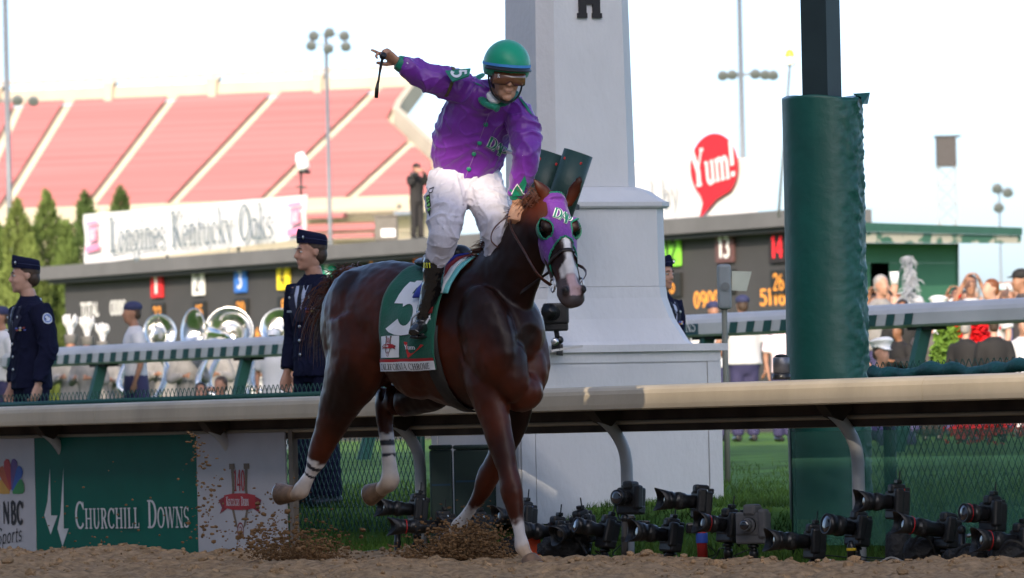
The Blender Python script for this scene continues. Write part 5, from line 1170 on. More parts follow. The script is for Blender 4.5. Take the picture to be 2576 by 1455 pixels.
part('neck_scarf', blob([sloft([W(1222, 262, 29.65), W(1240, 268, 29.62), W(1256, 263, 29.63)], [.018, .026, .018], [.014, .018, .014], n=10, k=3), sloft([W(1240, 266, 29.62), W(1252, 276, 29.6)], [.016, .02], n=10, k=2)], .005, 2), M_tgreen, jac, True)
part('under_collar', blob([sloft([W(1232, 236, 29.66), W(1240, 250, 29.63), W(1256, 256, 29.62)], [.022, .026, .02], [.02, .022, .02], n=10, k=3)], .005, 2), M_silkw, jac, True)
for pts in ([(1176, 196), (1194, 212), (1212, 222)], [(1306, 244), (1318, 262), (1334, 292)]):
    o_ = (1250, 240); m_ = cast_map(jb, W(1250, 240, 29.75), (1, 0, 0), (0, 0, 1), (0, 1, -.25), .006); a = pxs(pts, o_); k = .030
    part('shoulder_strap', strips_geo([([(u-k*.5, v+k*.5) for u, v in a], [(u+k*.5, v-k*.4) for u, v in a])], m_), M_tgreen, jac)
# number plate tied round the upper arm
pl = [W(1120, 178, 29.68), W(1184, 172, 29.66), W(1180, 190, 29.60), W(1138, 205, 29.58)]; nrm_ = Vector((0, -.5, .85))
part('arm_plate', (pl+[p+Vector((0, .004, -.006)) for p in pl], [(0, 1, 2, 3), (7, 6, 5, 4)]+[(i, (i+1) % 4, 4+(i+1) % 4, 4+i) for i in range(4)]), M_tgreen, jac)
s, wd = text2d('5', 1, 1, serif=False, fat=1.5); ap = lambda u, v, d=0: (pl[0]*(1-u)+pl[1]*u)*(1-v)+(pl[3]*(1-u)+pl[2]*u)*v+Vector((0, -.3, 1))*(.003+d)
part('numeral', strips_geo([([(.15+p[1]*.7, .15+p[0]*.7) for p in a], [(.15+p[1]*.7, .15+p[0]*.7) for p in b]) for a, b in s], ap), M_silkw, jac)
c0 = W(1128, 208, 29.785); ax = (W(1150, 218, 29.8)-W(1078, 196, 29.76)).normalized(); A = ax.orthogonal().normalized(); B = ax.cross(A)
part('arm_band', lathe([(.084, -.008), (.088, -.008), (.088, .008), (.084, .008)], c0, ax, 22), C('elastic', 92, 84, 60), jac, True)
def dap_at(px, py, h, par, tree, dr):
    dap(tree, W(px, py, 29.3), Vector((1, 0, -.30)), Vector((.25, 0, 1)), dr, h, .80, par, .004)
dap_at(1220, 360, .056, jac, jb, Vector((0, 1, 0)))
# breeches
bt = [sloft([W(1168, 418, 30.0), W(1166, 440, 30.02), W(1166, 470, 30.04), W(1170, 500, 30.04), W(1176, 522, 30.04)], [.150, .160, .168, .155, .09], [.11, .12, .128, .122, .085], side=Vector((1, 0, -.12)), n=24, k=3),
      sloft([W(1135, 450, 30.02), W(1124, 500, 29.96), W(1120, 550, 29.9), W(1116, 592, 29.87), W(1108, 628, 29.92), W(1098, 655, 29.97)], [.115, .114, .096, .078, .068, .060], n=20, k=4),
      sloft([W(1205, 450, 30.04), W(1226, 500, 29.98), W(1240, 552, 29.92), W(1250, 600, 29.93), W(1246, 640, 30.02), W(1238, 668, 30.08)], [.115, .105, .086, .072, .064, .058], n=20, k=4)]
lseg = [(W(1135, 450, 30.02), W(1116, 592, 29.87)), (W(1116, 592, 29.87), W(1098, 655, 29.97)), (W(1205, 450, 30.04), W(1250, 600, 29.93)), (W(1250, 600, 29.93), W(1238, 668, 30.08))]
bg_ = blob(bt, .006, 4, .5, fold(lseg, .0065, 70, wrinkle(.011, 8, 17))); bb = bvh(bg_)
M_brch = mat('breeches_white', (.60, .58, .66), .62, var=.06, scale=10, bump=.3, bscale=35, sheen=.15)
brc = part('breeches', bg_, M_brch, jk, True)
mpb_ = cast_map(bb, W(1084, 512, 29.9), (1, 0, 0), (0, 0, 1), (.55, 1, 0), .003)
part('patch', (lambda V: (V, [(0, 1, 2, 3, 4)]))([mpb_(u, v) for u, v in pxs([(1074, 492), (1086, 486), (1096, 520), (1096, 548), (1078, 530)], (1084, 512))]), M_ink, brc)
s, wd = text2d('811', .03, .085, serif=False, fat=1.3); part('patch_numeral', strips_geo(tilted([([(p[0]-wd/2, p[1]-.015) for p in a], [(p[0]-wd/2, p[1]-.015) for p in b]) for a, b in s], -1.25, 0, -.005), lambda u, v, d=0: mpb_(u, v, .003+d)), C('patch_lime', 150, 226, 120), brc)
s, wd = text2d('DV', .035, .07, serif=False, fat=.8) if 'V' in GL else text2d('D', .035, .04, serif=False, fat=.8); part('patch_outline', strips_geo(tilted(s, -1.3, -.012, .085), lambda u, v, d=0: mpb_(u, v, .002+d)), M_ink, brc)
# boots
M_boot = mat('boot_black', (.008, .008, .009), .16, var=.2, scale=20, spec=.7, bump=.35, bscale=18, coat=.6)
for side in (-1, 1):
    if side < 0: leg = [W(1100, 648, 29.96), W(1092, 668, 29.97), W(1088, 715, 30.0), W(1075, 762, 30.03), W(1066, 798, 30.06)]; heel = W(1078, 822, 30.12); toe = W(1040, 838, 29.94); an = W(1064, 808, 30.07)
    else: leg = [W(1240, 655, 30.07), W(1236, 672, 30.1), W(1230, 715, 30.28), W(1215, 760, 30.42), W(1205, 800, 30.47)]; heel = W(1205, 826, 30.52); toe = W(1230, 840, 30.3); an = W(1206, 808, 30.47)
    g = [sloft(leg, [.062, .060, .055, .047, .043], n=18, k=4), sloft([heel, an*.5+toe*.5+Vector((0, 0, -.008)), toe], [.036, .042, .030], [.034, .036, .022], n=14, k=4), ell(an, .046)]
    bt_ = part('boot', blob(g, .006, 3, .5, wrinkle(.0035, 16, 30)), M_boot, jk, True)
    part('boot_sole', blob([sloft([heel-UPZ*.036, (heel+toe)/2-UPZ*.04, toe-UPZ*.022], [.032, .038, .028], [.010, .010, .009], side=(toe-heel).cross(UPZ), n=12, k=3)], .005, 2), M_black, bt_)
    if side < 0:
        tb_ = bvh(blob(g, .01, 2)); m_ = cast_map(tb_, W(1078, 668, 29.93), (1, 0, 0), (0, 0, 1), (.35, 1, 0), .004); s, wd = text2d('811', .028, .055, serif=False, fat=1.2)
        part('boot_numeral', strips_geo(tilted(s, -.05, -.035, -.012), m_), C('boot_yellow', 226, 226, 60), bt_)
# helmet
HT = JP(-.012, 0, .066); hu = ju; hf = jf; hl_ = jl
def dome(r, z0, z1, n=28, m=12, g=0):
    V, Fs = [], []
    for i in range(m+1):
        e = math.asin(z0)+(math.pi/2-math.asin(z0))*i/m
        for k in range(n):
            a = 2*math.pi*k/n; V.append(HT+hf*((r[0]+g)*math.cos(e)*math.cos(a))+hl_*((r[1]+g)*math.cos(e)*math.sin(a))+hu*((r[2]+g)*math.sin(e)))
    for i in range(m):
        for k in range(n): Fs.append((i*n+k, i*n+(k+1) % n, (i+1)*n+(k+1) % n, (i+1)*n+k))
    return V, Fs
hel = part('helmet', dome((.142, .126, .135), -.42, 1), mat('helmet_green', srgb(0, 150, 112), .38, var=.08, scale=6, bump=.08, bscale=12, sheen=.2), jk, True); hel.modifiers.new('thickness', 'SOLIDIFY').thickness = .012
band = lambda e0, e1, g, a0, a1, m, nm: part(nm, (lambda V: (V, [(i*2, i*2+2, i*2+3, i*2+1) for i in range(len(V)//2-1)]))([HT+hf*((.142+g)*math.cos(e)*math.cos(a))+hl_*((.126+g)*math.cos(e)*math.sin(a))+hu*((.135+g)*math.sin(e)) for a in np.linspace(R(a0), R(a1), 41) for e in (R(e0), R(e1))]), m, hel, True)
band(-1, 5, .003, -115, 115, C('helmet_blue', 70, 140, 206), 'blue_band')
V, Fs = [], []; n = 20
for i, (o, dz) in enumerate(((.0, 0), (.018, -.006), (.036, -.014), (.042, -.018), (.036, -.022), (.0, -.014))):
    for k in range(n+1): a = R(-72+144*k/n); w_ = math.cos(R(-72+144*k/n))**.6; V.append(HT+hf*((.136+o*w_)*math.cos(a))+hl_*((.12+o*w_*.7)*math.sin(a))+hu*(.0+dz))
for i in range(5):
    for k in range(n): q = i*(n+1)+k; Fs.append((q, q+1, q+n+2, q+n+1))
part('peak', (V, Fs), M_black, hel, True)
for sg in (-1, 1):
    part('chin_strap', loft(smooth_path([JP(-.02, sg*.094, .04), JP(.002, sg*.088, -.03), JP(.03, sg*.066, -.09), JP(.058, sg*.02, -.122)], 4), .013, .005, side=jf, n=8), M_black, hel, True)
part('chin_cup', ell(JP(.06, 0, -.122), (.02, .03, .008), jf, None, ju), M_black, hel, True)
# goggles
def gog(a, d, e=0): return HC_+jf*((.098-.055*(1-math.cos(a*1.15))+e)*1.02)+jl*(math.sin(a)*.098)+ju*d
V, Fs = [], []; n = 24; rows = [(.034, .0), (.036, .012), (.012, .018), (-.006, .018), (-.026, .012), (-.028, 0)]
for j, (d, e) in enumerate(rows):
    for k in range(n+1):
        a = R(-62+124*k/n); nb = max(0, 1-abs(a)/.28); dd_ = d+(.016*nb if d < -.01 else 0); V.append(gog(a, dd_+.001, e+.012))
for j in range(5):
    for k in range(n): q = j*(n+1)+k; Fs.append((q, q+1, q+n+2, q+n+1))
part('goggle_lens', (V, Fs), mat('goggle_lens', (.17, .065, .03), .06, var=.25, scale=12, spec=.9, coat=.8), jk, True)
edge = [V[k] for k in range(n+1)]+[V[5*(n+1)+k] for k in range(n, -1, -1)]+[V[0]]
gfr = part('goggle_frame', loft(edge, .0045, n=8), mat('goggle_frame', (.09, .035, .02), .35), jk, True)
for sg in (-1, 1): part('goggle_strap', loft([gog(R(60*sg), .004, .012), JP(-.0, sg*.092, .012), JP(-.06, sg*.085, .02)], .012, .003, side=ju, n=8), M_black, gfr, True)
s, wd = text2d('K', .022, .018, serif=False, fat=1.2); part('goggle_mark', strips_geo(tilted(s, 0, 0, 0), lambda u, v, d=0: gog(R(-46)+u*10*1.0, .006+v, .034+d)), M_silkw, gfr)
for sg in (-1, 1): part('eyebrow', loft([JP(.092, sg*.014, .024), JP(.090, sg*.034, .029), JP(.078, sg*.052, .022)], [.003, .005, .002], n=6), M_hairblack, jk, True)
part('lips', ell(JP(.0925, 0, -.061), (.006, .019, .004), jf, None, ju), mat('lips', (.28, .12, .085), .5), jk, True)
part('hair', blob([ell(JP(-.035, 0, -.03), (.068, .078, .05), jf, None, ju)], .008, 2), M_hairblack, jk, True)
# whip held in the pointing hand
wp = thing('whip', 'thin black riding whip hanging from the pointing hand', 'whip', W(958, 150, 29.7))
part('shaft', loft(smooth_path([W(962, 148, 29.69), W(957, 172, 29.69), W(952, 205, 29.69), W(949, 228, 29.69)], 3), [.0075]*4+[.006]*3+[.005]*3, n=8), M_blackgloss, wp, True)
part('popper', loft([W(951, 205, 29.688), W(948, 225, 29.688), W(946.5, 247, 29.688)], [.006, .011, .010], [.003]*3, side=Vector((1, 0, 0)), n=8), M_blackgloss, wp, True)
part('handle_cap', lathe([(.010, 0), (.017, .006), (.017, .03), (.010, .036)], W(967, 136, 29.66), Vector((-.35, -.6, -.6)), 14), M_black, wp, True)
# stirrup
an = W(1058, 842, 30.02); sti = part('stirrup', loft([an+Vector((-.055, .01, 0)), an+Vector((-.045, .0, .09)), an+Vector((.03, .0, .15)), an+Vector((.06, .0, .06)), an+Vector((.055, .01, 0)), an+Vector((-.055, .01, 0))], .006, n=8), M_steel, sad, True)
part('stirrup_leather', loft([an+Vector((.03, 0, .15)), W(1095, 740, 30.08), W(1120, 690, 30.15)], .013, .004, side=Vector((1, 0, 0)), n=8), M_darkleather, sad, True)
# ---------------------------------------------------------------- standing people
def person(px, ytop, Y, face, label, top, bottom, skin=M_skin, hair=M_hair, cap=None, arms='down', group=None, fine=False, long_sleeve=False, H=None, skirt=False, tilt=0, lean=0, capstyle='side', girth=1.0, crouch=False, belt=None, hface=None):
    """px, ytop: top of the head or cap in the photograph; Y distance; face: heading in degrees, 0 = towards picture right, 90 = away, -90 = towards the camera"""
    tp = W(px, ytop, Y); q = q_of(tp); z0 = zg(q); Ht = tp.z-z0-(.03 if cap else 0)
    if H: Ht = H; 
    k = Ht/1.76; base = Vector((tp.x, Y, tp.z-(.03 if cap else 0)-Ht))
    f = Vector((math.cos(R(face)), math.sin(R(face)), 0)); l = Vector((-f.y, f.x, 0)); u = Vector((0, 0, 1))
    th = thing('person', label, 'person', base, group); vx = .0085 if fine else .021
    Q = lambda a, b, c: base+f*((a+lean*max(0, c-.9))*k)+l*(b*k)+u*(c*k)
    gw = girth
    if arms == 'down': EL = [(-.03, .245, 1.13), (-.03, -.245, 1.13)]; WRS = [(.05, .235, .87), (.05, -.235, .87)]
    elif arms == 'bent': EL = [(.02, .28, 1.14), (.02, -.28, 1.14)]; WRS = [(.27, .13, 1.2), (.27, -.13, 1.2)]
    elif arms == 'photo': EL = [(.16, .24, 1.28), (.16, -.24, 1.28)]; WRS = [(.22, .07, 1.55), (.22, -.07, 1.55)]
    elif arms == 'up': EL = [(.20, .20, 1.42), (.20, -.20, 1.42)]; WRS = [(.26, .09, 1.66), (.26, -.09, 1.66)]
    elif arms == 'hip': EL = [(-.1, .34, 1.16), (-.03, -.27, 1.13)]; WRS = [(.08, .2, .98), (.05, -.27, .87)]
    SH = [(0, .185, 1.42), (0, -.185, 1.42)]
    hc = Q(.035, 0, 1.632); fh = f if hface is None else Vector((math.cos(R(hface)), math.sin(R(hface)), 0)); hf_ = (fh+u*tilt).normalized(); hp_, HPt, fr = head_geo(hc, hf_, u, k*.97)
    g = hp_+[loft([Q(.02, 0, 1.54), Q(.0, 0, 1.46), Q(0, 0, 1.38)], [.055*k, .06*k, .09*k], n=10),
             sloft([Q(0, 0, .93), Q(0, 0, 1.1), Q(0, 0, 1.3), Q(0, 0, 1.44)], [x*k*gw for x in (.14, .13, .16, .10)], [x*k for x in (.09, .09, .1, .07)], side=l, n=12, k=2)]
    for i in (0, 1):
        g.append(sloft([Q(*SH[i]), Q(*EL[i]), Q(*WRS[i])], [.048*k, .042*k, .026*k], n=10, k=3))
        d = Q(*WRS[i])-Q(*EL[i]); g += hand_geo(Q(*WRS[i]), d if arms != 'photo' else (u*.6-l*(1 if i == 0 else -1)*.6+f*.3), (-l if i == 0 else l)*1.0+f*.3, k, curl=38, side=(1 if i == 0 else -1))
        sg = 1 if i == 0 else -1
        if not crouch: g.append(sloft([Q(0, sg*.085, .94), Q(.01, sg*.09, .5), Q(-.01, sg*.095, .08)], [.075*k, .05*k, .035*k], n=10, k=2))
    part('body', blob(g, vx, 3 if fine else 2), skin, th, True)
    # top
    e = .022; ts = [sloft([Q(0, 0, .84 if long_sleeve else .92), Q(0, 0, 1.0), Q(.005, 0, 1.15), Q(.01, 0, 1.3), Q(0, 0, 1.405), Q(0, 0, 1.455), Q(0, 0, 1.495)], [x*k*gw for x in (.185, .172, .175, .20, .188, .115, .07)], [x*k*gw for x in (.135, .125, .122, .13, .108, .085, .066)], side=l, n=18, k=3)]
    for i in (0, 1):
        S, E_, Wv = Q(*SH[i]), Q(*EL[i]), Q(*WRS[i])
        if long_sleeve: ts.append(sloft([S+(Q(0, 0, 1.3)-S)*.1, S.lerp(E_, .35), E_, E_.lerp(Wv, .5), E_.lerp(Wv, .93)], [x*k for x in (.085, .078, .068, .06, .048)], n=14, k=3))
        else: ts.append(sloft([S+(Q(0, 0, 1.3)-S)*.1, S.lerp(E_, .35), S.lerp(E_, .8)], [x*k for x in (.085, .080, .078)], n=12, k=3))
    tg = blob(ts, vx*.95, 3, .5, wrinkle(.009, 7, 15) if fine else None); to = part('jacket' if long_sleeve else 'shirt', tg, top, th, True)
    # bottom
    if skirt: bs_ = [sloft([Q(0, 0, 1.0), Q(0, 0, .85), Q(0, 0, .5)], [.165*k, .195*k, .21*k], [.12*k, .14*k, .15*k], side=l, n=16, k=3)]
    elif crouch: bs_ = [sloft([Q(0, 0, .98), Q(.05, 0, .8)], [.17*k, .19*k], [.13*k, .15*k], side=l, n=14, k=2), sloft([Q(0, .1, .85), Q(.3, .14, .75), Q(.15, .13, .4)], [.09*k, .08*k, .06*k], n=10, k=3), sloft([Q(0, -.1, .85), Q(.3, -.14, .75), Q(.15, -.13, .4)], [.09*k, .08*k, .06*k], n=10, k=3)]
    else:
        bs_ = [sloft([Q(0, 0, 1.03), Q(0, 0, .93), Q(0, 0, .80)], [.158*k*gw, .168*k*gw, .14*k], [.115*k*gw, .122*k*gw, .1*k], side=l, n=16, k=2)]
        for sg in (-1, 1): bs_.append(sloft([Q(0, sg*.085, .88), Q(.01, sg*.09, .5), Q(-.01, sg*.095, .07)], [.098*k, .078*k, .075*k], n=14, k=3))
    part('skirt' if skirt else 'trousers', blob(bs_, vx, 3, .5, wrinkle(.006, 8, 16) if fine else None), bottom, th, True)
    if not crouch:
        for sg in (-1, 1): part('shoe', blob([sloft([Q(-.08, sg*.095, .045), Q(.04, sg*.10, .04), Q(.17, sg*.105, .03)], [.042*k, .048*k, .036*k], [.045*k, .042*k, .028*k], side=l, n=10, k=2)], .012, 2), M_blackgloss, th, True)
    # hair and cap
    if hair:
        hs = [ell(HPt(-.022, 0, .045), (.094*k, .079*k, .083*k), hf_, None, u), ell(HPt(-.055, 0, -.01), (.058*k, .070*k, .068*k), hf_, None, u)]
        V, Fs = blob(hs, .007 if fine else .016, 2)
        part('hair', (V, Fs), hair, th, True)
    if cap:
        if capstyle == 'flight':
            V, Fs = [], []; n = 28; lv = [(0, 1.03, 0), (.02, 1.05, .0), (.055, 1.0, .0), (.078, .62, 0), (.084, .2, 0)]
            for z, s_, _ in lv:
                for i in range(n):
                    a = 2*math.pi*i/n; ca_, sa = math.cos(a), math.sin(a); V.append(HPt(-.012+.104*ca_*(1.0 if s_ > .9 else (1-(1-s_)*.12)), .084*sa*s_, .055+z+.012*ca_+.016*(1 if ca_ > 0 else -1)*abs(ca_)**2*(z/.084)*.6))
            for j in range(len(lv)-1):
                for i in range(n): Fs.append((j*n+i, j*n+(i+1) % n, (j+1)*n+(i+1) % n, (j+1)*n+i))
            Fs.append(tuple((len(lv)-1)*n+i for i in range(n)))
            co = part('flight_cap', (V, Fs), cap, th, True)
            part('cap_badge', ell(HPt(.072, .062, .10), (.010, .006, .014), hf_+l*.8, None, u), M_steel, co, True)
            V2 = [HPt(-.012+.108*math.cos(a), .089*math.sin(a), .055+.032+.014*math.cos(a)) for a in np.linspace(0, 2*math.pi, 41)]; part('cap_piping', loft(V2, .002, n=5), C('navy_piping', 44, 52, 90), co)
        elif capstyle == 'brim':
            co = part('cap', blob([ell(HPt(-.012, 0, .062), (.108*k, .09*k, .072*k), hf_, None, u), sloft([HPt(.06, 0, .05), HPt(.15, 0, .035)], [.07*k, .055*k], [.012*k, .006*k], side=l, n=12, k=2)], .011, 2), cap, th, True)
        elif capstyle == 'peaked':
            co = part('peaked_cap', blob([loft([HPt(-.01, 0, .06), HPt(-.01, 0, .10), HPt(-.01, 0, .125), HPt(-.015, 0, .14)], [.098*k, .105*k, .135*k, .11*k], n=18), sloft([HPt(.06, 0, .06), HPt(.13, 0, .035)], [.07*k, .05*k], [.012, .008], side=l, n=12, k=2)], .012, 2), cap, th, True)
        elif capstyle == 'shako':
            co = part('band_hat', lathe([(.092*k, .03), (.096*k, .16*k), (.10*k, .165*k), (.02, .17*k)], HPt(-.01, 0, .02), u, 16), M_navy if cap is None else cap, th, True)
            gg = []; rgp = np.random.RandomState(int(px))
            for i in range(60):
                a = rgp.uniform(0, 6.28); gg.append(strand([HPt(0, 0, .16), HPt(.05*math.cos(a), .05*math.sin(a), .30), HPt(.11*math.cos(a), .11*math.sin(a), .44+rgp.uniform(-.08, .06))], .018, .010, 4))
            part('plume', join(*gg), M_white, co)
        else: co = part('cap', blob([ell(HPt(-.018, 0, .07), (.108*k, .088*k, .066*k), hf_, None, u)], .011, 2), cap, th, True)
    return th, Q, HPt, bvh(tg), (f, l, u), to
# ---- officers in navy dress uniform (large, close behind the fence)
M_shirtbl = C('shirt_pale_blue', 178, 188, 214, rough=.7, var=.05); M_tie = C('tie_navy', 16, 18, 34, rough=.6)
def officer(px, ytop, Y, face, hface, label, skin):
    th, Q, HPt, tree, (f, l, u), to = person(px, ytop, Y, face, label, M_navy, M_navy, skin, M_hair, M_navy, 'down', 'officers in navy uniform behind the fence', True, True, capstyle='flight', hface=hface)
    fh = Vector((math.cos(R(hface)), math.sin(R(hface)), 0))
    # neck collar, shirt front, tie, lapels thrown on the chest
    part('shirt_collar', blob([sloft([Q(-.06, .02, 1.475), Q(-.03, .075, 1.45), Q(.05, .055, 1.425), Q(.092, .012, 1.39)], [.022, .024, .022, .012], [.012]*4, n=10, k=3), sloft([Q(-.06, -.02, 1.475), Q(-.03, -.075, 1.45), Q(.05, -.055, 1.425), Q(.092, -.012, 1.39)], [.022, .024, .022, .012], [.012]*4, n=10, k=3)], .006, 2), M_shirtbl, th, True)
    cm = cast_map(tree, Q(.5, 0, 0), l, u, -f, .004); k = (Q(0, 0, 1)-Q(0, 0, 0)).length
    def st(pts, name, m, d=0): part(name, strips_geo([([(a*k, z*k) for a, b, z in pts], [(b*k, z*k) for a, b, z in pts])], lambda x, y, e=0: cm(x, y, d)), m, to)
    st([(.012+.0, -.012, 1.20), (.035, -.035, 1.28), (.058, -.058, 1.36), (.07, -.07, 1.42)], 'shirt_front', M_shirtbl, .002)
    st([(.010, -.010, 1.20), (.022, -.022, 1.26), (.018, -.018, 1.34), (.014, -.014, 1.39), (.022, -.022, 1.42)], 'tie', M_tie, .006)
    for sg in (-1, 1):
        st([(sg*.004, sg*.03, 1.19), (sg*.03, sg*.10, 1.30), (sg*.052, sg*.12, 1.345), (sg*.055, sg*.09, 1.37), (sg*.066, sg*.088, 1.425)], 'lapel', C('navy_lapel', 30, 32, 54, rough=.85), .008)
        part('lapel_pin', ell(cm(sg*.085*k, 1.345*k, .014), (.004, .010, .010), f), M_steel, to, True)
    for z in (1.16, 1.07, .98): part('button', lathe([(.004, 0), (.011, .001), (.010, .006)], cm(-.012*k, z*k, .002), f, 12), M_steel, to, True)
    for r_i in range(2):
        for c_i in range(3): part('ribbon', box(cm((.075+.034*c_i)*k, (1.255+.014*r_i)*k, .006), .030, .006, .011, l), [C('rib_a', 150, 60, 50), C('rib_b', 200, 190, 120), C('rib_c', 70, 90, 170), C('rib_d', 190, 190, 200)][(r_i*2+c_i) % 4], to)
    part('name_tag', box(cm(-.11*k, 1.26*k, .005), .06, .006, .014, l), M_steel, to)
    # sleeve patch on the near arm, eyes, brows
    near = l if l.y < 0 else -l; sd = 1 if l.y < 0 else -1
    ct_ = cast_map(tree, Q(-.012, sd*.3, 1.33), f, u, -near, .003)
    part('sleeve_patch', strips_geo([([(.038*math.cos(a), .038*math.sin(a)) for a in np.linspace(0, math.pi, 12)], [(.038*math.cos(a), -.038*math.sin(a)) for a in np.linspace(0, math.pi, 12)])], ct_), C('patch_white', 196, 202, 214), to)
    part('sleeve_patch_ring', strips_geo([([(.03*math.cos(a), .03*math.sin(a)) for a in np.linspace(0, 2*math.pi, 20)], [(.021*math.cos(a), .021*math.sin(a)) for a in np.linspace(0, 2*math.pi, 20)])], lambda x, y, e=0: ct_(x, y, .003)), C('patch_blue', 84, 112, 176), to)
    for sg in (-1, 1):
        part('eye', ell(HPt(.079, sg*.032, .006), (.010, .013, .007), fh, None, u), mat('eye_white', (.5, .48, .46), .3), th, True)
        part('iris', ell(HPt(.0865, sg*.032, .005), (.004, .006, .006), fh, None, u), M_hairblack, th, True)
        part('eyebrow', loft([HPt(.094, sg*.013, .026), HPt(.092, sg*.033, .031), HPt(.078, sg*.05, .024)], [.003, .005, .002], n=6), M_hair, th, True)
    part('lips', ell(HPt(.090, 0, -.061), (.007, .020, .005), fh, None, u), mat('lips_pink', (.36, .16, .14), .5), th, True)
    return th
officer(790, 575, 37.0, -136, -158, 'young officer in navy uniform and flight cap just left of the horse', M_skin)
officer(72, 640, 40.0, -152, -168, 'officer in navy uniform and flight cap at the far left of the fence', M_skinlt)
officer(1655, 640, 38.4, -40, -40, 'officer in navy uniform almost hidden behind the white tower', M_skin)
# ---- background people
GB = 'band members and guests beyond the lawn'
M_ws = mat('shirt_white', (.50, .50, .53), .7, var=.05, scale=6); M_gry = C('uniform_grey', 128, 126, 126, rough=.8, var=.15, scale=10); M_nv2 = C('trousers_navy', 52, 50, 84, rough=.8); M_red = C('band_red', 208, 36, 46); M_blk = mat('suit_black', (.014, .013, .014), .8, var=.2); M_pkw = C('shirt_pink_white', 226, 206, 214); M_lbl = C('shirt_light_blue', 150, 172, 214); M_brn = C('coat_grey_brown', 70, 64, 64)
M_capn = C('cap_navy', 46, 50, 84, rough=.8)
person(338, 752, 59, -168, 'woman in a white short-sleeved shirt and navy cap near the slanted post', M_ws, M_nv2, M_skin2, M_hair, M_capn, 'down', GB, skirt=True, belt=1)
person(6, 764, 60, -150, 'person in a white shirt and navy cap cut by the left edge', M_ws, M_nv2, M_skin2, M_hair, M_capn, 'down', GB)
person(688, 820, 62, -100, 'person in a white shirt with white cap left of the officer', M_ws, M_ws, M_skin2, M_hairblack, M_white, 'down', GB, capstyle='brim')
person(1868, 736, 66, 100, 'person in a white shirt and navy cap seen from behind right of the tower', M_ws, M_nv2, M_skin2, M_hair, M_capn, 'hip', GB, girth=1.25)
person(1793, 752, 68, -80, 'person in a navy cap mostly hidden by the grey sensor box', M_ws, M_nv2, M_skin2, M_hair, M_capn, 'down', GB)
person(1968, 780, 64, -70, 'person in a pinkish white top left of the padded post', M_pkw, M_nv2, M_skin2, M_hairblack, None, 'down', GB)
for px, yt, Y, fc, lb, st_ in ((178, 846, 68, -90, 'band member in grey with a plumed hat left of the woman', 'shako'), (222, 850, 67, -110, 'band member in grey, second plumed hat from the left', 'shako'), (258, 862, 70, -80, 'band member in grey close behind the woman', 'shako'), (415, 838, 69, -90, 'band member in grey under the leftmost silver horn', 'side'), (470, 845, 66, -70, 'band member in grey under the second silver horn', 'side'), (535, 842, 70, -100, 'band member in grey between two silver horns', 'side'), (588, 846, 72, -90, 'band member in grey with shiny round horn', 'side'), (640, 850, 78, -90, 'band member in white and red by the hedge', 'side'), (722, 842, 76, -90, 'band member in white and red under the rightmost horn', 'side')):
    rd = 'red' in lb; person(px, yt, Y, fc, lb, M_ws if rd else M_gry, M_red if rd else M_gry, M_skin2, M_hair, M_gry if st_ == 'shako' else (M_red if rd else M_gry), 'bent', GB, long_sleeve=True, capstyle=st_)
person(558, 945, 61, -120, 'person in light blue crouching low left of the green post', M_lbl, M_nv2, M_skin2, M_hair, None, 'photo', GB, H=1.6, crouch=True)
person(606, 965, 60, -110, 'person in pale blue crouching right of the green post', M_lbl, M_nv2, M_skin2, M_hair, M_white, 'photo', GB, H=1.6, crouch=True)
person(505, 960, 63, -90, 'photographer in dark clothes kneeling behind the rail', M_gry, M_blk, M_skin2, M_hairblack, None, 'photo', GB, H=1.6, crouch=True)
GR = 'crowd behind the right end of the striped rail'
for a in ((2213, 690, 72, -60, 'man with sunglasses at the left of the right-hand crowd', M_gry, M_skin, M_hairgrey, None, 'down'), (2270, 752, 64, -100, 'dark-haired man low behind the rail right of the padded post', M_blk, M_skin3, M_hairblack, None, 'down'),
          (2325, 762, 70, -120, 'brown-haired person in the middle of the crowd', M_brn, M_skin, M_hair, None, 'down'), (2405, 764, 68, -90, 'auburn-haired person half hidden by the rail', M_lbl, M_skin2, M_hairred, None, 'down'),
          (2440, 690, 76, -90, 'tall black-haired person beyond the rail', M_ws, M_skin2, M_hairblack, None, 'up'), (2497, 700, 62, -150, 'red-haired woman in profile above the rail', M_ws, M_skinlt, M_hairred, None, 'down'),
          (2520, 712, 78, -80, 'person holding up a phone behind the red-haired woman', M_ws, M_skin, M_hair, None, 'up'), (2574, 670, 70, -160, 'man in a dark cap at the right edge of the crowd', M_brn, M_skin2, M_hair, M_blk, 'down'), (2546, 752, 72, -90, 'person in blue low at the right of the crowd', C('shirt_blue', 50, 70, 160), M_skin, M_hair, None, 'down')):
    person(a[0], a[1], a[2], a[3], a[4], a[5], M_nv2, a[6], a[7], a[8], a[9], GR, capstyle='brim')
rgx = np.random.RandomState(77); tops = [M_ws, M_gry, M_lbl, M_brn, M_pkw, M_red, C('shirt_teal', 60, 120, 120), C('shirt_yellow', 200, 180, 90)]
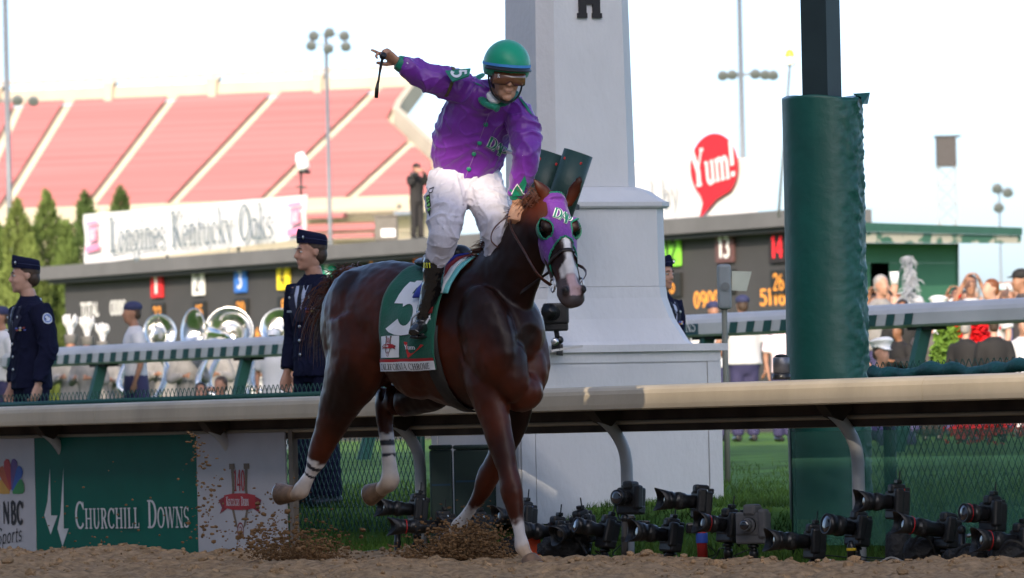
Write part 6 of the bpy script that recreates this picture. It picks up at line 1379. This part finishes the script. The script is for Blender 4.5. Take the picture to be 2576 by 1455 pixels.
for i, (px, yt, lb) in enumerate(((2198, 742, 'spectator close against the padded post'), (2236, 724, 'spectator behind the plume, left side'), (2302, 738, 'spectator right of the silvery plume'), (2344, 772, 'spectator whose head barely clears the rail'), (2384, 742, 'spectator right of the broad white cap'), (2424, 730, 'spectator left of the tall black-haired person'), (2462, 740, 'spectator between black hair and red hair'), (2538, 706, 'spectator right of the raised phone'), (2556, 726, 'spectator left of the man in the dark cap'), (2480, 762, 'spectator low beside the red-haired woman'), (2214, 764, 'spectator low beneath the man with sunglasses'), (2256, 736, 'spectator directly behind the plume'), (2290, 766, 'spectator low right of the plume'), (2408, 722, 'spectator high at the corner of the green building'), (2450, 716, 'spectator just right of the tall black-haired person'), (2564, 700, 'spectator behind the man in the dark cap'), (2512, 752, 'spectator low below the raised phone'))):
    person(px, yt, 80+rgx.uniform(-4, 6), rgx.uniform(-150, -40), lb, tops[i % 8], M_nv2, [M_skin, M_skin2, M_skinlt][i % 3], [M_hair, M_hairblack, M_hairgrey, M_hairred][i % 4], (M_ws if i % 5 == 2 else None), ['down', 'up', 'down'][i % 3], GR, capstyle='brim')
person(2361, 745, 66, -100, 'person wearing a broad white cap in the crowd', M_ws, M_nv2, M_skin2, M_hair, M_white, 'down', GR, capstyle='peaked')
person(2212, 850, 54, -60, 'officer with a white peaked cap bending behind the rail', M_blk, M_nv2, M_skin, M_hair, M_white, 'down', GR, long_sleeve=True, capstyle='peaked', H=1.7, crouch=True)
person(2262, 812, 57, -140, 'officer in a black uniform with white collar by the slanted post', M_blk, M_blk, M_skin3, M_hairblack, None, 'bent', GR, long_sleeve=True)
person(2338, 790, 58, 80, 'person in a grey-brown coat right of the slanted post', M_brn, M_blk, M_skin, M_hair, None, 'down', GR, long_sleeve=True, girth=1.15)
person(2428, 806, 55, 60, 'grey-haired man in a black suit seen from behind', M_blk, M_blk, M_skinlt, M_hairgrey, None, 'down', GR, long_sleeve=True, girth=1.1)
person(2500, 800, 54, 95, 'broad dark-haired man in a black suit seen from behind', M_blk, M_blk, M_skinlt, M_hair, None, 'down', GR, long_sleeve=True, girth=1.2)
person(2572, 800, 58, -90, 'person in white at the right edge below the rail', M_ws, M_ws, M_skin, M_hair, None, 'down', GR, long_sleeve=True)
ph, *_ = person(1046, 408, 130.4, -60, 'photographer in black standing on the odds board roof', M_blk, M_blk, M_skin, M_hairblack, M_blk, 'photo', None, long_sleeve=True, H=1.78, capstyle='brim')
c = W(1040, 440, 130.1); ph_c = thing('camera', 'camera held to the eye of the photographer on the roof', 'camera', c); part('body', box(c, .16, .1, .12, bevel=.02), M_black, ph_c); part('lens', lathe([(.05, 0), (.055, .12), (.06, .2)], c, Vector((.4, -1, 0)), 12), M_black, ph_c)
# phone, cup, garlands, roses
c = W(2518, 722, 77.6); pn = thing('phone', 'white phone held up above the crowd', 'phone', c); part('case', box(c, .15, .02, .08, bevel=.008), M_white, pn); part('screen', box(c+Vector((0, -.012, 0)), .13, .004, .065), C('phone_screen', 150, 190, 200), pn)
c = W(2250, 700, 71); cu = thing('cup', 'pale cup raised by a hand in the crowd', 'cup', c); part('cup', lathe([(.05, -.08), (.062, .08), (.058, .08)], c, n=14), M_white, cu, True); part('hand', blob(hand_geo(c+Vector((0, -.02, -.2)), Vector((0, 0, 1)), Vector((0, 1, 0)), 1.2, 40), .012, 2), M_skin, cu, True)
def leafmass(name, label, cat, pts, r, n, m, sz, seed, extra=None):
    rg = np.random.RandomState(seed); P = smooth_path(pts, 6); th = thing(name, label, cat, P[-1]); V, Fs = [], []
    for i in range(n):
        p = P[rg.randint(len(P))]+Vector((rg.normal(), rg.normal(), rg.normal()))*r; o = Vector((rg.normal(), rg.normal(), rg.normal())).normalized()*sz; s = o.orthogonal().normalized()*sz*.5; k = len(V); V += [p-o, p+s, p+o, p-s]; Fs.append((k, k+1, k+2, k+3))
    part('leaves', (V, Fs), m, th); return th
Mgl = mat('garland_leaf', (.12, .22, .03), .6, var=.5, scale=8)
leafmass('garland', 'green leafy garland hanging left of the black suits', 'garland', [W(2378, 800, 56), W(2380, 850, 56), W(2368, 890, 56), W(2372, 925, 56)], .045, 900, Mgl, .05, 3)
leafmass('garland', 'shorter green garland beside the grey-haired man', 'garland', [W(2398, 800, 57), W(2404, 840, 57), W(2398, 870, 57)], .035, 500, Mgl, .05, 4)
leafmass('rose_blanket', 'bright red bunch of roses between the two black suits', 'flowers', [W(2446, 808, 56), W(2462, 840, 56), W(2452, 870, 56)], .07, 1200, C('rose_red', 205, 16, 22), .035, 5)
leafmass('flower_bed', 'row of small red flowers behind the green screen', 'flowers', [W(2400, 1085, 46), W(2470, 1080, 45.5), W(2576, 1075, 45), W(2640, 1072, 44.6)], .05, 500, C('bed_red', 190, 40, 36), .03, 6)
# slender silver plume ornament
c0 = W(2282, 770, 74); pm = thing('plume_ornament', 'slender silvery plume standing in the right-hand crowd', 'ornament', c0-Vector((0, 0, 1.6))); rg = np.random.RandomState(8); gg = []
for i in range(260):
    fz = rg.uniform(0, 1); p = W(2280+8*math.sin(fz*3), 770-125*fz, 74)+Vector((rg.normal(0, .035), rg.normal(0, .03), 0)); w_ = .10*(1-fz*.75); d = Vector((rg.normal(0, 1), rg.normal(0, 1), rg.uniform(-1.2, .2))).normalized(); gg.append(strand([p, p+d*w_, p+d*w_*1.8+Vector((0, 0, -.05))], .012, .003, 3))
part('fronds', join(*gg), C('plume_silver', 150, 154, 164, rough=.5), pm); part('stem', loft([c0-Vector((0, 0, 1.6)), W(2284, 650, 74)], [.03, .012], n=8), C('plume_silver', 150, 154, 164, rough=.5), pm)
# silver horns
M_silver = mat('silver_horn', (.75, .74, .72), .18, metal=1, var=.06)
for px, py, Y, rad, yaw, lb in ((402, 836, 66, .22, 30, 'silver horn bell leftmost in the band'), (486, 832, 65.5, .27, -55, 'silver horn bell seen from the side, second in the band'), (576, 834, 66, .30, -5, 'largest silver horn bell facing the camera'), (706, 828, 66, .25, 12, 'silver horn bell right beside the officer')):
    c = W(px, py, Y); ax = Vector((math.sin(R(yaw)), -math.cos(R(yaw)), .12)).normalized(); hn = thing('sousaphone', lb, 'sousaphone', c-Vector((0, 0, .7)), 'silver horns of the marching band')
    bl = part('bell', lathe([(.05, -.42), (.06, -.3), (.09, -.18), (rad*.62, -.06), (rad*.93, 0), (rad, .012), (rad*.96, .014), (rad*.6, -.04), (.075, -.17), (.045, -.3)], c, ax, 28), M_silver, hn, True)
    b0 = c-ax*.42; part('tubing', loft(smooth_path([b0+ax*.05, b0-ax*.1+Vector((0, 0, -.05)), b0+Vector((.25, .1, -.35)), b0+Vector((.1, -.2, -.75)), b0+Vector((-.3, -.1, -.6)), b0+Vector((-.2, .1, -.25))], 5), .035, n=10), M_silver, hn, True)
# ================================================================ REMOTE CAMERAS ALONG THE RAIL
M_gold_ = C('sticker_multi', 170, 90, 110, var=.9, scale=60)
def gear(px, py, label, yaw=30, pitch=8, Ln=.20, r=.042, ring=None, support='ball', q=.18, size=1.0, grey=False, hood=True, foot=None, size_=1.1, sticker=None, topc=None, roll=0):
    """px, py centre of the body; the lens looks to picture left, yaw degrees towards the camera"""
    t = t_of(px, q, py); Y = RP(t, q, 0).y; c = W(px, py, Y); zg_ = zg(q)-.03
    d = Vector((-math.cos(R(yaw))*math.cos(R(pitch)), -math.sin(R(yaw))*math.cos(R(pitch)), math.sin(R(pitch)))); s = Vector((0, 0, 1)).cross(d).normalized(); u = d.cross(s).normalized()
    th = thing('camera', label, 'camera', (c.x, c.y, zg_), 'remote cameras set out along the rail'); k = size*1.1; r *= 1.08; Ln *= 1.08
    m = C('housing_grey', 88, 88, 90, rough=.7) if grey else M_black
    bd = [box(c, .075*k, .145*k, .105*k, d, s, u, .012), box(c-u*.065*k, .068*k, .15*k, .05*k, d, s, u, .012), box(c+u*.062*k+d*.008, .08*k, .062*k, .05*k, d, s, u, .016), box(c+s*.062*k+d*.025, .05*k, .04*k, .13*k, d, s, u, .014), box(c-d*.045*k+u*.055*k, .03*k, .045*k, .03*k, d, s, u, .008)]
    part('body', join(*bd), m, th)
    part('screen', box(c-d*.039*k-u*.005*k, .004, .075*k, .055*k, d, s, u), mat('camera_screen', (.05, .052, .05), .15), th)
    part('dial', lathe([(.016*k, 0), (.016*k, .012)], c+u*.053*k-s*.05*k, u, 12), M_blackgloss, th); part('dial', lathe([(.011*k, 0), (.010*k, .01)], c+u*.053*k+s*.055*k, u, 12), M_steel if topc is None else topc, th)
    lo = c+d*.037*k-u*.005
    ln = part('lens', lathe([(.034*k, 0), (.036*k, .02), (.036*k, Ln*.3), (r*.95, Ln*.36), (r, Ln*.45), (r, Ln*.62), (r*.93, Ln*.64), (r*.93, Ln*.74), (r*1.04, Ln*.77), (r*1.04, Ln), (r*.9, Ln), (r*.88, Ln*.97)], lo, d, 22), m if grey else M_blackgloss, th, True)
    part('front_glass', lathe([(r*.86, 0), (r*.8, .004), (r*.4, .008)], lo+d*(Ln*.972), d, 18), M_lensglass, ln, True)
    part('zoom_ring', lathe([(r*1.015, Ln*.48), (r*1.03, Ln*.49), (r*1.03, Ln*.58), (r*1.015, Ln*.59)], lo, d, 22), mat('ring_rubber', (.02, .02, .02), .7, bump=.5, bscale=300), ln)
    if ring: part('red_ring', lathe([(r*1.045, Ln*.78), (r*1.06, Ln*.782), (r*1.06, Ln*.80), (r*1.045, Ln*.802)], lo, d, 22), ring, ln)
    if hood:
        n = 24; V, Fs = [], []
        for i in range(n+1):
            a = 2*math.pi*i/n; rr = r*1.34; e = Ln+.042-.020*math.cos(2*a); p = lambda ra_, le: lo+d*le+(s*math.cos(a)+u*math.sin(a))*ra_
            V += [p(r*1.06, Ln*.9), p(rr, e), p(rr*.95, e), p(r*1.0, Ln*.9)]
        for i in range(n):
            for j in range(3): Fs.append((4*i+j, 4*i+4+j, 4*i+5+j, 4*i+1+j))
        part('lens_hood', (V, Fs), m, ln, True)
    if sticker: part('sticker', join(box(lo+d*Ln*.30-s*r*.93+u*.004, .06, .010, .05, d, s, u), box(lo+d*Ln*.78-s*r*1.03+u*.02, .03, .008, .02, d, s, u)), M_gold_, ln)
    ft = Vector((c.x, c.y, zg_)); tp_ = c-u*.092*k
    if support == 'ball':
        part('ball_head', join(lathe([(.03, -.01), (.032, .0), (.02, .012)], tp_-UPZ*.008, UPZ, 14), ell(tp_-UPZ*.03, .022), lathe([(.024, -.09), (.027, -.05), (.022, -.035)], tp_, UPZ, 14)), M_blackgloss, th, True)
        top_ = tp_-UPZ*.08; hgt = max(.03, top_.z-zg_)
        for a in (30, 150, 270): part('leg', loft([top_, ft+Vector((math.cos(R(a))*.10, math.sin(R(a))*.10, -.01))], [.011, .007], n=8), M_black, th)
        part('centre_column', loft([top_+UPZ*.02, top_-UPZ*min(hgt*.8, .3)], .015, n=10), M_blackgloss, th, True)
        part('lock_knob', lathe([(.012, 0), (.014, .02), (.010, .024)], tp_-UPZ*.055, (-1, -.5, .2), 10), M_steel, th)
    elif support == 'redpole':
        part('pole', loft([tp_-UPZ*.03, ft], .030, n=14), C('pole_red', 172, 44, 40), th, True); part('ball_head', join(ell(tp_-UPZ*.02, .03), box(tp_-UPZ*.05+Vector((-.05, 0, 0)), .07, .06, .06, bevel=.012)), M_blackgloss, th)
        part('blue_tape', lathe([(.033, 0), (.034, .002), (.034, .055), (.033, .057)], ft.lerp(tp_, .42), UPZ, 16), C('tape_blue', 58, 92, 190), th)
    elif support == 'clamp':
        part('clamp', join(box(tp_-UPZ*.03, .05, .06, .05, bevel=.01), box(tp_-UPZ*.05+Vector((.05, .05, 0)), .12, .05, .03, bevel=.008)), M_blackgloss, th)
    elif support == 'taped':
        part('pole', loft([tp_-UPZ*.03, ft], .026, n=12), C('pole_khaki2', 110, 104, 84), th, True); part('red_tape', lathe([(.05, 0), (.052, .003), (.052, .055), (.05, .058)], ft.lerp(tp_, .46), UPZ, 16), C('tape_red', 210, 44, 50), th)
        part('base_weight', lathe([(.07, 0), (.075, .03), (.07, .15), (.05, .17)], ft, UPZ, 14), mat('bag_black', (.012, .012, .013), .6, bump=.8, bscale=40), th, True)
    if int(px) % 2 == 0 and support != 'clamp':
        tz_ = c+u*.098*k; part('radio_trigger', box(tz_, .03, .045, .022, d, s, u, .004), M_blackgloss, th); part('antenna', loft([tz_+s*.015, tz_+s*.018+u*.06], .004, n=6), M_blackgloss, th)
    else: part('hanging_strap', loft(smooth_path([c-s*.075*k+u*.04, c-s*.085*k-u*.05+d*.02, c-s*.08*k-u*.13-d*.015, c-s*.078*k-u*.06-d*.03], 4), .009, .002, side=d, n=6), M_black, th)
    # release cable
    rgc = np.random.RandomState(int(px)); a = c-u*.05*k-d*.02+s*(-.07); P = [a, a+Vector((rgc.uniform(-.03, .05), -.04, -.08)), Vector((a.x+rgc.uniform(-.06, .06), a.y-.06, (a.z+zg_)/2)), Vector((a.x+rgc.uniform(-.1, .1), a.y-.05, zg_+.03)), Vector((a.x+rgc.uniform(-.2, .2), a.y+.02, zg_+.015))]
    part('release_cable', loft(smooth_path(P, 5), .0035, n=6), M_blackgloss, th)
    return th
RR = M_redring
gear(1052, 1282, 'camera with a long lens pointing left, first from the left', 22, 6, .17, .043)
gear(1118, 1324, 'camera with a ribbed lens low beside the curved post left of the horse', 15, 2, .24, .04, RR)
gear(1206, 1326, 'camera behind the flying dirt, left of the planted foreleg', 18, 4, .16, .042)
gear(1322, 1302, 'camera behind the planted foreleg with a blue tag', 30, 6, .13, .042, topc=C('tag_blue', 40, 90, 200))
gear(1404, 1340, 'camera with a thick lens just right of the foreleg', 25, 6, .17, .045)
gear(1468, 1322, 'camera tilted upward, second right of the foreleg', 40, -12, .14, .042, roll=1)
gear(1530, 1338, 'camera with a long lens left of the middle rail post', 22, 14, .16, .042, hood=False)
gear(1588, 1252, 'camera clamped high on the middle rail post', 50, 4, .09, .04, support='clamp', hood=False)
gear(1765, 1262, 'camera with a flared hood high on a red pole', 18, 5, .17, .046, support='redpole')
gear(1690, 1346, 'camera with a flared hood low on the ground left of the red pole', 24, 8, .17, .048)
gear(1836, 1322, 'camera with a red ring on its lens right of the red pole', 30, 8, .13, .045, RR)
gear(1895, 1318, 'grey boxed camera on a small tripod right of the tower', 60, 0, .06, .03, grey=True, hood=False, size=1.15)
gear(2050, 1362, 'camera covered in bright stickers left of the right-hand post', 20, 4, .19, .046, sticker=True)
gear(2160, 1330, 'camera with a wide black barrel and yellow tag left of the right-hand post', 28, 10, .16, .052, hood=False, topc=C('tag_yellow', 226, 200, 50))
gear(2258, 1262, 'camera with a red cap high on a taped pole by the right-hand post', 22, 3, .15, .045, support='taped', topc=C('tag_red', 226, 60, 40))
gear(2385, 1335, 'camera with a long red-ringed lens second from the right edge', 24, 10, .22, .043, RR)
gear(2498, 1292, 'camera pointing left high in the right-hand cluster', 30, 4, .14, .045, RR, hood=False)
gear(2572, 1362, 'camera with a red-ringed lens at the right edge', 24, 4, .19, .047, RR)
# camera clamped on the tower ledge behind the horse's chin
c = W(1398, 790, 33.9); cc_ = thing('camera', 'dark camera on a clamp by the tower ledge under the horse chin', 'camera', c-Vector((0, 0, .2)))
part('body', join(box(c, .16, .12, .13, bevel=.015), box(c+Vector((0, 0, -.08)), .15, .1, .05, bevel=.012)), M_black, cc_); part('lens', lathe([(.04, 0), (.045, .06), (.045, .14), (.05, .15)], c, Vector((-.3, -1, .1)), 18), M_blackgloss, cc_, True)
part('arm', join(bar(c+Vector((.0, 0, -.1)), c+Vector((.02, .0, -.22)), .03, .03), ell(c+Vector((.02, -.01, -.16)), .025), box(c+Vector((.0, .0, -.2)), .06, .05, .06, bevel=.01)), M_blackgloss, cc_); part('arm_ring', lathe([(.010, 0), (.024, .004), (.024, .012), (.010, .016)], c+Vector((-.01, -.05, -.17)), Vector((0, -1, 0)), 16), M_steel, cc_, True)
part('clamp_bar', bar(c+Vector((-.03, -.02, -.225)), c+Vector((.16, .0, -.20)), .02, .014), M_steel, cc_); part('bracket', bar(c+Vector((.02, .02, -.2)), Vector((c.x+.02, c.y+.35, c.z-.28)), .04, .03), M_black, cc_)
# lens stack on the rail beside the padded upright
t = t_of(1966, .18, 940); c = RP(t, .18, .972); c = Vector((c.x, c.y, .973)); ls = thing('camera_lens', 'short silver and black lens barrel standing on the rail by the padded post', 'lens', c)
part('mount', lathe([(.05, 0), (.052, .006), (.052, .03), (.046, .034)], c, n=22), M_blackgloss, ls, True); part('barrel', lathe([(.047, .0), (.047, .085), (.043, .09)], c+UPZ*.035, n=22), mat('barrel_grey', (.16, .16, .18), .35, metal=.6), ls, True); part('cap', lathe([(.042, 0), (.03, .012), (.01, .016)], c+UPZ*.126, n=18), M_blackgloss, ls, True)
# ---- loose equipment on the ground
def ground(px, q): t = t_of(px, q, 1400); return RP(t, q, zg(q)-.02)
def bag(px, q, sx, sy, sz, label, seed):
    p = ground(px, q); b = thing('equipment_bag', label, 'bag', p)
    part('bag', blob([ell(p+UPZ*sz*.45, (sx, sy, sz*.55)), ell(p+UPZ*sz*.75+Vector((sx*.4, 0, 0)), (sx*.4, sy*.6, sz*.4)), ell(p+UPZ*sz*.3-Vector((sx*.5, 0, 0)), (sx*.4, sy*.8, sz*.3))], .008, 2, disp=wrinkle(.012, 14, 30)), mat('bag_black', (.012, .012, .013), .6, bump=.8, bscale=40), b, True)
    part('strap', loft(smooth_path([p+Vector((-sx*.6, -sy, sz*.6)), p+Vector((-sx*.2, -sy*1.2, sz*1.05)), p+Vector((sx*.4, -sy*1.1, sz*.9)), p+Vector((sx*.8, -sy, sz*.2))], 4), .008, .003, side=Vector((0, 0, 1)), n=6), M_blackgloss, b)
for i, a in enumerate(((1285, .1, .10, .06, .12, 'black bag behind the planted foreleg'), (1420, .1, .16, .07, .15, 'large black bag right of the foreleg'), (2318, .12, .10, .06, .14, 'crumpled black bag right of the taped pole'), (2440, .1, .14, .07, .10, 'flat black bag in the right-hand cluster'), (2545, .1, .12, .07, .12, 'black bag at the right edge'))): bag(*a, i)
p = ground(2142, .05); rl = thing('radio_trigger', 'small black cylinder with two yellow bands on the ground', 'trigger', p)
part('barrel', lathe([(.024, 0), (.024, .10), (.018, .115), (.010, .13)], p, n=16), M_blackgloss, rl, True)
for z in (.02, .075): part('yellow_band', lathe([(.0255, 0), (.0265, .001), (.0265, .014), (.0255, .015)], p+UPZ*z, n=16), C('band_yellow', 214, 180, 40), rl, True)
p = ground(1342, .05); oc = thing('orange_case', 'bright orange case behind the planted foreleg', 'case', p); part('case', box(p+UPZ*.09+Vector((0, .05, 0)), .09, .05, .17, bevel=.012), C('orange', 236, 84, 40), oc); part('latch', box(p+UPZ*.15+Vector((0, .02, 0)), .03, .012, .02), M_black, oc)
for i, (px, q, ln_, lb) in enumerate(((1300, .0, .5, 'black cable coiled beside the planted foreleg'), (1560, .02, .6, 'black cable lying left of the middle rail post'), (2195, .0, .6, 'pale cable looped at the foot of the right-hand post'), (2460, .0, .7, 'black cable tangled in the right-hand cluster'), (1000, .1, .4, 'black cable at the left end of the cameras'))):
    rgc = np.random.RandomState(40+i); p = ground(px, q); P = [p+Vector((ln_*(j/9-.5), rgc.normal(0, .03), .012+abs(rgc.normal(0, .018)))) for j in range(10)]
    solo('cable', loft(smooth_path(P, 4), .006, n=6), C('cable_pale', 170, 166, 160) if 'pale' in lb else M_blackgloss, lb, 'cable', p)
for i, (px, py0, py1, lb, m_) in enumerate(((1572, 1310, 1415, 'dark taped stake in front of the middle rail post', C('stake_dark', 62, 58, 54)), (1000, 1330, 1412, 'short black clamp stand at the left end of the cameras', M_blackgloss), (2420, 1340, 1420, 'long black umbrella-shaped grip among the right-hand cameras', M_blackgloss))):
    q = .1; Y = RP(t_of(px, q, 1350), q, 0).y; a, b = W(px, py0, Y), W(px, py1+30, Y); sk = thing('clamp_stand', lb, 'stand', b)
    part('shaft', loft([b, a], .020, n=12), m_, sk, True); part('head', ell(a+UPZ*.01, (.024, .024, .03)), M_blackgloss, sk, True); part('knob', lathe([(.008, 0), (.012, .02), (.006, .03)], a+Vector((.02, -.01, -.02)), Vector((1, -.4, .2)), 10), M_steel, sk, True)
    for z in (.25, .6): part('tape_band', lathe([(.0215, 0), (.022, .001), (.022, .03), (.0215, .031)], b.lerp(a, z), UPZ, 12), M_ink, sk)
# ================================================================ FLYING DIRT
rng = np.random.RandomState(21); gs = []
def cloud(px, py, Y, sx, sy, n, r0, r1, skew=0):
    for i in range(n):
        a, b = rng.normal(0, 1), rng.normal(0, 1); x = px+a*sx+b*skew; y = py-abs(b)*sy
        if y > 1412: continue
        r = rng.uniform(r0, r1)*rng.choice([.5, .8, 1, 1.6], p=[.35, .35, .2, .1]); gs.append(clod(W(x, y, Y+rng.normal(0, .18)), r, rng))
cloud(1168, 1406, 30.5, 48, 42, 3200, .004, .012); cloud(1120, 1408, 30.5, 62, 20, 1300, .004, .011); cloud(1225, 1405, 30.4, 22, 40, 600, .004, .011)
cloud(760, 1408, 31.2, 58, 32, 1900, .0035, .010); cloud(700, 1404, 31.2, 60, 60, 420, .005, .013); cloud(660, 1400, 31.3, 26, 55, 160, .006, .014)
for i in range(130):
    f = rng.rand(); x, y = 480+30*math.sin(f*3)+rng.normal(0, 10+20*f)+28*f, 1085+270*f; gs.append(clod(W(x, y, 31.6+rng.normal(0, .15)), rng.uniform(.004, .013), rng))
for i in range(90): gs.append(clod(W(rng.uniform(90, 900), 1395-abs(rng.normal(0, 95)), 31.5+rng.normal(0, .2)), rng.uniform(.003, .009), rng))
solo('flying_dirt', join(*gs), mat('dirt_thrown', srgb(118, 90, 62), .95, var=.4, scale=30, spec=.1), 'clouds of brown dirt thrown up around the hooves', 'dirt', kind='stuff')
bpy.data.scenes.remove(TMPS)
